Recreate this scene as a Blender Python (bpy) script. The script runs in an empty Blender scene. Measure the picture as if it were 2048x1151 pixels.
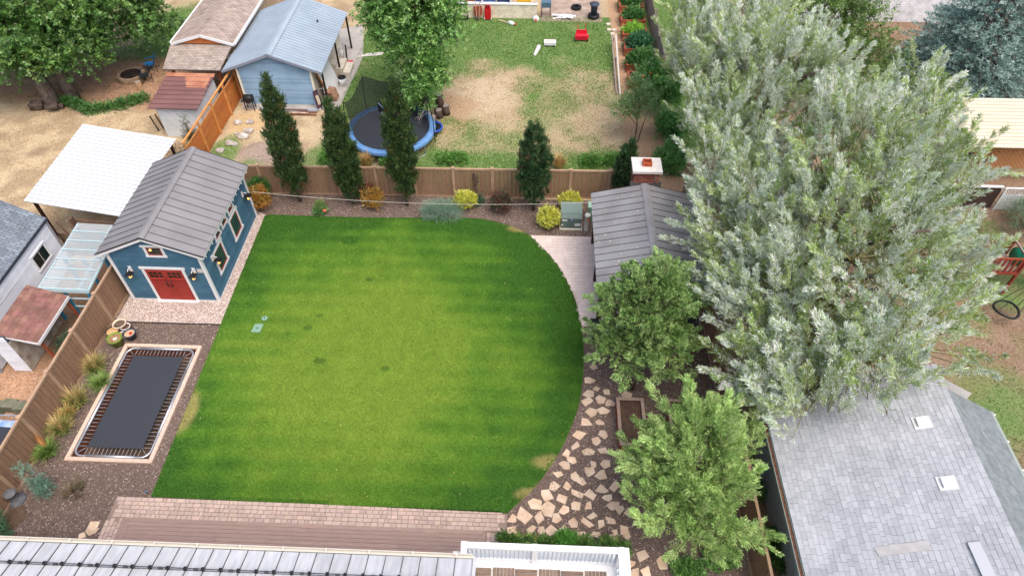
import bpy, math, random
import numpy as np
from mathutils import Vector, Matrix
random.seed(7); rng = np.random.default_rng(7)
R = math.radians
scene = bpy.context.scene; col = scene.collection

# ---------------------------------------------------------------- camera, sky, sun, exposure
CAM_H = 23.0; PITCH = 47.6; YAW = 2.2
cam_data = bpy.data.cameras.new('camera'); cam = bpy.data.objects.new('camera', cam_data); col.objects.link(cam)
cam.location = (0, 0, CAM_H); cam.rotation_euler = (R(90 - PITCH), 0, R(YAW))
cam_data.sensor_width = 36; cam_data.lens = 24.0; cam_data.clip_start = .1; cam_data.clip_end = 2000
scene.camera = cam

SUN_EL, SUN_AZ = 64, 140          # degrees above horizon, compass bearing clockwise from +Y
world = bpy.data.worlds.new('World'); scene.world = world; world.use_nodes = True
nt = world.node_tree
sky = nt.nodes.new('ShaderNodeTexSky'); sky.sky_type = 'NISHITA'; sky.sun_disc = False
sky.sun_elevation = R(SUN_EL); sky.sun_rotation = R(SUN_AZ)
sky.air_density = 1.0; sky.dust_density = 6.0; sky.ozone_density = 1.0
nt.links.new(sky.outputs[0], nt.nodes['Background'].inputs[0]); nt.nodes['Background'].inputs[1].default_value = .15
sl = bpy.data.lights.new('sun', 'SUN'); sl.energy = 1.25; sl.angle = R(55); sl.color = (1, .975, .935)
so = bpy.data.objects.new('sun', sl); col.objects.link(so)
_d = Vector((math.sin(R(SUN_AZ)) * math.cos(R(SUN_EL)), math.cos(R(SUN_AZ)) * math.cos(R(SUN_EL)), math.sin(R(SUN_EL))))
so.rotation_euler = (-_d).to_track_quat('-Z', 'Y').to_euler(); so.location = _d * 60
scene.view_settings.view_transform = 'Standard'; scene.view_settings.look = 'None'
scene.view_settings.gamma = 1; scene.view_settings.use_curve_mapping = False
scene.view_settings.exposure = 0.54
scene.render.engine = 'CYCLES'
scene.cycles.max_bounces = 6; scene.cycles.transparent_max_bounces = 8; scene.cycles.use_denoising = True

# ---------------------------------------------------------------- helpers
def c(r, g, b, k=1.0):
    f = lambda v: ((v / 255) / 12.92 if v / 255 <= .04045 else ((v / 255 + .055) / 1.055) ** 2.4) * k
    return (f(r), f(g), f(b))

_F = 2048 * 24 / 36; _p, _y = R(PITCH), R(YAW)
_fw = np.array([-math.sin(_y) * math.cos(_p), math.cos(_y) * math.cos(_p), -math.sin(_p)])
_rt = np.array([math.cos(_y), math.sin(_y), 0]); _up = np.cross(_rt, _fw)
def G(px, py, z=0.0):
    """survey helper: the spot at height z seen at photograph position (px, py)"""
    d = _fw + _rt * (px - 1024) / _F - _up * (py - 575.5) / _F
    p = np.array([0, 0, CAM_H]) + d * ((z - CAM_H) / d[2])
    return Vector((float(p[0]), float(p[1]), z))

WL = {}
def tag(o, label=None, cat=None, group=None, kind=None):
    if label: o['label'] = label
    if cat: o['category'] = cat
    if group: o['group'] = group
    if kind: o['kind'] = kind
    return o
def wl(o): return WL[o.name] if o is not None else Vector((0, 0, 0))
def thing(name, loc, label, cat, group=None):
    o = bpy.data.objects.new(name, None); col.objects.link(o); o.location = loc; o.empty_display_size = .2
    WL[o.name] = Vector(loc)
    return tag(o, label, cat, group)
def put(name, me, parent=None, loc=(0, 0, 0), rot=None, scale=None):
    """link a mesh; loc is in world space, parents are never rotated"""
    o = bpy.data.objects.new(name, me); col.objects.link(o)
    L = Vector(loc); WL[o.name] = L
    if parent is not None:
        o.parent = parent; o.location = L - wl(parent)
    else: o.location = L
    if rot is not None: o.rotation_euler = rot if hasattr(rot, '__len__') else (0, 0, rot)
    if scale is not None: o.scale = scale
    return o
def kids(o): return [x for x in scene.objects if x.parent == o]
def clone(o, loc, rz=0, label=None, parent=None, scale=None):
    """copy a thing with its parts and sub-parts"""
    n = o.copy(); col.objects.link(n); n.parent = parent
    if parent is None:
        n.location = loc; n.rotation_euler = (0, 0, rz); WL[n.name] = Vector(loc)
        if scale: n.scale = scale
        if label: n['label'] = label
    for k_ in CH.get(o.name, ()): clone(k_, None, parent=n)
    CH[n.name] = [x for x in ()]
    return n
CH = {}
def remember(o):
    """note a prototype's children so that clone() can copy them"""
    for x in list(bpy.data.objects):
        if x.parent == o:
            CH.setdefault(o.name, []).append(x); remember(x)

class MB:
    def __init__(s): s.v = []; s.f = []; s.m = []
    def add(s, vs, fs, mi=0):
        b = len(s.v); s.v += [tuple(v) for v in vs]
        for f in fs: s.f.append(tuple(b + i for i in f)); s.m.append(mi)
        return s
    def box(s, x0, x1, y0, y1, z0, z1, mi=0):
        return s.add([(x0, y0, z0), (x1, y0, z0), (x1, y1, z0), (x0, y1, z0), (x0, y0, z1), (x1, y0, z1), (x1, y1, z1), (x0, y1, z1)],
                     [(3, 2, 1, 0), (4, 5, 6, 7), (0, 1, 5, 4), (1, 2, 6, 5), (2, 3, 7, 6), (3, 0, 4, 7)], mi)
    def obox(s, cen, dim, rot=0, mi=0):
        M = Matrix.Rotation(rot, 3, 'Z') if not isinstance(rot, Matrix) else rot
        a, b, d = [q / 2 for q in dim]; cen = Vector(cen)
        vs = [cen + M @ Vector(p) for p in ((-a, -b, -d), (a, -b, -d), (a, b, -d), (-a, b, -d), (-a, -b, d), (a, -b, d), (a, b, d), (-a, b, d))]
        return s.add(vs, [(3, 2, 1, 0), (4, 5, 6, 7), (0, 1, 5, 4), (1, 2, 6, 5), (2, 3, 7, 6), (3, 0, 4, 7)], mi)
    def bar(s, p, q, w, h=None, mi=0, up=(0, 0, 1)):
        p, q = Vector(p), Vector(q); h = h or w; d = (q - p).normalized(); u = Vector(up)
        if abs(d.dot(u)) > .98: u = Vector((0, 1, 0))
        x = d.cross(u).normalized(); u = x.cross(d)
        o = [x * (-w / 2) - u * h / 2, x * w / 2 - u * h / 2, x * w / 2 + u * h / 2, x * (-w / 2) + u * h / 2]
        return s.add([p + k for k in o] + [q + k for k in o], [(0, 1, 2, 3)[::-1], (4, 5, 6, 7), (0, 1, 5, 4), (1, 2, 6, 5), (2, 3, 7, 6), (3, 0, 4, 7)], mi)
    def tube(s, pts, r, n=6, mi=0, closed=False):
        pts = [Vector(p) for p in pts]; N = len(pts); b = len(s.v)
        rs = r if hasattr(r, '__len__') else [r] * N
        x = None
        for i, p in enumerate(pts):
            a, e = pts[max(i - 1, 0)], pts[min(i + 1, N - 1)]
            if closed: a, e = pts[i - 1], pts[(i + 1) % N]
            d = (e - a).normalized()
            if x is None: x = d.orthogonal().normalized()
            else: x = (x - d * x.dot(d)).normalized()
            y = d.cross(x)
            for k in range(n):
                t = 2 * math.pi * k / n; s.v.append(tuple(p + (x * math.cos(t) + y * math.sin(t)) * rs[i]))
        for i in range(N if closed else N - 1):
            j = (i + 1) % N
            for k in range(n):
                s.f.append((b + i * n + k, b + i * n + (k + 1) % n, b + j * n + (k + 1) % n, b + j * n + k)); s.m.append(mi)
        if not closed:
            s.f.append(tuple(b + k for k in range(n))[::-1]); s.m.append(mi)
            s.f.append(tuple(b + (N - 1) * n + k for k in range(n))); s.m.append(mi)
        return s
    def lathe(s, prof, cen=(0, 0, 0), n=20, mi=0, close=False):
        b = len(s.v); cx, cy, cz = cen
        for r, z in prof:
            for k in range(n):
                t = 2 * math.pi * k / n; s.v.append((cx + r * math.cos(t), cy + r * math.sin(t), cz + z))
        for i in range(len(prof) - 1):
            for k in range(n):
                s.f.append((b + i * n + k, b + i * n + (k + 1) % n, b + (i + 1) * n + (k + 1) % n, b + (i + 1) * n + k)); s.m.append(mi)
        if close:
            s.f.append(tuple(b + k for k in range(n))[::-1]); s.m.append(mi)
            s.f.append(tuple(b + (len(prof) - 1) * n + k for k in range(n))); s.m.append(mi)
        return s
    def prism(s, poly, z0, z1, mi=0):
        n = len(poly)
        return s.add([(x, y, z0) for x, y in poly] + [(x, y, z1) for x, y in poly],
                     [tuple(range(n))[::-1], tuple(range(n, 2 * n))] + [(i, (i + 1) % n, n + (i + 1) % n, n + i) for i in range(n)], mi)
    def slab(s, a, b, d, e, t, mi=0):
        """four top corners (counter-clockwise seen from outside) and a thickness"""
        a, b, d, e = map(Vector, (a, b, d, e)); nrm = (b - a).cross(e - a).normalized() * t
        return s.add([a - nrm, b - nrm, d - nrm, e - nrm, a, b, d, e], [(3, 2, 1, 0), (4, 5, 6, 7), (0, 1, 5, 4), (1, 2, 6, 5), (2, 3, 7, 6), (3, 0, 4, 7)], mi)
    def ball(s, cen, r, n=8, m=5, mi=0):
        prof = [(max(math.sin(math.pi * i / m), .001) , -math.cos(math.pi * i / m)) for i in range(m + 1)]
        rx, ry, rz = (r, r, r) if not hasattr(r, '__len__') else r
        b = len(s.v)
        for q, z in prof:
            for k in range(n):
                t = 2 * math.pi * k / n; s.v.append((cen[0] + rx * q * math.cos(t), cen[1] + ry * q * math.sin(t), cen[2] + rz * z))
        for i in range(m):
            for k in range(n):
                s.f.append((b + i * n + k, b + i * n + (k + 1) % n, b + (i + 1) * n + (k + 1) % n, b + (i + 1) * n + k)); s.m.append(mi)
        return s
    def mesh(s, name, mats, off=(0, 0, 0), smooth=False):
        me = bpy.data.meshes.new(name)
        me.from_pydata([(x - off[0], y - off[1], z - off[2]) for x, y, z in s.v], [], s.f)
        for m in (mats if isinstance(mats, (list, tuple)) else [mats]): me.materials.append(m)
        if any(s.m): me.polygons.foreach_set('material_index', s.m)
        if smooth: me.polygons.foreach_set('use_smooth', [True] * len(me.polygons))
        me.validate(); me.update()
        return me
    def build(s, name, mats, parent=None, smooth=False):
        base = wl(parent)
        return put(name, s.mesh(name, mats, base, smooth), parent, base)

def mat(name, a, rough=.8, metal=0, spec=.3, b=None, ns=3.0, var=0.0, bump=0.0, bs=40.0, emit=None, es=0.0, stretch=None, dirt=0.0, detail=5.0, mixlo=.35, mixhi=.65):
    """procedural surface: two colours mixed by noise, piece-to-piece variation, fine relief"""
    m = bpy.data.materials.new(name); m.use_nodes = True; N = m.node_tree.nodes; L = m.node_tree.links
    P = N['Principled BSDF']; P.inputs['Roughness'].default_value = rough; P.inputs['Metallic'].default_value = metal
    P.inputs['Specular IOR Level'].default_value = spec
    geo = N.new('ShaderNodeNewGeometry'); pos = geo.outputs['Position']
    if stretch:
        vm = N.new('ShaderNodeVectorMath'); vm.operation = 'MULTIPLY'; L.new(pos, vm.inputs[0]); vm.inputs[1].default_value = stretch; pos = vm.outputs[0]
    rgb = N.new('ShaderNodeMix'); rgb.data_type = 'RGBA'; rgb.inputs[6].default_value = (*a, 1); rgb.inputs[7].default_value = (*(b or a), 1)
    nz = N.new('ShaderNodeTexNoise'); nz.inputs['Scale'].default_value = ns; nz.inputs['Detail'].default_value = detail; L.new(pos, nz.inputs['Vector'])
    mr = N.new('ShaderNodeMapRange'); mr.inputs[1].default_value = mixlo; mr.inputs[2].default_value = mixhi; L.new(nz.outputs[0], mr.inputs[0]); L.new(mr.outputs[0], rgb.inputs[0])
    out = rgb.outputs[2]
    if var:
        oi = N.new('ShaderNodeObjectInfo'); ad = N.new('ShaderNodeMath'); ad.operation = 'ADD'; L.new(oi.outputs['Random'], ad.inputs[0]); L.new(geo.outputs['Random Per Island'], ad.inputs[1])
        fr = N.new('ShaderNodeMath'); fr.operation = 'FRACT'; L.new(ad.outputs[0], fr.inputs[0])
        m2 = N.new('ShaderNodeMapRange'); m2.inputs[3].default_value = 1 - var; m2.inputs[4].default_value = 1 + var; L.new(fr.outputs[0], m2.inputs[0])
        hs = N.new('ShaderNodeHueSaturation'); L.new(m2.outputs[0], hs.inputs['Value']); L.new(out, hs.inputs['Color'])
        m3 = N.new('ShaderNodeMath'); m3.operation = 'MULTIPLY'; m3.inputs[1].default_value = 7.31; L.new(fr.outputs[0], m3.inputs[0])
        f2 = N.new('ShaderNodeMath'); f2.operation = 'FRACT'; L.new(m3.outputs[0], f2.inputs[0])
        m4 = N.new('ShaderNodeMapRange'); m4.inputs[3].default_value = .5 - var * .05; m4.inputs[4].default_value = .5 + var * .05; L.new(f2.outputs[0], m4.inputs[0]); L.new(m4.outputs[0], hs.inputs['Hue'])
        out = hs.outputs[0]
    if dirt:
        n2 = N.new('ShaderNodeTexNoise'); n2.inputs['Scale'].default_value = .9; n2.inputs['Detail'].default_value = 8; L.new(geo.outputs['Position'], n2.inputs['Vector'])
        md = N.new('ShaderNodeMapRange'); md.inputs[1].default_value = .42; md.inputs[2].default_value = .72; md.inputs[3].default_value = 1; md.inputs[4].default_value = 1 - dirt; L.new(n2.outputs[0], md.inputs[0])
        h2 = N.new('ShaderNodeHueSaturation'); L.new(md.outputs[0], h2.inputs['Value']); L.new(out, h2.inputs['Color']); out = h2.outputs[0]
    L.new(out, P.inputs['Base Color'])
    if bump:
        nb = N.new('ShaderNodeTexNoise'); nb.inputs['Scale'].default_value = bs; nb.inputs['Detail'].default_value = 4; L.new(pos, nb.inputs['Vector'])
        bp = N.new('ShaderNodeBump'); bp.inputs['Strength'].default_value = bump; bp.inputs['Distance'].default_value = .02; L.new(nb.outputs[0], bp.inputs['Height']); L.new(bp.outputs[0], P.inputs['Normal'])
    if emit:
        P.inputs['Emission Color'].default_value = (*emit, 1); P.inputs['Emission Strength'].default_value = es
    return m

def attr_mat(name, rough=.9, nfine=18.0, amt=.35, bump=.6, spec=.15):
    """ground surface: colour from the mesh's own colour layer plus fine grain"""
    m = bpy.data.materials.new(name); m.use_nodes = True; N = m.node_tree.nodes; L = m.node_tree.links
    P = N['Principled BSDF']; P.inputs['Roughness'].default_value = rough; P.inputs['Specular IOR Level'].default_value = spec
    at = N.new('ShaderNodeAttribute'); at.attribute_name = 'col'; geo = N.new('ShaderNodeNewGeometry')
    nz = N.new('ShaderNodeTexNoise'); nz.inputs['Scale'].default_value = nfine; nz.inputs['Detail'].default_value = 7; nz.inputs['Roughness'].default_value = .7; L.new(geo.outputs['Position'], nz.inputs['Vector'])
    mr = N.new('ShaderNodeMapRange'); mr.inputs[1].default_value = .3; mr.inputs[2].default_value = .7; mr.inputs[3].default_value = 1 - amt; mr.inputs[4].default_value = 1 + amt; L.new(nz.outputs[0], mr.inputs[0])
    hs = N.new('ShaderNodeHueSaturation'); L.new(at.outputs['Color'], hs.inputs['Color']); L.new(mr.outputs[0], hs.inputs['Value']); L.new(hs.outputs[0], P.inputs['Base Color'])
    bp = N.new('ShaderNodeBump'); bp.inputs['Strength'].default_value = bump; bp.inputs['Distance'].default_value = .03; L.new(nz.outputs[0], bp.inputs['Height']); L.new(bp.outputs[0], P.inputs['Normal'])
    return m

def leaf_mat(name, trans=.3, gloss=.06, rough=.45):
    m = bpy.data.materials.new(name); m.use_nodes = True; N = m.node_tree.nodes; L = m.node_tree.links
    N.remove(N['Principled BSDF']); at = N.new('ShaderNodeAttribute'); at.attribute_name = 'col'
    df = N.new('ShaderNodeBsdfDiffuse'); tr = N.new('ShaderNodeBsdfTranslucent'); gl = N.new('ShaderNodeBsdfGlossy'); gl.inputs['Roughness'].default_value = rough
    L.new(at.outputs['Color'], df.inputs['Color']); L.new(at.outputs['Color'], tr.inputs['Color'])
    m1 = N.new('ShaderNodeMixShader'); m1.inputs[0].default_value = trans; L.new(df.outputs[0], m1.inputs[1]); L.new(tr.outputs[0], m1.inputs[2])
    m2 = N.new('ShaderNodeMixShader'); m2.inputs[0].default_value = gloss; L.new(m1.outputs[0], m2.inputs[1]); L.new(gl.outputs[0], m2.inputs[2])
    L.new(m2.outputs[0], N['Material Output'].inputs['Surface'])
    return m

def brick_mat(name, a, b, mortar, w, h, rough=.85, rot=(0, 0, 0), msize=.012, bump=.5, axis='XY', spec=.2):
    """fine shingle / block pattern for surfaces too far off to pick the pieces apart"""
    m = bpy.data.materials.new(name); m.use_nodes = True; N = m.node_tree.nodes; L = m.node_tree.links
    P = N['Principled BSDF']; P.inputs['Roughness'].default_value = rough; P.inputs['Specular IOR Level'].default_value = spec
    geo = N.new('ShaderNodeNewGeometry'); mp = N.new('ShaderNodeMapping'); mp.inputs['Rotation'].default_value = rot; L.new(geo.outputs['Position'], mp.inputs['Vector'])
    br = N.new('ShaderNodeTexBrick'); L.new(mp.outputs[0], br.inputs['Vector'])
    br.inputs['Color1'].default_value = (*a, 1); br.inputs['Color2'].default_value = (*b, 1); br.inputs['Mortar'].default_value = (*mortar, 1)
    br.inputs['Scale'].default_value = 1; br.inputs['Mortar Size'].default_value = msize; br.inputs['Brick Width'].default_value = w; br.inputs['Row Height'].default_value = h
    nz = N.new('ShaderNodeTexNoise'); nz.inputs['Scale'].default_value = 2.5; nz.inputs['Detail'].default_value = 8; L.new(geo.outputs['Position'], nz.inputs['Vector'])
    mr = N.new('ShaderNodeMapRange'); mr.inputs[1].default_value = .3; mr.inputs[2].default_value = .7; mr.inputs[3].default_value = .8; mr.inputs[4].default_value = 1.2; L.new(nz.outputs[0], mr.inputs[0])
    hs = N.new('ShaderNodeHueSaturation'); L.new(br.outputs['Color'], hs.inputs['Color']); L.new(mr.outputs[0], hs.inputs['Value']); L.new(hs.outputs[0], P.inputs['Base Color'])
    bp = N.new('ShaderNodeBump'); bp.inputs['Strength'].default_value = bump; bp.inputs['Distance'].default_value = .01; bp.invert = True; L.new(br.outputs['Fac'], bp.inputs['Height']); L.new(bp.outputs[0], P.inputs['Normal'])
    return m

def raw_mesh(name, V, F, m, colour=None, smooth=False):
    """mesh from numpy arrays; F is (n, 3) or (n, 4); colour is one RGB per vertex"""
    V = np.asarray(V, np.float32); F = np.asarray(F, np.int32); k = F.shape[1]
    me = bpy.data.meshes.new(name); me.vertices.add(len(V)); me.vertices.foreach_set('co', V.ravel())
    me.loops.add(F.size); me.loops.foreach_set('vertex_index', F.ravel())
    me.polygons.add(len(F)); me.polygons.foreach_set('loop_start', np.arange(len(F), dtype=np.int32) * k)
    try: me.polygons.foreach_set('loop_total', np.full(len(F), k, np.int32))
    except Exception: pass
    me.materials.append(m)
    if colour is not None:
        at = me.attributes.new('col', 'FLOAT_COLOR', 'POINT'); cc = np.ones((len(V), 4), np.float32); cc[:, :3] = np.clip(colour, 0.002, .95); at.data.foreach_set('color', cc.ravel())
    me.update(calc_edges=True)
    if smooth: me.polygons.foreach_set('use_smooth', np.ones(len(F), bool))
    return me

_ng = rng.random((8, 64, 64))
def vnoise(x, y, s=1.0, k=0):
    x = np.asarray(x) / s + 17.3 * (k + 1); y = np.asarray(y) / s + 9.1 * (k + 1)
    xi, yi = np.floor(x).astype(int), np.floor(y).astype(int); fx, fy = x - xi, y - yi; fx = fx * fx * (3 - 2 * fx); fy = fy * fy * (3 - 2 * fy)
    g_ = _ng[k % 8]; q = lambda a, b: g_[a % 64, b % 64]
    return (q(xi, yi) * (1 - fx) + q(xi + 1, yi) * fx) * (1 - fy) + (q(xi, yi + 1) * (1 - fx) + q(xi + 1, yi + 1) * fx) * fy
def fbm(x, y, s=1.0, k=0, o=4): return sum(vnoise(x, y, s / 2 ** i, k + i) * .5 ** i for i in range(o)) / sum(.5 ** i for i in range(o))
def sst(a, b, x): t = np.clip((x - a) / (b - a), 0, 1); return t * t * (3 - 2 * t)
def inpoly(x, y, poly):
    x = np.asarray(x); y = np.asarray(y); r = np.zeros(x.shape, bool); n = len(poly)
    for i in range(n):
        x0, y0 = poly[i]; x1, y1 = poly[(i + 1) % n]
        if y0 == y1: continue
        r ^= ((y0 > y) != (y1 > y)) & (x < (x1 - x0) * (y - y0) / (y1 - y0) + x0)
    return r
def unit(v): return v / np.maximum(np.linalg.norm(v, axis=-1, keepdims=True), 1e-9)
def catmull(P, n=8):
    P = [np.array(p, float) for p in P]; out = []
    for i in range(len(P) - 1):
        p0, p1, p2, p3 = P[max(i - 1, 0)], P[i], P[i + 1], P[min(i + 2, len(P) - 1)]
        for t in np.arange(n) / n: out.append(tuple(.5 * (2 * p1 + (p2 - p0) * t + (2 * p0 - 5 * p1 + 4 * p2 - p3) * t * t + (3 * p1 - p0 - 3 * p2 + p3) * t ** 3)))
    out.append(tuple(P[-1])); return out

LEAF = leaf_mat('leaf'); GRASS = leaf_mat('grass_blade', .25, .02); WAXY = leaf_mat('waxy_leaf', .2, .04, .4); CHIP = leaf_mat('wood_chip', .0, .01); FROND = leaf_mat('pale_leaf', .32, .03)

def leaves_mesh(name, m, p, d, s, L, W, colr, off=(0, 0, 0), mid=.45):
    """one pointed leaf per row: base p, direction d, sideways s"""
    N = len(p); V = np.empty((N, 3, 3), np.float32); L = np.broadcast_to(np.asarray(L, float), (N,))[:, None]; W = np.broadcast_to(np.asarray(W, float), (N,))[:, None]
    V[:, 0] = p + d * L * .2 - s * W / 2; V[:, 1] = p + d * L * .2 + s * W / 2; V[:, 2] = p + d * L * 1.1
    V -= np.array(off, np.float32)
    return raw_mesh(name, V.reshape(-1, 3), np.arange(N * 3).reshape(N, 3), m, np.repeat(np.asarray(colr, np.float32), 3, axis=0))

def foliage(name, parent, m, lobes, clumps, per, cr, sl, k, L, W, pal, up=.4, out=.7, wind=(0, 0, 0), droop=.0, spread=.35, ang=50, shell=.5, stem=None, low=-.75, cvar=.18, lvar=.15, wts=None, seed=None, dirfn=None, flatn=.5, limbs=0, trunk=None, bark=None, limb_r=.03, cj=.35, jit=.22):
    """crown of leafy shoots in clumps spread through the given ellipsoids"""
    g_ = np.random.default_rng(seed if seed is not None else rng.integers(1 << 30))
    lob = np.array(lobes, float); w = (lob[:, 3] * lob[:, 4] * lob[:, 5]) ** (2 / 3); w /= w.sum()
    li = g_.choice(len(lob), clumps, p=w); u = unit(g_.normal(size=(clumps, 3))); u[:, 2] = np.where(u[:, 2] < low, -u[:, 2], u[:, 2]); u = unit(u)
    r = shell + (1 - shell) * g_.random(clumps) ** .7
    cc = lob[li, :3] + u * r[:, None] * lob[li, 3:]
    ci = np.repeat(np.arange(clumps), per); n = len(ci)
    b = cc[ci] + g_.normal(size=(n, 3)) * cr
    o = unit((b - lob[li[ci], :3]) / lob[li[ci], 3:])
    d = out * o + np.array([0, 0, up]) + np.array(wind) + spread * g_.normal(size=(n, 3)) + (cj * g_.normal(size=(clumps, 3)))[ci]
    if dirfn is not None: d = d + dirfn(b)
    d = unit(d)
    si = np.repeat(np.arange(n), k); t = np.tile((np.arange(k) + .6) / k, n) ; t = t + g_.normal(size=t.shape) * .03
    sll = sl * (.6 + .8 * g_.random(n)); dn = np.array([0, 0, -1.])
    P = b[si] + d[si] * (sll[si] * t)[:, None] + dn * (droop * sll[si] * t * t)[:, None]
    T = unit(d[si] + dn * (2 * droop * t)[:, None])
    nr = unit(g_.normal(size=(n, 3)) * flatn + np.array([0, 0, 1.]))[si]
    side = unit(np.cross(T, nr)); sg = np.where(np.tile(np.arange(k), n) % 2 == 0, 1., -1.)[:, None]
    ca, sa = math.cos(R(ang)), math.sin(R(ang))
    ld = unit(T * ca + side * sg * sa + jit * g_.normal(size=T.shape))
    nn = unit(np.cross(side, T) + .45 * g_.normal(size=T.shape)); s = unit(np.cross(ld, nn))
    LL = L * (.65 + .6 * g_.random(len(P))) * (1 - .35 * np.abs(t - .45)); WW = W * LL / L
    pal = np.array(pal, float); cb = g_.choice(len(pal), clumps, p=wts); lb = g_.choice(len(pal), len(P), p=wts)
    idx = np.where(g_.random(len(P)) < .7, cb[ci[si]], lb)
    cv = 1 + cvar * g_.normal(size=clumps)
    C = pal[idx] * (np.clip(cv, .55, 1.6)[ci[si]] * (1 + lvar * g_.normal(size=len(P))).clip(.5, 1.7))[:, None]
    if stem is not None:
        P = np.vstack([P, b]); ld = np.vstack([ld, d]); s = np.vstack([s, unit(np.cross(d, g_.normal(size=d.shape)))]); LL = np.r_[LL, sll * .95]; WW = np.r_[WW, np.full(n, .018)]; C = np.vstack([C, np.tile(np.array(stem), (n, 1))])
    off = wl(parent)
    f = put(name, leaves_mesh(name, m, P, ld, s, LL, WW, C, off), parent, off)
    if limbs and trunk:
        mb = MB(); T0 = [Vector(q) for q in trunk]
        for j in g_.choice(clumps, min(limbs, clumps), replace=False):
            e = Vector(cc[j]); 
            hs = [q for q in T0 if q.z < e.z - .25] or [T0[0]]
            a = min(hs, key=lambda q: (q - e).length * (1 + .15 * random.random()))
            md = a.lerp(e, .5) + Vector((random.uniform(-.1, .1), random.uniform(-.1, .1), .08)) * (e - a).length
            mb.tube([a, md, e], [limb_r * 1.5, limb_r, limb_r * .35], 5)
        mb.build('branches', bark, parent, True)
    return f

def plumes(name, parent, m, lobes, count, n, plen, rad, sl, k, L, W, pal, up=.5, out=.6, cj=.25, dirfn=None, ang=36, r0=.3, r1=.75, seed=0, wts=None, stem=None, trunk=None, bark=None, limb_r=.02, droop=.1, jit=.14, low=-.35, pvar=.12, lvar=.12, curl=.12, link=1.0, flare=.7):
    """crown of upswept sprays: each spray is a twig with leafy shoots along it, joined to the trunk by a limb"""
    g_ = np.random.default_rng(seed); lob = np.array(lobes, float); w = (lob[:, 3] * lob[:, 4] * lob[:, 5]) ** (2 / 3); w /= w.sum(); Z = np.array([0, 0, 1.])
    li = g_.choice(len(lob), count, p=w); u = unit(g_.normal(size=(count, 3))); u[:, 2] = np.where(u[:, 2] < low, -u[:, 2], u[:, 2]); u = unit(u)
    bp = lob[li, :3] + u * (r0 + (r1 - r0) * g_.random(count) ** .6)[:, None] * lob[li, 3:]
    a = out * u + up * Z + cj * g_.normal(size=(count, 3))
    if dirfn is not None: a = a + dirfn(bp)
    a = unit(a); pl = plen * (.6 + .8 * g_.random(count)); bend = unit(np.cross(a, g_.normal(size=a.shape))) * (curl * pl)[:, None]
    ci = np.repeat(np.arange(count), n); N = len(ci); s = g_.random(N) ** .75; e = unit(np.cross(a[ci], g_.normal(size=(N, 3))))
    b = bp[ci] + a[ci] * (pl[ci] * s)[:, None] + bend[ci] * (s * s)[:, None] + e * (rad * (1.05 - .8 * s) * g_.random(N))[:, None]
    d = unit(a[ci] + e * (flare * (1 - s) + .12)[:, None] + 2 * bend[ci] / pl[ci][:, None] * s[:, None] + .1 * g_.normal(size=(N, 3))); sll = sl * (1.15 - .55 * s) * (.75 + .5 * g_.random(N))
    si = np.repeat(np.arange(N), k); t = np.tile((np.arange(k) + .5) / k, N) + .02 * g_.normal(size=N * k)
    P = b[si] + d[si] * (sll[si] * t)[:, None] - Z * (droop * sll[si] * t * t)[:, None]; T = unit(d[si] - Z * (2 * droop * t)[:, None])
    nr = unit(.6 * g_.normal(size=(N, 3)) + Z)[si]; side = unit(np.cross(T, nr)); sg = np.where(np.tile(np.arange(k), N) % 2 == 0, 1., -1.)[:, None]
    ld = unit(T * math.cos(R(ang)) + side * sg * math.sin(R(ang)) + jit * g_.normal(size=T.shape)); nn = unit(np.cross(side, T) + .35 * g_.normal(size=T.shape)); sd = unit(np.cross(ld, nn))
    LL = L * (.7 + .5 * g_.random(len(P))) * (1.1 - .5 * np.abs(t - .4)); WW = W * LL / L
    pal = np.array(pal, float); cb = g_.choice(len(pal), count, p=wts); lb = g_.choice(len(pal), len(P), p=wts); idx = np.where(g_.random(len(P)) < .5, cb[ci[si]], lb)
    C = pal[idx] * (np.clip(1 + pvar * g_.normal(size=count), .6, 1.5)[ci[si]] * (1 + lvar * g_.normal(size=len(P))).clip(.5, 1.6))[:, None]
    if stem is not None:
        P = np.vstack([P, b]); ld = np.vstack([ld, d]); sd = np.vstack([sd, unit(np.cross(d, g_.normal(size=d.shape)))]); LL = np.r_[LL, sll * .95]; WW = np.r_[WW, np.full(N, .016)]; C = np.vstack([C, np.tile(np.array(stem), (N, 1))])
    off = wl(parent); f = put(name, leaves_mesh(name, m, P, ld, sd, LL, WW, C, off), parent, off)
    if trunk:
        mb = MB(); T0 = [Vector(q) for q in trunk]
        for j in range(count):
            p = Vector(bp[j]); tip = Vector(bp[j] + a[j] * pl[j] * .9 + bend[j] * .8); md = Vector(bp[j] + a[j] * pl[j] * .45 + bend[j] * .2)
            if g_.random() < link:
                hs = [q for q in T0 if q.z < p.z - .15] or [T0[0]]; q = min(hs, key=lambda q: (q - p).length + .3 * random.random()); m2 = q.lerp(p, .55) + Vector((0, 0, -.06 * (p - q).length)); mb.tube([q, m2, p, md, tip], [limb_r * 2.2, limb_r * 1.6, limb_r, limb_r * .6, limb_r * .2], 5)
            else: mb.tube([p, md, tip], [limb_r, limb_r * .6, limb_r * .2], 4)
        mb.build('branches', bark, parent, True)
    return f

def trunk_part(parent, pts, rads, m, name='trunk', n=8): return MB().tube(pts, rads, n).build(name, m, parent, True)

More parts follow.
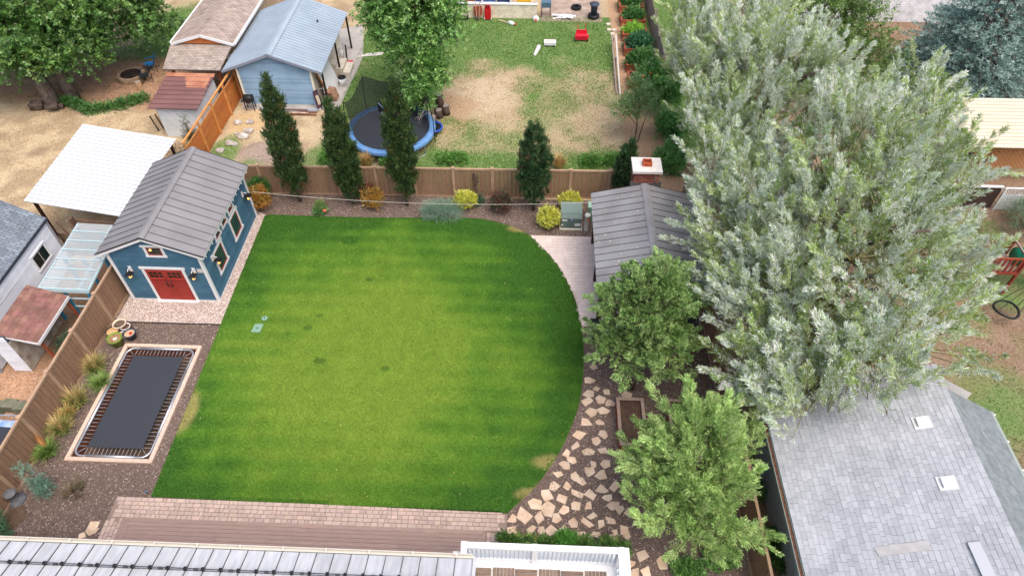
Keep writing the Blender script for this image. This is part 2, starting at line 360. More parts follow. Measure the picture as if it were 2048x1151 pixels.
def blades(parent, name, cx, cy, n, h, spr, colors, m=None, z=0.0, w=.012, lean=(0, 0), plume=None, rad=.12):
    """a tuft of arching grass blades"""
    a = rng.random(n) * 2 * math.pi; q = rng.random(n) ** .7; dirx, diry = np.cos(a), np.sin(a)
    b = np.stack([cx + dirx * q * rad, cy + diry * q * rad, np.full(n, z)], 1)
    hh = h * (.55 + .55 * rng.random(n)); sp = spr * q * (.5 + rng.random(n))
    mid = b + np.stack([dirx * sp * .35 + lean[0] * .3, diry * sp * .35 + lean[1] * .3, hh * .6], 1)
    tip = b + np.stack([dirx * sp + lean[0], diry * sp + lean[1], hh * (1 - .35 * q * rng.random(n))], 1)
    sd = np.stack([-diry, dirx, np.zeros(n)], 1) * w
    V = np.stack([b - sd / 2, b + sd / 2, mid + sd / 2, mid - sd / 2, mid - sd / 2, mid + sd / 2, tip + sd * .1, tip - sd * .1], 1)
    cols = np.array(colors, float); ci = rng.integers(0, len(cols), n); C = cols[ci] * (.75 + .5 * rng.random(n))[:, None]
    CC = np.repeat(C[:, None, :], 8, 1).copy()
    if plume is not None:
        k = rng.random(n) < .55; CC[k, 4:] = np.array(plume) * (.8 + .4 * rng.random((k.sum(), 1, 1))); CC[k, 2:4] = .5 * CC[k, 2:4] + .5 * np.array(plume)
    F = (np.arange(n)[:, None, None] * 8 + np.array([[0, 1, 2, 3], [4, 5, 6, 7]])[None]).reshape(-1, 4)
    off = wl(parent)
    return put(name, raw_mesh(name, V.reshape(-1, 3) - np.array(off), F, m or GRASS, CC.reshape(-1, 3)), parent, off)
# ---------------------------------------------------------------- ground
def soft(x, y, cx, cy, rx, ry, n=.35):
    q = np.hypot((x - cx) / rx, (y - cy) / ry) + n * (fbm(x, y, 1.6, 2) - .5) * 2
    return 1 - sst(.65, 1.15, q)
STRAW = np.array(c(188, 168, 137)); STRAW2 = np.array(c(154, 134, 108)); DIRT = np.array(c(140, 112, 90)); GREEN = np.array(c(104, 140, 74)); GREEN2 = np.array(c(82, 122, 58)); TAN = np.array(c(176, 158, 128)); CHIPS = np.array(c(176, 140, 112)); PINK = np.array(c(186, 168, 142)); DRY = np.array(c(140, 118, 100))
def mix(a, b, t): return a * (1 - t[..., None]) + b * t[..., None]
def green_amount(x, y):
    """how much living grass stands at a spot outside the main yard"""
    n = fbm(x, y, 2.2, 1); n2 = fbm(x, y, .7, 3)
    back = ((x > -11.8) & (x < 5.2) & (y > 27.5) & (y < 47.3)).astype(float)
    gback = back * np.clip(.33 + .75 * sst(38.5, 42.5, y + 2.5 * (n - .5)) + .7 * (n - .5) + .9 * (n2 - .5) - .6 * soft(x, y, -3.2, 36.4, 3.0, 2.8) - .3 * soft(x, y, 2.8, 33.8, 3.4, 3.2) + .75 * soft(x, y, -3.5, 29.3, 5.5, 1.9) + .8 * soft(x, y, 3.6, 29.6, 2.6, 2.2) + .9 * soft(x, y, -9.2, 36.5, 3, 4.5) + .35 * soft(x, y, .6, 36.0, 2.2, 2.6) + .8 * soft(x, y, -10.6, 30, 1.5, 1.8), 0, 1)
    gl = .95 * soft(x, y, -25.0, 44.5, 3.0, 4.2, .15) + .75 * soft(x, y, -20.8, 47.5, 1.5, 1.8) + .55 * soft(x, y, -27, 41, 3, 1.2)
    gs = .8 * soft(x, y, -17.2, 30.6, .9, 1.7) + .7 * soft(x, y, -15.8, 29.0, 1.6, .8) + .75 * soft(x, y, -11.6, 30.2, 1.3, 2.0)
    gr = .5 * soft(x, y, 18.8, 15.6, 2.0, 2.2) + .55 * soft(x, y, 21.6, 21.8, 2.4, 1.2) + .5 * soft(x, y, 21.5, 26.0, 2.0, 1.2) + .3 * sst(.5, .7, n) * (x > 8)
    gw = .95 * ((x > 7.7) & (x < 13) & (y > 31)).astype(float)
    return np.clip(np.maximum.reduce([gback, np.where(x < -18.8, gl, 0), np.where((x > -19) & (x < -10.5) & (y > 27.5) & (y < 36), gs, 0), np.where((x > 8) & (y < 29), gr, 0), gw]), 0, 1)
def ground_col(x, y):
    n = fbm(x, y, 3.0, 0); n2 = fbm(x, y, .8, 4); n3 = fbm(x, y, .3, 6)
    base = mix(STRAW, STRAW2, np.clip(sst(.38, .62, n2) * .75 + sst(.45, .7, n) * .4 + .7 * (n3 - .5), 0, 1))
    bk = (x > -12) & (x < 8.2) & (y > 27.5)
    tan = mix(TAN, STRAW2, np.clip(.15 + .7 * (n2 - .4) + .5 * (n3 - .5), 0, 1)); base = np.where(bk[..., None], tan, base)
    base = mix(base, PINK, .8 * soft(x, y, -3.0, 37.0, 1.9, 2.4) * bk); base = mix(base, np.array(c(168, 140, 112)), .8 * soft(x, y, -4.9, 34.8, 1.5, 2.2) * bk)
    rt = (x > 8.2) & (y < 80); base = np.where(rt[..., None], mix(DRY, DIRT * .8, np.clip(1.4 * (n2 - .35) + .8 * (n3 - .5), 0, 1)), base)
    pit = ((x < -18.9) & (y > 34.2) & (y < 40.7) & (x > -34)).astype(float) * sst(34.2, 35.4, y + .3 * (x + 25) * .2 + (n2 - .5)); base = mix(base, mix(CHIPS, DIRT, np.clip(1.6 * (n3 - .3), 0, 1)), .9 * pit)
    base = mix(base, DIRT * .75, .75 * (soft(x, y, -31.5, 29.8, .7, .45) + .6 * soft(x, y, -27.5, 30.2, .5, .4) + .6 * soft(x, y, -29.4, 36, 1.6, 1.2)).clip(0, 1) * (x < -18.5))
    base = mix(base, np.array(c(158, 140, 128)), .9 * soft(x, y, -14.7, 30.5, 1.9, 1.7) * ((y > 27.5) & (y < 34)))
    base = mix(base, STRAW * np.array([1.0, .92, .78]), .8 * soft(x, y, -16.6, 33.6, 1.6, 1.2) * (x > -19))
    st = ((x > -22) & (x < -18.1) & (y < 21.8)).astype(float); base = mix(base, mix(CHIPS * 1.15, CHIPS * .8, np.clip(1.8 * (n3 - .25), 0, 1)), st); base = mix(base, DIRT * .7, st * sst(15.2, 16.6, y + (n2 - .5)) * .85)
    base = mix(base, CHIPS * .95, .8 * ((x > 5.2) & (x < 8.2) & (y > 27.5) & (y < 52)).astype(float))
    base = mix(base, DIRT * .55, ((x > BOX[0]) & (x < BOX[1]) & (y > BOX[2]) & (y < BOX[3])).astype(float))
    g_ = green_amount(x, y)
    return mix(base, mix(GREEN2, GREEN, np.clip(1.5 * (n2 - .25), 0, 1)), np.clip(g_ * 1.15, 0, 1) * .82)
BOX = (-17.03, -13.75, 11.68, 17.12)          # timber frame round the sunken trampoline
INN = (BOX[0] + .1, BOX[1] - .1, BOX[2] + .1, BOX[3] - .1)
xs = np.r_[-400, -200, -100, -70, np.arange(-46, 46.01, .25), 70, 100, 200, 400, INN[0] - .03, INN[0] - .02, INN[1] + .02, INN[1] + .03]; ys = np.r_[-300, -100, -30, np.arange(2, 56.01, .25), 75, 100, 200, 500, INN[2] - .03, INN[2] - .02, INN[3] + .02, INN[3] + .03]; xs.sort(); ys.sort()
X, Y = np.meshgrid(xs, ys); nx, ny = len(xs), len(ys); ii = (np.arange(ny - 1)[:, None] * nx + np.arange(nx - 1)[None]).ravel()
Z = np.where((X < -12) & (Y > 28), .28 * soft(X, Y, -14.7, 30.4, 1.7, 1.5, .2), 0)
Z = np.where((X > INN[0] - .025) & (X < INN[1] + .025) & (Y > INN[2] - .025) & (Y < INN[3] + .025), -.62, Z)      # the pit under the sunken trampoline
gm = raw_mesh('ground', np.stack([X, Y, Z], -1).reshape(-1, 3), np.stack([ii, ii + 1, ii + nx + 1, ii + nx], 1), attr_mat('bare_ground', amt=.4, nfine=9), ground_col(X, Y).reshape(-1, 3), True)
tag(put('ground', gm), kind='structure')

# the main yard: mulch bed, lawn, gravel
LAWN = [(-13.27, 10.42), (-13.33, 15), (-13.4, 20), (-13.45, 25.38)] + catmull([(-13.2, 25.5), (-10, 25.46), (-7, 25.5), (-4.11, 25.62), (-2.6, 25.58), (-1.57, 25.32), (-.75, 24.95), (-.06, 24.45), (.9, 23.15), (1.62, 21.75), (2.1, 20.1), (2.32, 18.4), (2.3, 16.5), (2.05, 14.8), (1.5, 13.2), (.9, 12.05), (.3, 11.2), (-.55, 10.3)], 6)
GRAVEL = [(-18.02, 18.32), (-13.35, 18.38), (-13.42, 20.5), (-13.45, 25.5), (-14.1, 25.8), (-18.02, 25.8)]
mulch_m = mat('mulch_soil', c(122, 106, 98), b=c(94, 80, 73), ns=22, rough=.95, bump=.8, bs=55, spec=.1)
mb = MB(); BI = (BOX[0] + .05, BOX[1] - .05, BOX[2] + .05, BOX[3] - .05)
for x0, x1, y0, y1 in ((-18.1, BI[0], 3, 27.25), (BI[1], 7.55, 3, 27.25), (BI[0], BI[1], 3, BI[2]), (BI[0], BI[1], BI[3], 27.25)): mb.add([(x0, y0, .004), (x1, y0, .004), (x1, y1, .004), (x0, y1, .004)], [(0, 1, 2, 3)])
tag(mb.build('mulch_bed', mulch_m), kind='structure')

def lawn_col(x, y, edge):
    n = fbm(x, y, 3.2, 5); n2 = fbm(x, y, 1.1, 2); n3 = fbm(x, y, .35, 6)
    stripe = .5 + .5 * np.sin(y * 2 * math.pi / .86 + .6 * np.sin(x * .35))  # mower stripes: shading of leaning blades, put into the colour
    cen = np.clip(1.25 - np.hypot((x + 6.9) / 6.7, (y - 17.2) / 7.4), 0, 1)  # darker edges: partly richer grass, partly soft tree shade in the colour
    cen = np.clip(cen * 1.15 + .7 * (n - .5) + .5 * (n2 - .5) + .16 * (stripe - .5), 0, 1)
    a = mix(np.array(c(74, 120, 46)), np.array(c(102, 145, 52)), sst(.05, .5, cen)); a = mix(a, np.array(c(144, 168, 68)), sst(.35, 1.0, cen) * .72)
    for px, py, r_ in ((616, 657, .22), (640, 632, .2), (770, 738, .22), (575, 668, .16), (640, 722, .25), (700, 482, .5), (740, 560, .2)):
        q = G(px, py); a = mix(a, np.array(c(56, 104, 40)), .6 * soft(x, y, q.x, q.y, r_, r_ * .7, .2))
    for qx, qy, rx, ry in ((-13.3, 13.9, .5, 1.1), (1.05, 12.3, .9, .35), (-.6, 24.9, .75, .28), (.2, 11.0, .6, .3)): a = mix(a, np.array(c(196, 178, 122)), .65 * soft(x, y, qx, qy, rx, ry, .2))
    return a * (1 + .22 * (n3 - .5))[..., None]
lx = np.arange(-13.6, 2.5, .16); ly = np.arange(10.2, 25.8, .16)
lawn = MB().prism(LAWN, .006, .034)
poly = np.array(LAWN)
LP = np.stack(np.meshgrid(lx, ly), -1).reshape(-1, 2); kp = inpoly(LP[:, 0], LP[:, 1], LAWN)
# lawn sheet: the outlined rim plus a fine grid that carries turf colour patches and painted-in edge shade
gx0, gy0 = np.meshgrid(lx, ly); ins = inpoly(gx0, gy0, LAWN); nxl = len(lx)
cell = ins[:-1, :-1] & ins[1:, :-1] & ins[:-1, 1:] & ins[1:, 1:]; b0 = len(lawn.v); iy, ix = np.nonzero(cell)
lawn.v += [(float(a_), float(b_), .038) for a_, b_ in zip(gx0.ravel(), gy0.ravel())]
lawn.f += [(b0 + int(p_) * nxl + int(q_), b0 + int(p_) * nxl + int(q_) + 1, b0 + (int(p_) + 1) * nxl + int(q_) + 1, b0 + (int(p_) + 1) * nxl + int(q_)) for p_, q_ in zip(iy, ix)]; lawn.m += [0] * len(iy)
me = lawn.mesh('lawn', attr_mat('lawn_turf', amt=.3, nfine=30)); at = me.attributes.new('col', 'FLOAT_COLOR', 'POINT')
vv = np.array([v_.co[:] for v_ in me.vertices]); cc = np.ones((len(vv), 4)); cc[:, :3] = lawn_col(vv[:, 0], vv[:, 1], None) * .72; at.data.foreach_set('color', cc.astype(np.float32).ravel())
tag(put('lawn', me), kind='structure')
def scatter(poly, dens, holes=()):
    P = np.array(poly); x0, y0 = P.min(0); x1, y1 = P.max(0); n = int((x1 - x0) * (y1 - y0) * dens)
    x = rng.uniform(x0, x1, n); y = rng.uniform(y0, y1, n); k = inpoly(x, y, poly)
    for h in holes: k &= ~inpoly(x, y, h)
    return x[k], y[k]
def turf(name, x, y, C, h, w, z, label, lean=None, jit=.6, rv=.56):
    n = len(x); a = rng.random(n) * 6.283; t = jit * rng.random(n); d = np.stack([np.cos(a) * t, np.sin(a) * t, np.ones(n)], 1)
    if lean is not None: d[:, 1] += lean
    d = unit(d); s = unit(np.cross(d, rng.normal(size=(n, 3)))); p = np.stack([x, y, np.full(n, z)], 1); hh = (h * (.6 + .7 * rng.random(n)))[:, None]
    V = np.stack([p - s * w / 2, p + s * w / 2, p + d * hh], 1); Cc = np.repeat((C * (1 - rv / 2 + rv * rng.random((n, 1))))[:, None, :], 3, 1)
    o = put(name, raw_mesh(name, V.reshape(-1, 3), np.arange(n * 3).reshape(n, 3), GRASS, Cc.reshape(-1, 3))); return tag(o, label, 'grass', kind='stuff')
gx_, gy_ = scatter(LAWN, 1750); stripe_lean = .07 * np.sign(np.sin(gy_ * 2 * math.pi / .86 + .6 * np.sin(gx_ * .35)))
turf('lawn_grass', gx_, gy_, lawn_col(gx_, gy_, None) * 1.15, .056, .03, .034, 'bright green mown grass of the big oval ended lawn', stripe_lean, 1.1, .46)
# rough grass of the neighbouring yards
def rough(x0, x1, y0, y1, dens):
    n = int((x1 - x0) * (y1 - y0) * dens); x = rng.uniform(x0, x1, n); y = rng.uniform(y0, y1, n); g_ = green_amount(x, y); k = rng.random(n) < np.clip(g_, .0, 1); return x[k], y[k], g_[k]
for nm, lab, area, dn in (('yard_grass', 'patchy green and straw grass of the yard behind the brown fence', (-11.8, 5.2, 27.6, 47.3), 340), ('weed_grass', 'green weeds beside the cedar fence and the soil mound', (-18.6, -11.8, 27.6, 36), 200), ('path_grass', 'green grass by the brick path behind the maple', (-29, -19, 39.5, 52), 160), ('side_grass', 'thin green grass around the swing in the right hand yard', (8, 24, 12, 29), 90), ('willow_grass', 'green grass behind the pale willows', (7.8, 13, 31, 52), 160)):
    x, y, g_ = rough(*area, dn); C = mix(np.array(c(120, 150, 75)), np.array(c(70, 122, 48)), fbm(x, y, 1.3, 2)); turf(nm, x, y, C * 1.1, .08, .045, 0, lab, jit=1.5, rv=.35)
def dry(name, lab, x0, x1, y0, y1, dens, test, cols):
    n = int((x1 - x0) * (y1 - y0) * dens); x = rng.uniform(x0, x1, n); y = rng.uniform(y0, y1, n); k = test(x, y) & (rng.random(n) < sst(.3, .6, fbm(x, y, .6, 1))); x, y = x[k], y[k]
    C = np.array(cols)[rng.integers(0, len(cols), len(x))]; turf(name, x, y, C, .07, .035, 0, lab, jit=2.6, rv=.3)
dry('straw_grass', 'dry straw coloured grass of the far left yard', -40, -18.6, 22, 36, 110, lambda x, y: ~((x > -23.4) & (y < 29)), [c(212, 186, 144), c(182, 150, 108), c(150, 120, 86)])
dry('parched_grass', 'parched tan grass in the middle of the back yard', -11, 5.2, 28, 41, 150, lambda x, y: green_amount(x, y) < .75, [c(200, 180, 140), c(170, 146, 106), c(140, 118, 86)])
dry('brown_grass', 'brown dried grass round the playset', 13, 26, 10, 29, 110, lambda x, y: green_amount(x, y) < .6, [c(164, 140, 118), c(136, 112, 94), c(108, 90, 76)])

def flakes(name, x, y, z, L, W, cols, lab, cat, tilt=.25):
    n = len(x); a = rng.random(n) * 6.283; d = unit(np.stack([np.cos(a), np.sin(a), tilt * rng.normal(size=n)], 1)); s = unit(np.cross(d, np.array([0, 0, 1.]) + tilt * rng.normal(size=(n, 3))))
    C = np.array(cols)[rng.integers(0, len(cols), n)] * (.7 + .6 * rng.random((n, 1)))
    Ls = L * (.5 + rng.random(n)); o = put(name, leaves_mesh(name, CHIP, np.stack([x, y, z + .012 * rng.random(n)], 1), d, s, Ls, W * (.6 + .8 * rng.random(n)), C)); return tag(o, lab, cat, kind='stuff')
HB = [(BOX[0], BOX[2]), (BOX[1], BOX[2]), (BOX[1], BOX[3]), (BOX[0], BOX[3])]; PATIO = [(-14.52, 3), (-14.5, 10.4), (-.55, 10.28), (-.76, 3)]; PAVED = [(.1, 24.55), (7.5, 24.55), (7.5, 18.85), (2.3, 18.85)]
YARD = [(-18.05, 7.5), (7.5, 7.5), (7.5, 27.2), (-18.05, 27.2)]
x, y = scatter(YARD, 420, (LAWN, GRAVEL, HB, PATIO, PAVED))
flakes('mulch_chips', x, y, .008, .075, .03, [c(148, 129, 119), c(120, 103, 94), c(100, 84, 77), c(152, 134, 124), c(90, 75, 68), c(132, 113, 104), c(110, 93, 85), c(124, 105, 97), c(184, 168, 158)], 'dark reddish brown bark mulch of the garden beds', 'mulch')
x, y = scatter([(-21.7, 8), (-18.25, 8), (-18.25, 15.8), (-21.7, 15.8)], 160); flakes('wood_chips', x, y, .004, .1, .04, [c(206, 170, 146), c(180, 142, 116), c(150, 114, 92)], 'tan wood chips beyond the left fence', 'wood chips')
x, y = scatter([(-31, 35), (-19, 35), (-19, 40.6), (-31, 40.6)], 60); flakes('bark_chips', x, y, .004, .14, .06, [c(190, 150, 122), c(160, 122, 98), c(130, 96, 78)], 'brown bark chips around the fire pit', 'bark')
pm = mat('pebble_bed', c(190, 172, 160), b=c(150, 132, 122), ns=30, bump=.8, bs=60)
tag(MB().prism(GRAVEL, .005, .012).build('gravel_strip', pm), kind='structure')
x, y = scatter(GRAVEL, 1100, ([(-17.75, 19.66), (-13.84, 19.66), (-13.84, 25.4), (-17.75, 25.4)],)); n = len(x)
oc = np.array([[1, 0, 0], [0, 1, 0], [-1, 0, 0], [0, -1, 0], [0, 0, .6], [0, 0, -.6]]); fc = np.array([[0, 1, 4], [1, 2, 4], [2, 3, 4], [3, 0, 4]])
a = rng.random(n) * 6.28; sz = .018 + .02 * rng.random(n); V = oc[None] * sz[:, None, None] * (.75 + .5 * rng.random((n, 6, 1))); ca, sa = np.cos(a)[:, None], np.sin(a)[:, None]
V = np.stack([V[..., 0] * ca - V[..., 1] * sa + x[:, None], V[..., 0] * sa + V[..., 1] * ca + y[:, None], V[..., 2] + .016], -1)
C = np.array([c(200, 186, 178), c(182, 164, 154), c(164, 142, 132), c(212, 202, 196), c(138, 120, 114)])[rng.integers(0, 5, n)]
tag(put('pebbles', raw_mesh('pebbles', V.reshape(-1, 3), (np.arange(n)[:, None, None] * 6 + fc[None]).reshape(-1, 3), CHIP, np.repeat(C, 6, 0))), 'pinkish white pebbles around the blue shed', 'pebbles', kind='stuff')
edging = mat('black_edging', c(38, 36, 36))
o = MB().box(-18.02, -13.33, 18.30, 18.335, 0, .05).build('bed_edging', edging); tag(o, 'thin black edging between pebbles and bark mulch', 'edging')
# lawn rim of bare grey soil along the curve
tag(MB().tube([(x_, y_, .012) for x_, y_ in LAWN[4:]], .025, 5).build('lawn_edging', mat('edge_soil', c(128, 108, 98), b=c(100, 84, 76), ns=12)), 'narrow grey soil edge curving around the lawn', 'edging')

# ---------------------------------------------------------------- pavers, deck, flagstones
pav = mat('paver', c(194, 170, 156), b=c(184, 164, 156), ns=5, var=.13, rough=.85, bump=.3, bs=90)
pav2 = mat('pale_paver', c(218, 202, 194), b=c(206, 190, 184), ns=2, var=.06, rough=.85, bump=.3, bs=90)
joint = mat('paver_joint', c(142, 124, 114))
def paver_sizes(w, m, g=.006): return [MB().add([(-q + g, -w / 2 + g, 0), (q - g, -w / 2 + g, 0), (q - g, w / 2 - g, 0), (-q + g, w / 2 - g, 0), (-q + g * 1.8, -w / 2 + g * 1.8, .028), (q - g * 1.8, -w / 2 + g * 1.8, .028), (q - g * 1.8, w / 2 - g * 1.8, .028), (-q + g * 1.8, w / 2 - g * 1.8, .028)], [(4, 5, 6, 7), (0, 1, 5, 4), (1, 2, 6, 5), (2, 3, 7, 6), (3, 0, 4, 7)]).mesh('paver', m) for q in (w / 2, w * .75, w)]
patio = tag(MB().add([(-14.52, 7.2, .006), (-.6, 7.2, .006), (-.55, 10.28, .006), (-14.5, 10.4, .006)], [(0, 1, 2, 3)]).build('patio', joint), kind='structure')
def lay(parent, sizes, w, x0, x1, y0, y1, ok, z=.006, vert=False, limit=10 ** 9):
    k = 0; v = y0 + w / 2
    while v < y1:
        u = x0 - random.random() * .2
        while u < x1:
            q = random.choice((0, 1, 1, 2)); ww = (w, w * 1.5, w * 2)[q]; px, py = (u + ww / 2, v) if not vert else (v, u + ww / 2)
            if ok(px, py, ww):
                put('paver', sizes[q], parent, (px, py, z), (0, 0, 0 if not vert else math.pi / 2)); k += 1
            u += ww
        v += w
    return k
S1 = paver_sizes(.15, pav)
lay(patio, S1, .15, -14.5, -.55, 9.63, 10.40, lambda x, y, w: x - w / 2 > -14.52 and x + w / 2 < -.56)
lay(patio, S1, .15, 7.3, 9.62, -14.5, -13.92, lambda x, y, w: y + w / 2 < 9.63, vert=True)
lay(patio, S1, .15, 7.3, 9.62, -1.24, -.72, lambda x, y, w: y + w / 2 < 9.63, vert=True)
path = tag(MB().prism([(-.05, 24.52), (7.5, 24.52), (7.5, 18.85), (2.3, 18.85), (1.9, 20.4), (1.0, 22.6)], .005, .007).build('pavilion_paving', mat('pale_joint', c(192, 175, 168))), kind='structure')
S2 = paver_sizes(.2, pav2, .002); ok2 = lambda x, y, w: (not bool(inpoly(np.array([x]), np.array([y]), LAWN)[0])) and x > .05 + (24.5 - y) * .33 - .1
lay(path, S2, .2, -.1, 3.3, 18.87, 24.5, ok2, .007)
mb = MB()
for i in range(16):
    for j in range(23): mb.box(3.42 + i * .255 + .006, 3.42 + (i + 1) * .255 - .006, 18.88 + j * .244 + .006, 18.88 + (j + 1) * .244 - .006, .007, .034)
tag(mb.build('paver_field', pav2, path), kind='stuff')

deckm = mat('deck_board', c(168, 142, 132), b=c(152, 128, 120), ns=3, stretch=(1, 14, 14), var=.07, rough=.7, bump=.15, bs=30)
deck = thing('deck', (-7.6, 8.5, 0), 'low brown composite deck between the paver strip and the foreground roof', 'deck')
MB().box(-13.86, -1.3, 5.2, 9.55, .0, .075).build('deck_frame', mat('deck_frame', c(70, 56, 50)), deck)
def board(x0, x1, y0, y1): MB().box(x0 + .003, x1 - .003, y0 + .004, y1 - .004, .08, .106).build('deck_board', deckm, deck)
for k in range(2):
    o_ = k * .145
    MB().prism([(-13.9 + o_, 5.2), (-13.76 + o_, 5.2), (-13.76 + o_, 9.46 - o_), (-13.9 + o_, 9.6 - o_)], .08, .106).build('deck_board', deckm, deck)
    MB().prism([(-1.26 - o_, 5.2), (-1.26 - o_, 9.6 - o_), (-1.4 - o_, 9.46 - o_), (-1.4 - o_, 5.2)], .08, .106).build('deck_board', deckm, deck)
for k, cuts in enumerate(((-9.9, -6.0), (-7.4,), (-8.6, -3.0), (-7.9,), (-10.4, -4.2), (-7.9,), (-6.2,), (-7.9,), (-9,), (-7.9,), (-5,), (-8,), (-6.3,), (-7.9,), (-9.1,), (-7.9,))):
    y1 = 9.61 - k * .145; e_ = .145 * min(k, 2); pts_ = [-13.9 + e_, *cuts, -1.26 - e_]
    for i_, (u, v) in enumerate(zip(pts_[:-1], pts_[1:])):
        a_ = .14 if (k < 2 and i_ == 0) else .003; b_ = .14 if (k < 2 and i_ == len(pts_) - 2) else .003
        MB().prism([(u + .003, y1 - .004), (u + a_, y1 - .141), (v - b_, y1 - .141), (v - .003, y1 - .004)], .08, .106).build('deck_board', deckm, deck)

stone_m = mat('flagstone', c(222, 200, 178), b=c(204, 174, 146), ns=2.2, var=.13, rough=.85, bump=.35, bs=25)
flag = tag(MB().add([(-.4, 7.2, .0055), (7.4, 7.2, .0055), (7.4, 18.7, .0055), (2.6, 18.7, .0055), (2.45, 14.5, .0055), (.6, 10.9, .0055)], [(0, 1, 2, 3, 4, 5)]).build('flagstone_path', mulch_m), kind='structure')
ST = [(1195, 30, 1.25), (1375, 30, .8), (1325, 85, .95), (1155, 125, .95), (1255, 165, 1.1), (1378, 155, .85), (1085, 180, .95), (1125, 235, .9), (1068, 272, 1.05), (1295, 272, .75), (1395, 262, .95), (1262, 318, 1), (1018, 345, .85), (1145, 362, .9), (1358, 350, .95), (1202, 405, .95), (980, 435, 1), (1095, 440, .8), (1365, 458, 1.1), (1465, 437, .95), (922, 508, 1.15), (1165, 500, 1), (1277, 515, 1.05), (1058, 533, 1.05), (1408, 530, .8), (838, 582, 1.15), (938, 625, 1.3), (1068, 630, 1), (1152, 595, 1), (1262, 600, .85), (1455, 590, .95), (1512, 632, .8), (745, 672, 1.35), (868, 692, 1.1), (1005, 698, .85), (1285, 675, .85), (1248, 733, 1.05), (1138, 738, .9), (1353, 740, .95), (1435, 710, .9), (655, 700, .85), (652, 778, .95), (800, 785, .9), (880, 787, .7), (968, 787, .95), (1055, 790, 1), (1205, 825, .95), (1318, 825, .95), (1272, 850, .75), (1470, 810, .6), (1455, 855, .95), (1545, 785, .9), (1590, 650, .9), (1690, 985, 1.15), (1560, 830, .8), (1840, 1060, 1.1), (1625, 1130, 1), (1705, 1110, 1), (1585, 1060, .9)]
ST2 = [(510, 520, 1), (570, 585, .7), (505, 625, .95), (500, 690, 1.25), (600, 672, .9), (640, 610, .8), (675, 700, 1), (525, 765, 1.15), (625, 762, 1), (485, 850, 1.15), (595, 852, .9), (540, 412, .8), (812, 640, .95), (520, 320, .7)]
def stone_at(q, s):
    n = random.choice((4, 4, 5, 5)); a0 = random.random() * 6.28; r_ = .2 * s
    pl = []
    for i in range(n):
        a_ = a0 + (i + random.uniform(-.28, .28)) * 2 * math.pi / n; rr = r_ * random.uniform(.74, 1.32); pl.append((rr * math.cos(a_) * 1.05, rr * math.sin(a_)))
    # chipped edge: an extra point on every side
    pl2 = []
    for i in range(n):
        p0, p1 = pl[i], pl[(i + 1) % n]; t = random.uniform(.35, .65); k_ = random.uniform(.97, 1.06); pl2 += [p0, ((p0[0] * (1 - t) + p1[0] * t) * k_, (p0[1] * (1 - t) + p1[1] * t) * k_)]
    m_ = MB(); nn = len(pl2); top = .03 + random.uniform(-.006, .01)
    m_.add([(x_, y_, -.02) for x_, y_ in pl2] + [(x_, y_, top - .008) for x_, y_ in pl2] + [(x_ * .95, y_ * .95, top) for x_, y_ in pl2], [tuple(range(2 * nn, 3 * nn))] + [(i, (i + 1) % nn, nn + (i + 1) % nn, nn + i) for i in range(nn)] + [(nn + i, nn + (i + 1) % nn, 2 * nn + (i + 1) % nn, 2 * nn + i) for i in range(nn)])
    put('flagstone', m_.mesh('flagstone', stone_m), flag, (q.x, q.y, 0))
for zx, zy, s in ST: stone_at(G(860 + zx / 3.97, 861 + zy / 3.97), s)
for zx, zy, s in ST2: stone_at(G(1050 + zx / 3.97, 630 + zy / 3.97), s)
for px, py, s in ((186, 1050, 1.0), (182, 1062, 1.1), (166, 1070, .6)):
    stone_at(G(px, py), s)
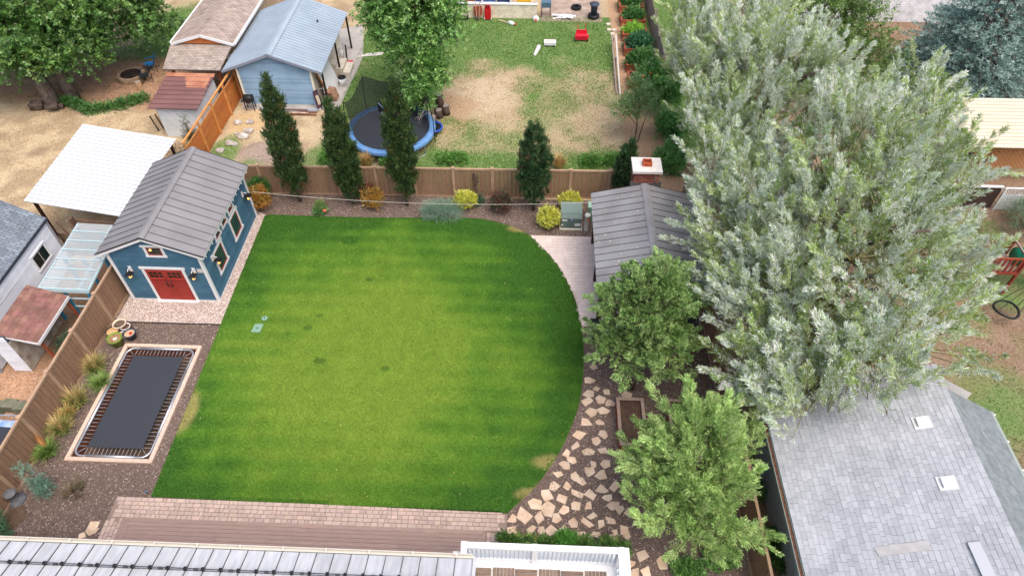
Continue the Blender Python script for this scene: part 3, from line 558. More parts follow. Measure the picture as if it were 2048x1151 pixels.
# ---------------------------------------------------------------- building helpers
def metal_roof(parent, E0, E1, R1, R0, n, m, seam_m, name='roof_panel', t=.03, rib=.022, rw=.014, ribs=True):
    """standing-seam slope: n panels between eave E0-E1 and ridge R0-R1, one seam on each"""
    E0, E1, R1, R0 = map(Vector, (E0, E1, R1, R0)); nrm = (E1 - E0).cross(R0 - E0).normalized()
    for i in range(n):
        a, b = i / n, (i + 1) / n; e0, e1, r1, r0 = E0.lerp(E1, a), E0.lerp(E1, b), R0.lerp(R1, b), R0.lerp(R1, a); g_ = (e1 - e0).normalized() * .004
        mb = MB().slab(e0 + g_, e1 - g_, r1 - g_, r0 + g_, t)
        if ribs: mb.bar(e0 + nrm * rib / 2, r0 + nrm * rib / 2, rw, rib, 1, nrm)
        mb.build(name, [m, seam_m], parent)
def shingle_roof(parent, E0, E1, R1, R0, course, tab, m, nparts=300, deck=None, full=True, gap=.006):
    """slope of overlapping tabs; the nearest ones are single pieces, the rest one field"""
    E0, E1, R1, R0 = map(Vector, (E0, E1, R1, R0)); nrm = (E1 - E0).cross(R0 - E0).normalized(); Ls = (R0 - E0).length; W = (E1 - E0).length; nc = int(round(Ls / course)); al = (E1 - E0).normalized()
    if deck: MB().slab(E0 - nrm * .012, E1 - nrm * .012, R1 - nrm * .012, R0 - nrm * .012, .12).build('roof_deck', deck, parent)
    tabs = []
    for j in range(nc):
        lo, hi = j / nc, min((j + 1.25) / nc, 1); a, b = E0.lerp(R0, lo), E1.lerp(R1, lo); a2, b2 = E0.lerp(R0, hi), E1.lerp(R1, hi)
        u = -random.random() * tab
        while u < W:
            w = tab * random.choice((.6, .8, 1, 1, 1.25)); u0, u1 = max(u, 0) + gap / 2, min(u + w, W) - gap / 2
            if u1 - u0 > .03:
                lift = nrm * (.012 + random.choice((0, 0, .005)))
                f0, f1 = u0 / W, u1 / W
                tabs.append((a.lerp(b, f0) + lift, a.lerp(b, f1) + lift, a2.lerp(b2, f1) + nrm * .002, a2.lerp(b2, f0) + nrm * .002))
            u += w
    cp = Vector((0, 0, CAM_H)); tabs.sort(key=lambda q: (q[0] - cp).length)
    for q in tabs[:nparts]: MB().slab(*q, .008).build('shingle', m, parent)
    if len(tabs) > nparts:
        mb = MB()
        for q in tabs[nparts:]: mb.slab(*q, .008)
        tag(mb.build('shingle_field', m, parent), kind='stuff')
def lap_wall(parent, A, B, z0, top, expo, m, name='siding_board', t=.034, backing=.08, bm=None):
    """clapboards from A to B (outside on the right hand); top is a height or a list of (s, z) along the wall"""
    A, B = Vector((*A, 0)), Vector((*B, 0)); W = (B - A).length; d = (B - A) / W; n = Vector((d.y, -d.x, 0))
    prof = [(0, top), (W, top)] if not isinstance(top, (list, tuple)) else top
    def span(z):
        xs_ = [s / 400 * W for s in range(401) if np.interp(s / 400 * W, [p[0] for p in prof], [p[1] for p in prof]) >= z]
        return (xs_[0], xs_[-1]) if xs_ else None
    zmax = max(p[1] for p in prof); z = z0
    outl = [A + d * p[0] + Vector((0, 0, p[1])) for p in prof]; base = [A + Vector((0, 0, z0)), B + Vector((0, 0, z0))]
    pl = base + outl[::-1]; k = len(pl); MB().add([p - n * .002 for p in pl] + [p - n * backing for p in pl], [tuple(range(k)), tuple(range(2 * k - 1, k - 1, -1))] + [(i, i + k, (i + 1) % k + k, (i + 1) % k) for i in range(k)]).build('wall', bm or GROOVE, parent)
    while z < zmax - .02:
        z1 = min(z + expo - .018, zmax - .004); s0, s1 = span(z), span(z1)
        if s0 and s1:
            p = [A + d * s0[0], A + d * s0[1], A + d * s1[1], A + d * s1[0]]; zz = (z, z, z1, z1); tt = (t, t, .004, .004)
            o_ = [q + n * tt[i] + Vector((0, 0, zz[i])) for i, q in enumerate(p)]; i_ = [q + Vector((0, 0, zz[i])) for i, q in enumerate(p)]
            MB().add(i_ + o_, [(3, 2, 1, 0), (4, 5, 6, 7), (0, 1, 5, 4), (1, 2, 6, 5), (2, 3, 7, 6), (3, 0, 4, 7)]).build(name, m, parent)
        z += expo
def frame4(mb, P, d, n, w, h, tw, dep, mi=0, head=0.0, sill=0.0):
    """four trim boards round an opening whose centre is P on the wall; d along the wall, n out of it"""
    P = Vector(P); d = Vector(d); n = Vector(n); z = Vector((0, 0, 1))
    M = Matrix((d, n, z)).transposed()
    f = lambda cx, cz, ww, hh, e=0: mb.obox(P + d * cx + z * cz + n * (dep / 2), (ww, dep + e, hh), M, mi)
    f(-(w + tw) / 2, 0, tw, h); f((w + tw) / 2, 0, tw, h); f(0, (h + tw) / 2, w + 2 * tw + head, tw, .02); f(0, -(h + tw) / 2, w + 2 * tw + sill, tw, .03)
    return mb
def window(parent, P, d, n, w, h, trim_m, sash_m, pane_m, tw=.09, cols=1, rows=1, name='window', head=.06, sill=.06, st=.04):
    P = Vector(P); d = Vector(d); n = Vector(n); z = Vector((0, 0, 1)); M = Matrix((d, n, z)).transposed()
    f = frame4(MB(), P, d, n, w, h, tw, .05, 0, head, sill).build(name, trim_m, parent)
    s = MB(); frame4(s, P, d, n, w - 2 * st, h - 2 * st, st, .035)
    for i in range(1, cols): s.obox(P + d * (-w / 2 + w * i / cols) + n * .018, (.02, .03, h - 2 * st), M)
    for i in range(1, rows): s.obox(P + z * (-h / 2 + h * i / rows) + n * .018, (w - 2 * st, .03, .02), M)
    s.build('sash', sash_m, f); MB().obox(P + n * .026, (w - 2 * st, .008, h - 2 * st), M).build('pane', pane_m, f)
    return f

GROOVE = mat('groove_shade', c(70, 76, 84), rough=.9); WHITE = mat('white_paint', c(226, 226, 227), rough=.5, dirt=.06); GLASS = mat('window_glass', c(26, 34, 30), rough=.06, spec=.8); METAL = mat('dark_metal', c(52, 52, 54), rough=.4, metal=.6); GALV = mat('galvanised_steel', c(190, 196, 204), rough=.35, metal=.7); BLACK = mat('black_plastic', c(30, 31, 33), rough=.5)
WARM = mat('warm_bulb', c(255, 190, 110), emit=(1, .48, .12), es=1.6); SOIL = mat('bed_soil', c(98, 76, 62), b=c(70, 54, 46), ns=14, bump=.8, bs=40); STEEL = mat('blue_tube', c(150, 180, 205), rough=.4, metal=.5)

# ---------------------------------------------------------------- fences
fb = mat('fence_board', c(152, 120, 96), b=c(132, 104, 84), ns=2.5, stretch=(9, 9, 1), var=.08, rough=.75, bump=.2, bs=30); fpost = mat('fence_rail', c(182, 152, 126), b=c(166, 136, 112), ns=3, rough=.7)
def fence(name, A, B, label, gap=1.97, side=1, h=1.83, bw=.197, start=0.0, m=fb, pm=fpost):
    A, B = Vector((*A, 0)), Vector((*B, 0)); W = (B - A).length; d = (B - A) / W; ang = math.atan2(d.y, d.x); t = thing(name, tuple(A), label, 'fence')
    bm_ = MB().box(-bw / 2 + .01, bw / 2 - .01, -.014, .014, .04, h - .09).mesh('board', m); pm_ = MB().box(-.065, .065, -.065, .065, 0, h + .02).box(-.085, .085, -.085, .085, h + .02, h + .05).mesh('post', pm); rm_ = MB().box(.07, gap - .07, -.045, .045, h - .09, h).mesh('top_rail', pm); bm2 = MB().box(.07, gap - .07, -.03, .03, .03, .1).mesh('bottom_rail', pm)
    s = start
    while s < W - .2:
        p = A + d * s; put('post', pm_, t, p, ang)
        if s + gap <= W + .3:
            put('top_rail', rm_, t, p, ang); put('bottom_rail', bm2, t, p, ang); nb = int((gap - .13) / bw + .5)
            for k in range(nb): put('fence_board', bm_, t, p + d * (.065 + (k + .5) * (gap - .13) / nb), ang, ((gap - .13) / nb / bw, 1 if k % 2 else 1.5, 1))
        s += gap
    return t
fence('back_fence', (-18.15, 27.1), (7.5, 27.45), 'long brown board fence behind the shrubs and columnar trees', start=.35)
fence('side_fence', (-18.15, 6.45), (-18.15, 26.9), 'brown board fence on the left beside the blue shed and grasses', start=.0, gap=1.98)
fence('garden_fence', (7.6, 5.6), (7.6, 27.3), 'brown board fence at right under the willow, beside the shingled house')

# ---------------------------------------------------------------- blue shed
SX0, SX1, SY0, SY1 = -17.72, -13.87, 19.68, 25.35; SZ = 3.0; RX = -15.8; RZ = 4.02; EZ = 3.02
shed = thing('blue_shed', (RX, 22.5, 0), 'blue clapboard shed with grey metal roof and red double doors', 'shed')
bl = mat('blue_siding', c(70, 108, 130), b=c(60, 97, 120), ns=2, var=.11, rough=.65, bump=.1, bs=30); red = mat('barn_red', c(164, 58, 48), b=c(150, 50, 42), ns=3, rough=.55, dirt=.1); rf = mat('grey_metal_roof', c(138, 136, 139), b=c(130, 128, 131), ns=1.2, rough=.5, var=.03, dirt=.08); seam = mat('roof_seam', c(58, 56, 58), rough=.5)  # roof_seam: dark rib colour carries the gaps and seam shadows
slope = (RZ - EZ) / 2.28
wallz = RZ - slope * (RX - SX0) - .10
lap_wall(shed, (SX0, SY0), (SX1, SY0), .1, [(0, wallz), (RX - SX0, RZ - .1), (SX1 - SX0, wallz)], .15, bl)
lap_wall(shed, (SX1, SY0), (SX1, SY1), .1, wallz, .15, bl); lap_wall(shed, (SX1, SY1), (SX0, SY1), .1, [(0, wallz), (SX1 - RX, RZ - .1), (SX1 - SX0, wallz)], .15, bl); lap_wall(shed, (SX0, SY1), (SX0, SY0), .1, wallz, .15, bl)
for x_, y_ in ((SX0, SY0), (SX1, SY0), (SX1, SY1), (SX0, SY1)): MB().box(x_ - .06, x_ + .06, y_ - .06, y_ + .06, .02, wallz - .03).build('corner_trim', WHITE, shed)
for a_, b_ in (((SX0 + .06, SY0 - .03), (-16.6, SY0)), ((-14.78, SY0 - .03), (SX1 - .06, SY0)), ((SX1, SY0 + .06), (SX1 + .03, SY1 - .06)), ((SX0 + .06, SY1), (SX1 - .06, SY1 + .03)), ((SX0 - .03, SY0 + .06), (SX0, SY1 - .06))): MB().box(a_[0], b_[0], a_[1], b_[1], .0, .12).build('base_trim', WHITE, shed)
RY0, RY1 = SY0 - .22, SY1 + .22
xl, xr = RX - 2.28, RX + 2.28
metal_roof(shed, (xr, RY0, EZ), (xr, RY1, EZ), (RX, RY1, RZ), (RX, RY0, RZ), 14, rf, seam); metal_roof(shed, (xl, RY1, EZ), (xl, RY0, EZ), (RX, RY0, RZ), (RX, RY1, RZ), 14, rf, seam)
MB().slab((RX, RY0 - .01, RZ + .05), (RX + .17, RY0 - .01, RZ - .02), (RX + .17, RY1 + .01, RZ - .02), (RX, RY1 + .01, RZ + .05), .015).slab((RX - .17, RY0 - .01, RZ - .02), (RX, RY0 - .01, RZ + .05), (RX, RY1 + .01, RZ + .05), (RX - .17, RY1 + .01, RZ - .02), .015).build('ridge_cap', rf, shed)
for yy in (RY0 - .005, RY1 + .005):
    for s_ in (-1, 1):
        MB().bar((RX, yy, RZ - .015), (RX + s_ * 2.29, yy, EZ - .015), .03, .06).build('roof_edge', seam, shed); MB().bar((RX + s_ * .01, yy + (.015 if yy < 22 else -.015), RZ - .11), (RX + s_ * 2.26, yy + (.015 if yy < 22 else -.015), EZ - .11), .035, .13).build('barge_board', WHITE, shed)
for s_ in (-1, 1): MB().box(RX + s_ * 2.22 - .015, RX + s_ * 2.22 + .015, RY0 + .04, RY1 - .04, EZ - .17, EZ - .04).build('fascia', WHITE, shed)
# double door
frame4(MB(), (-15.69, SY0 - .0, 1.04), (1, 0, 0), (0, -1, 0), 1.62, 1.96, .12, .05, 0, .12, .0).build('door_frame', WHITE, shed)
for s_ in (-1, 1):
    dx = -15.69 + s_ * .405; dr = MB().box(dx - .4, dx + .4, SY0 - .035, SY0 - .001, .07, 2.02).build('door', red, shed)
    pn = MB(); pn.box(dx - .33, dx + .33, SY0 - .05, SY0 - .035, .2, .3).box(dx - .33, dx - .25, SY0 - .05, SY0 - .035, .3, 1.2).box(dx + .25, dx + .33, SY0 - .05, SY0 - .035, .3, 1.2).box(dx - .33, dx + .33, SY0 - .05, SY0 - .035, 1.2, 1.3).build('door_panel', red, dr)
    MB().box(dx - .3, dx + .3, SY0 - .041, SY0 - .036, 1.5, 1.86).build('pane', mat('door_glass', c(70, 40, 28), b=c(40, 36, 30), ns=3, rough=.1, spec=.7), dr)
    mu = MB().box(dx - .33, dx + .33, SY0 - .09, SY0 - .03, 1.42, 1.48)
    for q in (-.3, -.1, .1, .3): mu.box(dx + q - .012, dx + q + .012, SY0 - .048, SY0 - .03, 1.5, 1.86)
    mu.box(dx - .3, dx + .3, SY0 - .049, SY0 - .03, 1.67, 1.69).box(dx - .31, dx + .31, SY0 - .05, SY0 - .03, 1.86, 1.89).build('muntin', red, dr)
    hx = -15.69 + s_ * .1; MB().tube([(hx, SY0 - .04, .98), (hx, SY0 - .1, 1.0), (hx, SY0 - .1, 1.22), (hx, SY0 - .04, 1.25)], .02, 6).box(hx - .035, hx + .035, SY0 - .045, SY0 - .034, .92, 1.34).build('handle', BLACK, dr)
MB().box(-16.62, -14.76, SY0 - .16, SY0 - .0, 0, .065).build('threshold', WHITE, shed)
w = window(shed, (-15.62, SY0, 3.1), (1, 0, 0), (0, -1, 0), .62, .46, WHITE, red, mat('warm_pane', c(70, 46, 26), b=c(30, 36, 24), ns=5, rough=.1, spec=.6), .11, head=.16)
MB().ball((-15.76, SY0 - .045, 3.17), .055).build('bulb', WARM, w)
dark = mat('dark_pane', c(22, 42, 26), b=c(46, 70, 44), ns=2.5, rough=.05, spec=.9)
for yy in (21.1, 23.25): window(shed, (SX1, yy, 1.42), (0, 1, 0), (1, 0, 0), .82, 1.05, WHITE, red, dark, .12, head=.1, sill=.1, st=.05)
for yy in (21.55, 22.4, 23.3): window(shed, (SX1, yy, 2.44), (0, 1, 0), (1, 0, 0), .46, .4, WHITE, red, dark, .1, head=.06, sill=.06)
def wall_lamp(P, n, s=1):
    P = Vector(P); n = Vector(n); d = Vector((n.y, -n.x, 0)); M = Matrix((d, n, Vector((0, 0, 1)))).transposed()
    l = MB().obox(P + n * .02, (.13, .03, .3), M).tube([P + n * .03 + Vector((0, 0, .05)), P + n * .15 + Vector((0, 0, .12)), P + n * .26 + Vector((0, 0, .06))], .016, 5).build('wall_lamp', [WHITE], shed)
    q = P + n * .26; mb = MB(); r0, r1 = .05, .15
    mb.add([q + d * a * r0 + n * b * r0 + Vector((0, 0, .06)) for a, b in ((-1, -1), (1, -1), (1, 1), (-1, 1))] + [q + d * a * r1 + n * b * r1 + Vector((0, 0, -.07)) for a, b in ((-1, -1), (1, -1), (1, 1), (-1, 1))], [(0, 1, 2, 3), (0, 4, 5, 1), (1, 5, 6, 2), (2, 6, 7, 3), (3, 7, 4, 0)])
    mb.build('lamp_shade', METAL, l)
    cg = MB(); [cg.tube([q + d * a * .1 + n * b * .1 + Vector((0, 0, -.05)), q + d * a * .08 + n * b * .08 + Vector((0, 0, -.26))], .012, 4) for a, b in ((-1, -1), (1, -1), (1, 1), (-1, 1))]; cg.build('lamp_cage', METAL, l)
    MB().obox(q + Vector((0, 0, -.19)), (.085, .085, .19), M).build('lamp_glass', WARM, l)
for x_ in (-17.08, -14.33): wall_lamp((x_, SY0 - .015, 2.0), (0, -1, 0))
for y_ in (20.45, 24.75): wall_lamp((SX1 + .015, y_, 1.95), (1, 0, 0))
MB().box(-14.2, -13.95, SY0 - .03, SY0 - .012, 1.86, 2.1).build('notice_plate', mat('plate', c(214, 206, 200)), shed)
for k in range(15):
    yy = RY0 + .15 + k * .4; MB().ball((xr + .03, yy, EZ - .14), .02, 6, 4).tube([(xr + .03, yy, EZ - .11), (xr + .03, yy, EZ - .05)], .012, 4).build('string_bulb', mat('frosted_bulb', c(240, 240, 235), rough=.3) if k == 0 else bpy.data.materials['frosted_bulb'], shed)
p0, p1 = Vector((-13.4, 24.9, 2.0)), Vector((2.62, 24.0, 2.62)); cab = [p0.lerp(p1, t / 24) - Vector((0, 0, .38 * 4 * (t / 24) * (1 - t / 24))) for t in range(25)]
tag(MB().tube(cab, .012, 5).build('string_light_cable', mat('pale_cable', c(176, 170, 158))), 'thin pale cable strung from the blue shed to the pavilion', 'cable')

# ---------------------------------------------------------------- pavilion with chimney
pav_t = thing('pavilion', (5.06, 21.6, 0), 'open pavilion with grey standing seam roof beside the curved lawn', 'pavilion')
timber = mat('dark_timber', c(78, 50, 36), b=c(60, 38, 28), ns=3, stretch=(8, 8, 1)); PX = 5.06; PZ = 3.42; PE = 2.82; PW = 2.38; PY0, PY1 = 18.78, 24.45
leafm = mat('pavilion_metal_roof', c(142, 142, 146), b=c(132, 131, 134), ns=.9, rough=.42, var=.03, dirt=.1)
metal_roof(pav_t, (PX + PW, PY0, PE), (PX + PW, PY1, PE), (PX, PY1, PZ), (PX, PY0, PZ), 14, leafm, seam); metal_roof(pav_t, (PX - PW, PY1, PE), (PX - PW, PY0, PE), (PX, PY0, PZ), (PX, PY1, PZ), 14, leafm, seam)
MB().slab((PX, PY0, PZ + .05), (PX + .17, PY0, PZ - .0), (PX + .17, PY1, PZ - .0), (PX, PY1, PZ + .05), .012).slab((PX - .17, PY0, PZ), (PX, PY0, PZ + .05), (PX, PY1, PZ + .05), (PX - .17, PY1, PZ), .012).build('ridge_cap', leafm, pav_t)
for yy in (PY0, PY1):
    for s_ in (-1, 1): MB().bar((PX, yy, PZ - .06), (PX + s_ * PW, yy, PE - .06), .04, .12).build('barge_board', timber, pav_t)
for s_ in (-1, 1):
    MB().box(PX + s_ * (PW - .05) - .02, PX + s_ * (PW - .05) + .02, PY0 + .05, PY1 - .05, PE - .14, PE - .02).build('fascia', seam, pav_t); MB().box(PX + s_ * 2.05 - .08, PX + s_ * 2.05 + .08, PY0 + .2, PY1 - .2, PE - .22, PE - .04).build('beam', timber, pav_t)
    for yy in (PY0 + .35, 21.6, PY1 - .35): MB().box(PX + s_ * 2.05 - .1, PX + s_ * 2.05 + .1, yy - .1, yy + .1, .03, PE - .22).build('post', timber, pav_t)
for yy in (PY0 + .35, 21.6, PY1 - .35): MB().box(PX - 2.0, PX + 2.0, yy - .06, yy + .06, PE - .2, PE - .06).build('tie_beam', timber, pav_t)
ch = thing('brick_chimney', (5.1, 24.95, 0), 'red brick chimney with flat pale cap behind the pavilion roof', 'chimney')
bk = mat('brick', c(156, 98, 82), b=c(118, 72, 62), ns=8, var=.3, rough=.9, bump=.4, bs=40); mort = mat('mortar', c(186, 172, 160))
hx, hy, cz = .55, .42, 3.98
MB().box(5.1 - hx + .02, 5.1 + hx - .02, 24.95 - hy + .02, 24.95 + hy - .02, 0, cz).build('core', mort, ch)
bm1 = MB().box(-.105, .105, -.04, .04, -.03, .03).mesh('brick', bk); z_ = 2.95; k = 0
while z_ < cz - .05:
    o_ = .115 * (k % 2)
    for side_, L_, base in ((0, 2 * hx, -hx), (1, 2 * hy, -hy)):
        u = -L_ / 2 + .11 - o_
        while u < L_ / 2:
            sc = 1.0
            if u - .1 < -L_ / 2: sc = .5; uu = -L_ / 2 + .055
            elif u + .1 > L_ / 2: sc = .5; uu = L_ / 2 - .055
            else: uu = u
            if side_ == 0: [put('brick', bm1, ch, (5.1 + uu, 24.95 + q * (hy - .03), z_ + .03), 0, (sc, 1, 1)) for q in (-1, 1)]
            else: [put('brick', bm1, ch, (5.1 + q * (hx - .03), 24.95 + uu, z_ + .03), math.pi / 2, (sc, 1, 1)) for q in (-1, 1)]
            u += .225
    z_ += .075; k += 1
MB().box(5.1 - hx + .004, 5.1 + hx - .004, 24.95 - hy + .004, 24.95 + hy - .004, 0, 2.94).build('lower_stack', brick_mat('stack_brick', c(160, 84, 66), c(120, 62, 52), c(186, 172, 160), .22, .075, rot=(R(90), 0, 0)), ch)
cap = MB().slab((5.1 - .66, 24.95 - .53, cz + .13), (5.1 + .66, 24.95 - .53, cz + .13), (5.1 + .66, 24.95 + .53, cz + .13), (5.1 - .66, 24.95 + .53, cz + .13), .12).build('cap', mat('pale_concrete', c(216, 212, 208), b=c(200, 196, 190), ns=5, rough=.8), ch)
fm = mat('clay_flue', c(190, 92, 58), b=c(160, 74, 48), ns=6); q = MB()
for a_, b_ in (((-.2, -.16), (.2, -.11)), ((-.2, .11), (.2, .16)), ((-.2, -.11), (-.15, .11)), ((.15, -.11), (.2, .11))): q.box(5.1 + a_[0], 5.1 + b_[0], 24.95 + a_[1], 24.95 + b_[1], cz + .13, cz + .34)
q.build('flue', fm, ch); MB().box(4.96, 5.24, 24.85, 25.05, cz + .131, cz + .15).build('flue_hole', mat('soot', c(30, 20, 16)), ch)
MB().slab((4.4, 24.36, 3.2), (5.8, 24.36, 3.2), (5.8, 24.56, 3.47), (4.4, 24.56, 3.47), .02).build('flashing', seam, ch)
# fallen leaves on the pavilion roof
lx_ = rng.uniform(PX - PW, PX + PW, 170); ly_ = rng.uniform(PY0 + .1, PY1 - .1, 170); lz_ = PZ - (PZ - PE) * np.abs(lx_ - PX) / PW + .02
flakes('fallen_leaves', lx_, ly_, lz_, .07, .04, [c(222, 206, 170), c(200, 170, 120), c(170, 140, 90), c(230, 220, 200)], 'small pale fallen leaves scattered over the pavilion roof', 'leaves')
x, y = scatter(LAWN, 1.1); flakes('lawn_leaves', x, y, .05, .05, .03, [c(220, 200, 130), c(200, 170, 110), c(190, 190, 110)], 'tiny yellow leaves scattered on the lawn', 'leaves')
# things under and beside the pavilion
pl = thing('post_lantern', (6.55, 17.6, 0), 'dark post lantern glowing amber between the leafy tree and the willow', 'lantern')
MB().box(6.5, 6.6, 17.55, 17.65, 0, 1.9).build('post', BLACK, pl); q = Vector((6.55, 17.6, 2.0)); MB().add([q + Vector((a * .05, b * .05, .14)) for a, b in ((-1, -1), (1, -1), (1, 1), (-1, 1))] + [q + Vector((a * .24, b * .24, 0)) for a, b in ((-1, -1), (1, -1), (1, 1), (-1, 1))], [(0, 1, 2, 3), (0, 4, 5, 1), (1, 5, 6, 2), (2, 6, 7, 3), (3, 7, 4, 0)]).build('lamp_shade', METAL, pl); MB().box(6.45, 6.65, 17.5, 17.7, 1.84, 1.98).build('lamp_glass', WARM, pl)
pl = thing('path_lantern', (2.75, 18.2, 0), 'small dark lantern with amber glow under the pavilion corner', 'lantern')
MB().box(2.71, 2.79, 18.16, 18.24, 0, .9).build('post', BLACK, pl); MB().box(2.55, 2.95, 18.0, 18.4, .98, 1.1).build('lamp_shade', METAL, pl); MB().box(2.67, 2.83, 18.12, 18.28, .86, .98).build('lamp_glass', WARM, pl)
# ---------------------------------------------------------------- shingled house at right
rh = thing('shingled_house', (12, 9.5, 0), 'house at lower right with pale grey shingle roof and white vents', 'house')
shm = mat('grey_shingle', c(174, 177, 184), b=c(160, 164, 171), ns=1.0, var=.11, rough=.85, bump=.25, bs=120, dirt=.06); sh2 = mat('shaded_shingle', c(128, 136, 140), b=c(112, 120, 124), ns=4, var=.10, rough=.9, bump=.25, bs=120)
stucco = mat('grey_stucco', c(190, 196, 202), b=c(176, 182, 188), ns=6, bump=.4, bs=80); HX0, HXR, HX1 = 8.15, 13.42, 15.35; HZ0, HZR, HZ1 = 2.95, 4.72, 3.55; HY0, HY1 = 4.2, 13.85
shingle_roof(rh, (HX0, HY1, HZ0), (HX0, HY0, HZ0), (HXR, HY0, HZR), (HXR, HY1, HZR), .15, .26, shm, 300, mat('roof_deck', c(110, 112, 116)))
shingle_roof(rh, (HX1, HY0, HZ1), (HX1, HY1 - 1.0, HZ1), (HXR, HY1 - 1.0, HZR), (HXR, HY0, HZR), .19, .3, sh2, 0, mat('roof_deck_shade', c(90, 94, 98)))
MB().box(8.55, 15.0, HY0, HY1 - .35, 0, 2.85).build('wall', stucco, rh)
MB().add([(8.55, HY1 - .36, 2.85), (15.0, HY1 - .36, 2.85), (15.0, HY1 - .36, 3.6), (HXR, HY1 - .36, HZR - .15), (8.55, HY1 - .36, 2.95)], [(4, 3, 2, 1, 0)]).build('gable', WHITE, rh)
g1 = MB().box(7.99, 8.01, HY0, HY1, HZ0 - .16, HZ0 - .02).box(8.12, 8.14, HY0, HY1, HZ0 - .16, HZ0 - .03).box(8.01, 8.12, HY0, HY1, HZ0 - .16, HZ0 - .14).build('gutter', mat('gutter_grey', c(128, 142, 140), rough=.5), rh)
MB().box(8.012, 8.118, HY0 + .01, HY1 - .01, HZ0 - .139, HZ0 - .07).build('gutter_litter', mat('leaf_litter', c(112, 74, 54), b=c(70, 48, 38), ns=14, bump=1, bs=30), rh)
g2 = MB().box(HX1 + .0, HX1 + .12, HY0, HY1 - 1.0, HZ1 - .12, HZ1 - .03).build('gutter', mat('gutter_sage', c(150, 160, 156), rough=.5), rh)
for k in range(9): MB().box(HX1 + .1, HX1 + .15, HY0 + .5 + k * 1.0, HY0 + .56 + k * 1.0, HZ1 - .05, HZ1 - .02).build('gutter_clip', WHITE, rh)
sl_ = (HZR - HZ0) / (HXR - HX0)
for px, py in ((1845, 842), (1896, 963)):
    q = G(px, py, 4.45); x_ = q.x; z_ = HZ0 + sl_ * (x_ - HX0) + .02; ax = Vector((1, 0, sl_)).normalized(); nz_ = Vector((-sl_, 0, 1)).normalized(); M = Matrix((ax, Vector((0, 1, 0)), nz_)).transposed(); P = Vector((x_, q.y, z_))
    v = MB().obox(P, (.5, .42, .03), M).build('roof_vent', WHITE, rh); tp = MB(); f = lambda a, b, h: P + ax * a + Vector((0, b, 0)) + nz_ * h
    tp.add([f(-.14, -.17, .0), f(.2, -.17, .0), f(.2, .17, .0), f(-.14, .17, .0), f(-.14, -.15, .10), f(.12, -.15, .13), f(.12, .15, .13), f(-.14, .15, .10)], [(4, 5, 6, 7), (0, 1, 5, 4), (1, 2, 6, 5), (2, 3, 7, 6), (3, 0, 4, 7)]).build('vent_hood', WHITE, v)
q = G(1820, 1095, 4.0); z_ = lambda x: HZ0 + sl_ * (x - HX0) + .03
MB().slab((q.x - .75, q.y - .12, z_(q.x - .75)), (q.x + .55, q.y - .05, z_(q.x + .55)), (q.x + .5, q.y + .22, z_(q.x + .5)), (q.x - .8, q.y + .15, z_(q.x - .8)), .012).build('flashing', mat('flashing_grey', c(178, 176, 176), b=c(164, 163, 164), ns=4), rh)
q = G(1965, 1125, 4.4); MB().slab((q.x - .12, q.y - 1.6, z_(q.x - .12) + .06), (q.x + .2, q.y - 1.6, z_(q.x + .2) + .06), (q.x + .1, q.y + .55, z_(q.x + .1) + .06), (q.x - .18, q.y + .55, z_(q.x - .18) + .06), .05).build('ridge_cap', mat('ridge_vent', c(186, 188, 196)), rh)

# ---------------------------------------------------------------- house in the foreground: metal porch roof and white balcony
fh = thing('foreground_house', (-7, 4, 0), 'foreground house with weathered grey metal roof and white balcony at lower left', 'house')
zr = mat('weathered_metal_roof', c(198, 200, 205), b=c(180, 182, 187), ns=1.6, rough=.45, metal=.0, var=.06, stretch=(6, 1, 1), dirt=.12); zs = mat('weathered_seam', c(78, 80, 84), rough=.5, metal=.3)
FZ = 5.0; FY = 6.78; FX0, FX1 = -19.6, -1.28; pit = .30; RYD = 4.2
metal_roof(fh, (FX1, FY, FZ), (FX0, FY, FZ), (FX0, FY - RYD, FZ + pit * RYD), (FX1, FY - RYD, FZ + pit * RYD), 40, zr, zs, rib=.025, rw=.014)
MB().slab((FX1 + .09, FY, FZ + .03), (FX1, FY, FZ + .03), (FX1, FY - RYD, FZ + pit * RYD + .03), (FX1 + .09, FY - RYD, FZ + pit * RYD + .03), .1).build('rake_trim', mat('rake_grey', c(196, 198, 200)), fh)
gut = mat('cream_gutter', c(214, 209, 199), rough=.45)
gt = MB().box(FX0, FX1, FY + .03, FY + .045, FZ - .13, FZ + .0).box(FX0, FX1, FY + .12, FY + .135, FZ - .13, FZ + .01).box(FX0, FX1, FY + .045, FY + .12, FZ - .13, FZ - .11).build('gutter', gut, fh)
for k in range(16): MB().box(FX0 + .6 + k * 1.15, FX0 + .63 + k * 1.15, FY + .03, FY + .14, FZ - .01, FZ + .015).build('gutter_hanger', gut, fh)
sy = FY - .62; sz = FZ + pit * .62
MB().tube([(FX0, sy, sz + .1), (FX1, sy, sz + .1)], .014, 6).tube([(FX0, sy - .03, sz + .055), (FX1, sy - .03, sz + .055)], .01, 6).build('snow_rail', zs, fh)
for k in range(41):
    x_ = FX0 + (FX1 - FX0) * k / 40; MB().box(x_ - .035, x_ + .035, sy - .04, sy + .04, sz + .02, sz + .12).build('rail_clamp', BLACK, fh)
for k in range(20):
    x_ = FX0 + (FX1 - FX0) * (k + .5) / 20 - .2; MB().box(x_ - .05, x_ + .05, sy - .03, sy + .03, sz + .0, sz + .07).build('snow_stop', zs, fh)
MB().box(FX0 + .3, FX1 - .2, 1.5, 6.3, 0, FZ - .14).build('wall', mat('house_wall', c(214, 208, 198)), fh)
BX0, BX1, BY0, BY1, BZ = -1.72, 2.84, 2.0, 7.62, 3.0
MB().box(BX0, BX1 + .3, BY0, BY1 + .42, BZ - .4, BZ).build('balcony_slab', WHITE, fh)
tile = mat('deck_tile', c(132, 112, 96), b=c(112, 94, 82), ns=4, var=.14, rough=.7); ts = .66
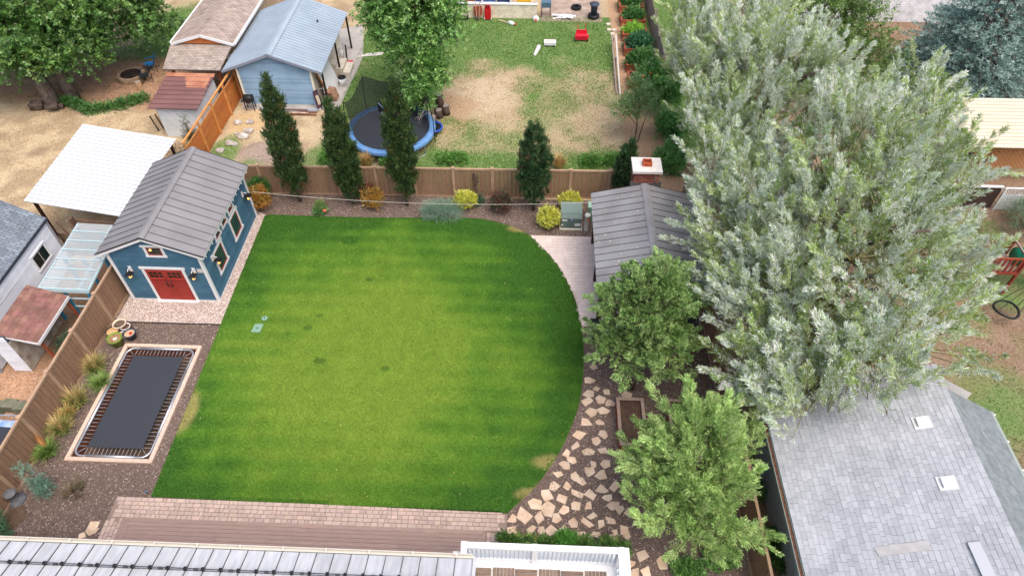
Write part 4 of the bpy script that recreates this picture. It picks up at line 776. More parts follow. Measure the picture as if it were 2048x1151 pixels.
tl = MB(); [tl.box(-ts / 2 + .012, ts / 2 - .012, -ts / 2 + .012 + k * .105, -ts / 2 + .1 + k * .105, 0, .03) for k in range(6)]; tm = tl.mesh('deck_tile', tile)
for i in range(7):
    for j in range(4): 
        x_ = BX0 + .2 + ts * (i + .5); y_ = BY1 - .3 - ts * (j + .5)
        if x_ < BX1 - .4: put('deck_tile', tm, fh, (x_, y_, BZ + .012), (0, 0, math.pi / 2 if (i + j) % 2 else 0))
rail = mat('white_vinyl', c(224, 226, 228), rough=.4); glass = mat('frosted_panel', c(150, 168, 180), rough=.2)
BALU = mat('shaded_vinyl', c(176, 188, 198), rough=.4)  # balusters are white; their shade is put into this greyer colour
def railing(A, B, n):
    A, B = Vector(A), Vector(B); d = (B - A).normalized(); t = MB().bar(A + Vector((0, 0, 1.02)), B + Vector((0, 0, 1.02)), .17, .09).bar(A + Vector((0, 0, .97)), B + Vector((0, 0, .97)), .07, .05).bar(A + Vector((0, 0, .12)), B + Vector((0, 0, .12)), .07, .09).build('railing', rail, fh)
    bm_ = MB().box(-.02, .02, -.02, .02, .16, .96).mesh('baluster', BALU)
    L_ = (B - A).length
    for k in range(n): put('baluster', bm_, t, A + d * L_ * (k + .5) / n)
railing((BX0, BY1 - .09, BZ), (BX1, BY1 - .09, BZ), 38); railing((BX1 - .09, BY0, BZ), (BX1 - .09, BY1 - .18, BZ), 34); railing((BX0 + .09, 6.5, BZ), (BX0 + .09, BY1 - .18, BZ), 7)
for x_, y_ in ((BX0 + .08, BY1 - .09), (.35, BY1 - .09), (BX1 - .09, BY1 - .09)): MB().box(x_ - .075, x_ + .075, y_ - .075, y_ + .075, BZ, BZ + 1.12).build('post', rail, fh)
for x_ in (BX0 + .3, BX1 - .3): MB().box(x_ - .12, x_ + .12, BY1 - .5, BY1 - .26, 0, BZ - .4).build('column', WHITE, fh)
MB().box(BX0 - .22, BX0 - .02, BY1 - .42, BY1 - .2, BZ + .55, BZ + .86).build('balcony_box', WHITE, fh)

# ---------------------------------------------------------------- left neighbour: white house, shelter, greenhouse lean-to, white roofed carport
nh = thing('white_sided_house', (-23.5, 18.5, 0), 'white sided house with blue grey shingle roof at the left edge', 'house')
sid = mat('white_siding', c(222, 225, 231), b=c(212, 215, 223), ns=3, var=.07, rough=.6)
lap_wall(nh, (-21.55, 15.5), (-21.55, 21.75), .1, 2.75, .16, sid)
lap_wall(nh, (-26.0, 15.5), (-21.55, 15.5), .1, 2.75, .16, sid); lap_wall(nh, (-21.55, 21.75), (-26.5, 21.75), .1, [(0, 2.75), (2.45, 4.1), (4.95, 2.75)], .16, sid)
brn = mat('corner_grey', c(150, 150, 156)); 
for y_ in (15.5, 21.75): MB().box(-21.6, -21.48, y_ - .05, y_ + .05, 0, 2.75).build('corner_trim', brn, nh)
bs_ = brick_mat('blue_grey_shingle', c(136, 144, 154), c(108, 116, 126), c(88, 95, 104), .24, .14)
MB().slab((-21.45, 15.3, 2.78), (-21.45, 21.85, 2.78), (-24.0, 21.95, 4.25), (-24.0, 15.2, 4.25), .12).build('roof', bs_, nh); MB().slab((-26.7, 21.95, 2.72), (-26.7, 15.2, 2.72), (-24.0, 15.2, 4.25), (-24.0, 21.95, 4.25), .12).build('roof', bs_, nh)
MB().box(-21.48, -21.44, 15.3, 21.85, 2.66, 2.79).build('fascia', mat('slate_fascia', c(62, 66, 74)), nh)
window(nh, (-21.53, 20.45, 1.75), (0, 1, 0), (1, 0, 0), .95, .75, WHITE, WHITE, GLASS, .06, cols=2)

wr = thing('white_carport', (-21, 25.8, 0), 'flat white metal carport roof on posts behind the blue shed', 'carport')
wm = mat('white_metal_roof', c(214, 217, 223), b=c(206, 209, 216), ns=1.0, rough=.45, var=.012, dirt=.03); wsm = mat('white_seam', c(166, 170, 178))
C0, C1, C2, C3 = Vector((-23.45, 23.3, 2.45)), Vector((-18.45, 22.35, 2.5)), Vector((-18.1, 28.2, 2.55)), Vector((-23.5, 29.4, 2.5))
for k in range(22):
    a, b = k / 22, (k + 1) / 22; l0, r0, l1, r1 = C0.lerp(C3, a), C1.lerp(C2, a), C0.lerp(C3, b), C1.lerp(C2, b); m0, m1 = l0.lerp(r0, .62), l1.lerp(r1, .62); g_ = Vector((0, .006, 0)); dz = Vector((0, 0, .012))
    MB().slab(l0 + g_, m0 + g_, m1, l1, .02).bar(l0 + dz, m0 + dz, .02, .02, 1).build('roof_sheet', [wm, wsm], wr); MB().slab(m0 + g_ + dz, r0 + g_ + dz, r1 + dz, m1 + dz, .02).bar(m0 + dz * 2, r0 + dz * 2, .02, .02, 1).build('roof_sheet', [wm, wsm], wr)
for p in (C0, C1, C2, C3): q = p.lerp((C0 + C2) / 2, .1); MB().box(q.x - .06, q.x + .06, q.y - .06, q.y + .06, 0, q.z - .04).build('post', timber, wr)
pile = thing('timber_pile', (-20.2, 22.9, 0), 'stacked old rails and planks beneath the near edge of the white carport', 'timber')
om = mat('old_wood', c(140, 116, 98), b=c(110, 90, 78), ns=3, stretch=(1, 8, 8), var=.25)
for k in range(7): MB().bar((-21.6 + random.uniform(-.3, .3), 22.75 + .06 * k, .15 + .23 * k), (-18.6, 22.65 + .05 * k, .15 + .23 * k + random.uniform(-.1, .1)), .09, .14).build('plank', om, pile)
for x_ in (-21.3, -18.9): MB().box(x_ - .07, x_ + .07, 22.75, 22.95, 0, 1.9).build('post', om, pile)
pf = thing('picket_fence', (-22, 22.3, 0), 'weathered leaning picket fence between the white house and the carport', 'fence')
for k in range(26):
    x_ = -24.2 + k * .17; MB().obox((x_, 22.25 + .02 * (k % 3), .72), (.11, .02, 1.45 + random.uniform(-.15, .12)), Matrix.Rotation(random.uniform(-.08, .08), 3, 'Y')).build('picket', om, pf)
for z_ in (.4, 1.15): MB().bar((-24.3, 22.29, z_), (-19.8, 22.29, z_), .05, .09).build('rail', om, pf)
for x_ in (-23.6, -21.2, -20.7): MB().bar((x_, 22.35, 0), (x_ - .25, 22.2, 2.3), .09).build('post', om, pf)

gh = thing('greenhouse_leanto', (-19.3, 20, 0), 'translucent corrugated lean-to with blue frame beside the white house', 'greenhouse')
pc = bpy.data.materials.new('corrugated_plastic'); pc.use_nodes = True; N = pc.node_tree.nodes; P_ = N['Principled BSDF']; P_.inputs['Base Color'].default_value = (*c(196, 206, 210), 1); P_.inputs['Roughness'].default_value = .25; P_.inputs['Alpha'].default_value = .5; P_.inputs['Specular IOR Level'].default_value = .6
blu = mat('blue_paint', c(60, 140, 176), rough=.6, dirt=.2); pblu = mat('pale_frame', c(176, 200, 206), rough=.6)
g0, g1_, g2_, g3_ = Vector((-20.35, 18.3, 2.12)), Vector((-18.3, 18.3, 2.05)), Vector((-18.45, 22.05, 2.28)), Vector((-20.3, 22.0, 2.4))
for k in range(7):
    a, b = k / 7, (k + 1) / 7; l0, r0, l1, r1 = g0.lerp(g3_, a), g1_.lerp(g2_, a), g0.lerp(g3_, b), g1_.lerp(g2_, b); mb = MB(); n = 12
    for j in range(n):
        t0, t1 = j / n, (j + 1) / n; z0_ = Vector((0, 0, .012 if j % 2 else -.012)); z1_ = Vector((0, 0, -.012 if j % 2 else .012)); A0, B0 = l0.lerp(l1, t0) + z0_, r0.lerp(r1, t0) + z0_; A1, B1 = l0.lerp(l1, t1) + z1_, r0.lerp(r1, t1) + z1_; mb.add([A0, B0, B1, A1], [(0, 1, 2, 3)])
    mb.build('roof_sheet', pc, gh); MB().bar(l0 + Vector((0, 0, .03)), r0 + Vector((0, 0, .03)), .05, .025).build('rafter', pblu, gh)
for p, q in ((g0, g3_), (g1_, g2_), (g0.lerp(g1_, .8), g3_.lerp(g2_, .8))): MB().bar(p - Vector((0, 0, .06)), q - Vector((0, 0, .06)), .06, .09).build('purlin', pblu, gh)
MB().bar(g0 - Vector((0, 0, .09)), g1_ - Vector((0, 0, .09)), .06, .16).build('front_rail', pblu, gh)
for x_ in (-20.25, -19.45, -18.45):
    for y_ in (18.4, 20.2, 21.9): MB().box(x_ - .05, x_ + .05, y_ - .05, y_ + .05, 0, 2.0).build('post', blu, gh)
for z_ in (.3, .9, 1.4): MB().bar((-19.45, 18.4, z_), (-18.45, 18.4, z_), .05, .06).build('rail', pblu, gh)
for y_ in (18.4, 20.2): MB().bar((-19.45, y_, .3), (-18.5, y_ + .9, .3), .06).build('brace', blu, gh)

bsn = thing('brown_shelter', (-20, 17, 0), 'small lean-to with brown shingle roof against the white house', 'shelter')
brs = mat('brown_shingle', c(140, 102, 92), b=c(122, 88, 80), ns=3, var=.22, rough=.9, bump=.2, bs=90)
shingle_roof(bsn, (-19.25, 15.75, 1.75), (-19.25, 18.25, 1.75), (-20.75, 18.3, 2.3), (-20.75, 15.68, 2.3), .19, .26, brs, 160, mat('plank_deck', c(110, 92, 82)))
MB().box(-19.27, -19.22, 15.75, 18.25, 1.6, 1.74).build('fascia', WHITE, bsn); MB().bar((-20.75, 15.7, 2.24), (-19.25, 15.74, 1.69), .03, .09).build('barge_board', WHITE, bsn)
rp = mat('red_post', c(150, 82, 54), b=c(120, 64, 44), ns=5)
for y_ in (15.95, 18.1): MB().bar((-19.2, y_ - .0, 0), (-19.35, y_, 1.7), .1).build('post', rp, bsn)
MB().slab((-20.72, 15.9, 2.1), (-20.72, 18.2, 2.1), (-20.98, 18.2, 2.5), (-20.98, 15.9, 2.5), .02).build('flashing', brn, bsn)
lap_wall(bsn, (-21.0, 15.62), (-20.3, 15.62), .05, 2.2, .16, sid); lap_wall(bsn, (-20.3, 15.62), (-20.3, 18.2), .05, 1.85, .16, mat('grimy_siding', c(176, 168, 158), b=c(130, 116, 104), ns=2.5, rough=.8))

# sunken trampoline in the left neighbour's yard
nt_ = thing('neighbour_trampoline', (-20.1, 12.9, 0), 'corner of a dark trampoline with blue padding beyond the left fence', 'trampoline')
MB().box(-22.6, -18.75, 9.6, 12.9, .28, .30).build('jumping_mat', mat('tramp_mat_dark', c(54, 58, 66), rough=.75), nt_)
MB().tube([(-22.6, 13.35, .3), (-18.9, 13.35, .3), (-18.45, 12.9, .3), (-18.45, 9.4, .3)], .03, 6).build('frame', GALV, nt_)
for k in range(14): MB().tube([(-22.3 + k * .27, 13.33, .3), (-22.25 + k * .27, 12.92, .3)], .012, 4).build('spring', GALV, nt_)
MB().slab((-22.6, 12.88, .33), (-20.0, 12.86, .33), (-20.2, 13.08, .36), (-22.6, 13.1, .35), .03).slab((-20.0, 12.83, .34), (-18.8, 12.78, .34), (-18.7, 13.06, .38), (-20.1, 13.1, .36), .03).build('pad', mat('blue_pad', c(112, 142, 196), b=c(168, 188, 212), ns=3), nt_)
for i in range(6): MB().obox((-21.6 + i * .5, 13.75 + .08 * (i % 2), .2), (.5, .4, .4), random.uniform(-.1, .1)).build('block', mat('concrete_block%d' % i, c(124, 120, 104), b=c(100, 104, 84), ns=4), nt_)
# ---------------------------------------------------------------- far left: red roofed shed, cedar fence, tan house
rs = thing('red_roof_shed', (-19.8, 33.3, 0), 'small pale metal shed with dark red ribbed roof beside the cedar fence', 'shed')
rrm = mat('red_metal_roof', c(132, 96, 94), b=c(140, 102, 98), ns=.8, rough=.45, metal=.2, var=.05, dirt=.15); cop = mat('rusty_metal_roof', c(184, 130, 102), b=c(160, 100, 80), ns=2, rough=.5); rib_m = mat('red_rib', c(104, 76, 76)); pale = mat('pale_metal_wall', c(226, 230, 234), b=c(212, 217, 223), ns=3, rough=.5, dirt=.12)
for k in range(8):
    a, b = k / 8, (k + 1) / 8; y0 = 31.7 + 3.3 * a; y1 = 31.7 + 3.3 * b; zz = lambda t: 2.0 + .25 * t
    MB().slab((-21.2, y0 + .004, zz(a)), (-18.45, y0 + .004, zz(a)), (-18.5, y1 - .004, zz(b)), (-21.3, y1 - .004, zz(b)), .03).bar((-21.2, y0, zz(a) + .015), (-18.45, y0, zz(a) + .012), .03, .03, 1).build('roof_panel', [rrm if k < 7 else cop, rib_m], rs)
MB().slab((-19.7, 33.6, 2.165), (-18.6, 33.6, 2.165), (-18.6, 34.6, 2.245), (-20.1, 34.6, 2.245), .01).build('rust_patch', cop, rs)
for k in range(10): MB().box(-20.9 + k * .235, -20.675 + k * .235, 31.95, 31.98, 0, 1.98).box(-20.9 + k * .235, -20.88 + k * .235, 31.93, 31.95, 0, 1.98).build('wall_sheet', pale, rs)
MB().box(-20.9, -18.6, 32.0, 34.8, 0, 1.95).build('wall', pale, rs)
ced = mat('cedar', c(196, 122, 62), b=c(170, 98, 48), ns=2, stretch=(2, 2, 9), var=.1, rough=.6); cedp = mat('cedar_post', c(216, 154, 92), b=c(196, 134, 76), ns=3)
cf = thing('cedar_fence', (-18.6, 33, 0), 'orange cedar fence of horizontal boards running up to the garage', 'fence')
A, B = Vector((-18.1, 28.6, 0)), Vector((-17.86, 37.9, 0)); d = (B - A).normalized(); L_ = (B - A).length; ang = math.atan2(d.y, d.x); nb = 5
bm_ = MB().box(.02, L_ / nb - .02, -.012, .012, -.066, .066).mesh('board', ced)
for k in range(nb):
    for j in range(11): put('fence_board', bm_, cf, A + d * (L_ * k / nb) + Vector((0, 0, .12 + j * .14)), ang)
pm_ = MB().box(-.045, .045, -.045, .045, 0, 2.05).mesh('post', cedp)
for k in range(nb + 1): put('post', pm_, cf, A + d * (L_ * k / nb) + Vector((.06, 0, 0)), ang)
MB().bar(A + Vector((0, 0, 2.02)), B + Vector((0, 0, 2.02)), .1, .07).build('top_rail', cedp, cf)
MB().bar(A + Vector((0, 0, 1.66)), B + Vector((0, 0, 1.66)), .04, .06).build('mid_rail', cedp, cf)

th = thing('tan_shingled_house', (-20, 41, 0), 'long outbuilding with tan shingle roof and small wooden gable at top left', 'house')
ts_m = brick_mat('tan_shingle', c(176, 160, 150), c(156, 140, 132), c(120, 106, 100), .3, .16); cwall = mat('tan_wall', c(186, 166, 142), b=c(170, 150, 128), ns=2)
TX0, TX1, TM = -21.75, -18.0, -19.87
for s_, xe in ((-1, TX0), (1, TX1)):
    if s_ > 0: MB().slab((xe, 37.4, 2.85), (xe, 52, 2.85), (TM, 52, 3.35), (TM, 37.4, 3.35), .1).build('roof', ts_m, th)
    else: MB().slab((xe, 52, 2.85), (xe, 37.4, 2.85), (TM, 37.4, 3.35), (TM, 52, 3.35), .1).build('roof', ts_m, th)
    MB().box(min(xe, xe + s_ * .1), max(xe, xe + s_ * .1), 37.4, 52, 2.72, 2.86).build('gutter', WHITE, th)
for s_ in (-1, 1): MB().bar((TM, 37.33, 3.3), (TM + s_ * 1.9, 37.33, 2.76), .06, .16).build('barge_board', WHITE, th)
for k in range(5): zz = 2.78 + k * .1; w_ = 1.65 * (1 - k / 5.2); MB().box(TM - w_, TM + w_, 37.42, 37.45, zz, zz + .095).build('gable_board', ced, th)
MB().slab((-21.7, 35.35, 2.25), (-18.35, 35.35, 2.25), (-18.15, 37.5, 2.72), (-21.85, 37.5, 2.72), .08).build('porch_roof', brick_mat('tan_shingle_porch', c(176, 162, 152), c(150, 138, 130), c(118, 106, 100), .26, .13), th)
MB().box(-21.4, -18.3, 38, 52, 0, 2.8).build('wall', cwall, th)
for x_ in (-21.3, -18.6): MB().box(x_ - .07, x_ + .07, 35.6, 35.74, 0, 2.2).build('post', rp, th)
MB().bar((-21.2, 35.67, .75), (-19.9, 35.67, .75), .08, .1).bar((-21.2, 35.67, .2), (-19.9, 35.67, .2), .08, .08).build('porch_rail', rp, th)
for k in range(9): MB().box(-21.1 + k * .14, -21.07 + k * .14, 35.65, 35.69, .2, .75).build('baluster', BLACK, th)
for a_, b_ in (((-19.9, 35.67, .1), (-18.8, 35.67, .95)), ((-19.9, 35.67, .95), (-18.8, 35.67, .1))): MB().bar(a_, b_, .09, .09).build('brace', rp, th)
MB().lathe([(.02, 0), (.3, .06), (.36, .12), (.3, .1), (.02, .05)], (-18.1, 37.0, 2.1), 16).build('satellite_dish', GALV, th)
pth = tag(MB().prism([(-24.3, 49.5), (-23.1, 49.5), (-21.9, 43.2), (-22.4, 42.6), (-23.2, 45.4)], .003, .01).build('brick_path', joint), kind='structure')
for k in range(15):
    for j in range(3):
        t = k / 15; xx = -23.9 + 1.75 * t + j * .3; yy = 49.2 - 6.3 * t; MB().obox((xx, yy, .02), (.27, .38, .03), .25).build('paver', pav2, pth)

# ---------------------------------------------------------------- blue garage
ga = thing('blue_garage', (-15.2, 38.5, 0), 'light blue clapboard garage with pale blue metal roof', 'garage')
gr = mat('pale_blue_metal_roof', c(162, 176, 189), b=c(152, 166, 180), ns=1, rough=.45, var=.02, dirt=.05); grs = mat('pale_blue_seam', c(132, 148, 168)); gs_ = mat('light_blue_siding', c(146, 176, 200), b=c(132, 162, 188), ns=1.2, var=.1, rough=.7, dirt=.12)
GX0, GX1, GM = -17.35, -13.05, -15.2
lap_wall(ga, (GX0, 35.45), (GX1, 35.45), .05, [(0, 2.4), (GM - GX0, 3.28), (GX1 - GX0, 2.4)], .125, gs_); lap_wall(ga, (GX1, 35.45), (GX1, 42.3), .05, 2.4, .3, mat('cream_wall', c(222, 214, 196), rough=.8, dirt=.2)); lap_wall(ga, (GX0, 42.3), (GX0, 35.45), .05, 2.4, .2, gs_)
lap_wall(ga, (GX1, 42.3), (GX0, 42.3), .05, [(0, 2.4), (GX1 - GM, 3.28), (GX1 - GX0, 2.4)], .2, gs_)
metal_roof(ga, (-12.3, 35.15, 2.35), (-12.3, 42.55, 2.35), (GM, 42.55, 3.42), (GM, 35.15, 3.42), 26, gr, grs, rib=.02, rw=.02); metal_roof(ga, (-18.12, 42.55, 2.35), (-18.12, 35.15, 2.35), (GM, 35.15, 3.42), (GM, 42.55, 3.42), 26, gr, grs, rib=.012, rw=.014)
MB().slab((GM, 35.1, 3.47), (GM + .22, 35.1, 3.4), (GM + .22, 42.6, 3.4), (GM, 42.6, 3.47), .012).slab((GM - .22, 35.1, 3.4), (GM, 35.1, 3.47), (GM, 42.6, 3.47), (GM - .22, 42.6, 3.4), .012).build('ridge_cap', gr, ga)
for xe in (-12.28, -18.14): MB().bar((GM, 35.13, 3.36), (xe, 35.13, 2.29), .05, .14).build('barge_board', mat('slate_trim', c(134, 142, 156)) if xe > -15 else bpy.data.materials['slate_trim'], ga)
for x_ in (GX0, GX1): MB().box(x_ - .06, x_ + .06, 35.37, 35.47, 0, 2.38).build('corner_trim', mat('cream_trim', c(232, 226, 208)) if x_ == GX0 else bpy.data.materials['cream_trim'], ga)
for y_ in (35.3, 38.8, 42.2): MB().box(-12.42, -12.32, y_, y_ + .1, 0, 2.2).build('post', BLACK, ga)
MB().lathe([(.05, 0), (.05, .12), (.03, .16)], (-13.6, 40.2, 2.84), 10, close=True).build('roof_vent', BLACK, ga)
sb_ = tag(MB().prism([(-17.6, 34.9), (-11.75, 34.9), (-11.4, 41.2), (-12.2, 45.6), (-17.6, 43)], .0, .03).build('garage_slab', mat('grey_concrete', c(182, 176, 170), b=c(164, 158, 152), ns=1.2, rough=.9, bump=.2, dirt=.15)), kind='structure')
tag(MB().prism([(-17.95, 35.5), (-17.3, 35.5), (-17.3, 38), (-17.9, 38)], 0, .025).build('side_slab', bpy.data.materials['grey_concrete']), kind='structure')
st = thing('concrete_steps', (-12.4, 39.3, 0), 'pale concrete steps against the open side of the blue garage', 'steps')
cst = mat('step_concrete', c(214, 204, 188), b=c(196, 186, 172), ns=3)
for k in range(3): MB().box(-13.0 + .42 * k, -12.58 + .42 * k, 38.7, 40.0, .03, .85 - .27 * k).build('step', cst, st)
def simple(name, mb, m, label, cat, group=None): return tag(mb.build(name, m), label, cat, group)
ob = thing('leaning_white_door', (-12.7, 37.2, 0), 'white door panel leaning against the blue garage opening', 'door')
MB().slab((-12.35, 36.2, .04), (-12.35, 38.1, .04), (-12.95, 38.3, 1.95), (-12.95, 36.0, 1.95), .04).build('panel', WHITE, ob); MB().bar((-12.37, 36.15, .04), (-12.97, 35.95, 1.95), .05, .08).build('edge', ced, ob)
bk_ = thing('trash_bucket', (-12.0, 37.7, .03), 'white bucket with dark rim on the slab beside the blue garage', 'bucket')
MB().lathe([(.01, .01), (.19, .01), (.24, .55), (.22, .55), (.18, .05), (.01, .05)], (-12.0, 37.7, .03), 16).build('body', WHITE, bk_, True); MB().lathe([(.24, .5), (.26, .55), (.22, .57), (.2, .5), (.01, .42)], (-12.0, 37.7, .03), 16).build('liner', BLACK, bk_)
wb = thing('upturned_barrow', (-12.25, 36.1, .03), 'rusty tan wheelbarrow tipped beside the garage opening', 'wheelbarrow')
MB().add([(-12.55, 35.95, .1), (-12.0, 35.8, .1), (-11.95, 36.35, .1), (-12.45, 36.5, .1), (-12.62, 35.85, .62), (-12.2, 35.75, .66), (-12.1, 36.4, .66), (-12.55, 36.6, .62)], [(0, 1, 2, 3), (0, 4, 5, 1), (1, 5, 6, 2), (2, 6, 7, 3), (3, 7, 4, 0), (7, 6, 5, 4)]).build('tray', mat('rust_tan', c(176, 142, 118), b=c(140, 100, 80), ns=5), wb); MB().tube([(-12.62, 35.8, .12), (-12.6, 35.75, .6), (-12.55, 36.6, .62)], .03, 5).build('handle', BLACK, wb)
bi = thing('bicycle', (-12.75, 35.95, .03), 'old pale bicycle leaning at the near corner of the garage opening', 'bicycle')
for q in ((-12.85, 36.5, .35), (-12.6, 35.6, .35)):
    MB().tube([(q[0] + .02 * math.cos(t), q[1] + .3 * math.cos(t), q[2] + .3 * math.sin(t)) for t in np.linspace(0, 2 * math.pi, 16, endpoint=False)], .025, 5, closed=True).build('wheel', BLACK, bi)
MB().tube([(-12.85, 36.5, .35), (-12.75, 36.1, .85), (-12.6, 35.7, .9), (-12.6, 35.6, .35)], .022, 5).tube([(-12.72, 36.0, .35), (-12.75, 36.15, .95)], .02, 5).tube([(-12.72, 36.0, .35), (-12.6, 35.7, .88)], .02, 5).build('frame', mat('pale_frame_tube', c(214, 190, 176)), bi); MB().tube([(-12.85, 35.62, 1.02), (-12.6, 35.68, .98), (-12.35, 35.62, 1.02)], .018, 5).build('handlebar', GALV, bi); MB().ball((-12.75, 36.15, 1.0), (.07, .13, .04)).build('saddle', BLACK, bi)
sld = thing('purple_sled', (-13.0, 35.15, .03), 'dark purple sled standing at the near right corner of the blue garage', 'sled')
MB().slab((-12.95, 34.95, .03), (-12.75, 35.35, .03), (-12.9, 35.42, 1.1), (-13.05, 35.05, 1.15), .05).build('shell', mat('dark_purple', c(86, 62, 78)), sld); MB().slab((-12.88, 35.05, .25), (-12.78, 35.26, .25), (-12.88, 35.3, .8), (-12.98, 35.1, .85), .02).build('seat', mat('sled_cream', c(200, 190, 170)), sld); MB().tube([(-12.75, 35.0, .03), (-12.7, 35.1, .5), (-12.8, 35.4, .5)], .03, 5).build('runner', BLACK, sld)
sc_t = thing('scrap_heap', (-12.45, 38.2, .03), 'heap of grey brown scrap between the white door and the concrete steps', 'scrap'); jk = mat('junk_mix', c(150, 132, 112), b=c(66, 60, 56), ns=9, mixlo=.45, mixhi=.55); 
for i in range(9):
    x_, y_ = random.uniform(-12.75, -12.2), random.uniform(37.9, 38.6); MB().obox((x_, y_, .06 + .05 * (i % 4)), (random.uniform(.12, .35), random.uniform(.08, .2), .08), Matrix.Rotation(random.random() * 3, 3, 'Z') @ Matrix.Rotation(random.uniform(-.4, .4), 3, 'X')).build('scrap_piece', jk, sc_t)
q = thing('floor_jack', (-12.3, 40.9, .03), 'black upright stand with red base behind the concrete steps', 'stand'); MB().bar((-12.3, 40.4, .05), (-12.35, 40.9, 1.0), .09).build('column', BLACK, q); MB().obox((-12.15, 40.35, .1), (.5, .2, .12), .3).build('base', mat('jack_red', c(190, 60, 50)), q)
q = thing('gas_cylinder', (-12.65, 40.6, .03), 'white gas cylinder behind the concrete steps', 'cylinder'); MB().lathe([(.01, 0), (.14, 0), (.15, .7), (.08, .82), (.05, .9), (.01, .9)], (-12.65, 40.6, .03), 12).build('body', WHITE, q, True); MB().lathe([(.09, .82), (.09, .96)], (-12.65, 40.6, .03), 10).build('collar', WHITE, q)
q = thing('white_plank_walk', (-10.9, 41.3, 0), 'white broken boards lying from the garage slab into the grass', 'boards')
for k in range(3): MB().obox((-11.0 + .15 * k, 41.35 + .14 * k, .035), (1.6 - .2 * k, .12, .03), .22).build('board', mat('white_board%d' % k, c(226, 222, 212), dirt=.2), q)
lg = thing('lumber_pile', (-14.5, 34.7, 0), 'long weathered boards and pipes laid along the front of the blue garage', 'lumber')
lm = [mat('lumber_a', c(206, 190, 172), b=c(160, 130, 110), ns=4), mat('lumber_b', c(150, 160, 176), rough=.5), mat('lumber_c', c(140, 96, 72), b=c(110, 76, 60), ns=4)]
for k in range(9): z_ = .05 + .06 * (k // 4); MB().bar((-16.2 + random.uniform(-.3, .4), 34.35 + .12 * (k % 5), z_), (-12.9 + random.uniform(-.6, .3), 34.35 + .13 * (k % 5) + random.uniform(-.1, .1), z_), .09, .05).build('board', lm[k % 3], lg)
MB().bar((-15.0, 34.2, .04), (-15.05, 33.7, .04), .1, .05).build('board', WHITE, lg)
gl_ = thing('black_grill', (-16.95, 34.85, 0), 'black barrel grill between the cedar fence and the blue garage', 'grill')
MB().lathe([(.01, -.3), (.2, -.3), (.26, -.15), (.26, .15), (.2, .3), (.01, .3)], (0, 0, 0), 12, close=False); gm_ = MB(); gm_.tube([(-17.25, 34.85, .75), (-17.2, 34.85, .75), (-16.7, 34.85, .75), (-16.65, 34.85, .75)], [.12, .24, .24, .12], 12).build('drum', BLACK, gl_, True); MB().box(-17.3, -16.6, 34.5, 34.62, .72, .75).build('shelf', METAL, gl_)
for a_, b_ in ((-17.2, 34.7), (-16.7, 34.7), (-17.2, 35.0), (-16.7, 35.0)): MB().bar((a_, b_, 0), (a_, b_, .6), .04).build('leg', BLACK, gl_)
simple('plant_pot', MB().lathe([(.01, 0), (.14, 0), (.18, .3), (.15, .3), (.13, .04)], (-17.3, 35.5, .03), 12), mat('maroon_pot', c(90, 52, 50)), 'small maroon pot at the left corner of the blue garage', 'pot')

# ---------------------------------------------------------------- cream house at the top, junk in front of it
cr = thing('cream_house', (-3, 48.5, 0), 'cream block house with open storage porch at the top edge', 'house')
cm = brick_mat('cream_block', c(232, 222, 202), c(226, 214, 194), c(204, 192, 172), .4, .2, rot=(R(90), 0, 0), msize=.006)
MB().box(-6.4, -.05, 46.95, 47.15, 0, 1.0).build('porch_wall', cm, cr); MB().box(-6.45, 0.0, 46.9, 47.2, 1.0, 1.06).build('wall_cap', WHITE, cr); MB().box(-6.4, -.05, 49.6, 54, 0, 3).build('wall', cm, cr)
for x_ in (-6.3, -3.9, -1.9, -.1): MB().box(x_ - .06, x_ + .06, 46.98, 47.12, 1.06, 2.7).build('post', WHITE, cr)
for k, (x0, x1, cl) in enumerate(((-6.1, -5.2, (60, 70, 90)), (-5.1, -4.5, (150, 96, 60)), (-4.4, -3.0, (64, 96, 150)), (-2.9, -1.9, (40, 60, 110)), (-1.5, -.5, (214, 170, 50)))): MB().box(x0, x1, 47.3, 48.0, .05, 1.25 + .1 * (k % 2)).build('storage_box', mat('box_%d' % k, c(*cl)), cr)
MB().box(-13.2, -10.3, 49.6, 50.4, 0, .9).build('garden_wall', cm, cr)
tag(MB().prism([(.2, 46.6), (4.6, 46.6), (4.6, 53), (.2, 53)], .002, .012).build('side_patio', mat('dusty_slab', c(176, 160, 148), b=c(150, 128, 114), ns=2, dirt=.2)), kind='structure')
ht_ = thing('hand_truck', (-5.2, 46.75, 0), 'black two wheeled hand truck leaning on the cream wall', 'hand truck')
for s_ in (-.22, .22): MB().bar((-5.2 + s_, 46.7, .1), (-5.2 + s_, 46.88, 1.2), .05).build('rail', BLACK, ht_); MB().tube([(-5.2 + s_ * 1.25 - .03, 46.72, .13), (-5.2 + s_ * 1.25 + .03, 46.72, .13)], .13, 12).build('wheel', BLACK, ht_)
for z_ in (.2, .65, 1.0, 1.18): MB().bar((-5.42, 46.71 + z_ * .15, z_), (-4.98, 46.71 + z_ * .15, z_), .04).build('cross_bar', METAL, ht_)
MB().box(-5.42, -4.98, 46.5, 46.7, .02, .05).build('toe_plate', BLACK, ht_)
w1 = thing('rusty_wheelbarrow', (-4.2, 46.7, 0), 'rust red wheelbarrow stood upright against the cream wall', 'wheelbarrow')
rust = mat('rust_red', c(168, 86, 62), b=c(140, 66, 50), ns=5); pts_ = [(-.3, .95), (.3, .95), (.32, .5), (.16, .22), (-.16, .22), (-.32, .5)]
MB().add([(-4.2 + a, 46.62 + .12 * b, b) for a, b in pts_] + [(-4.2 + a * .7, 46.85, .3 + b * .65) for a, b in pts_], [tuple(range(6)), tuple(range(11, 5, -1))] + [(i, i + 6, (i + 1) % 6 + 6, (i + 1) % 6) for i in range(6)]).build('tray', rust, w1)
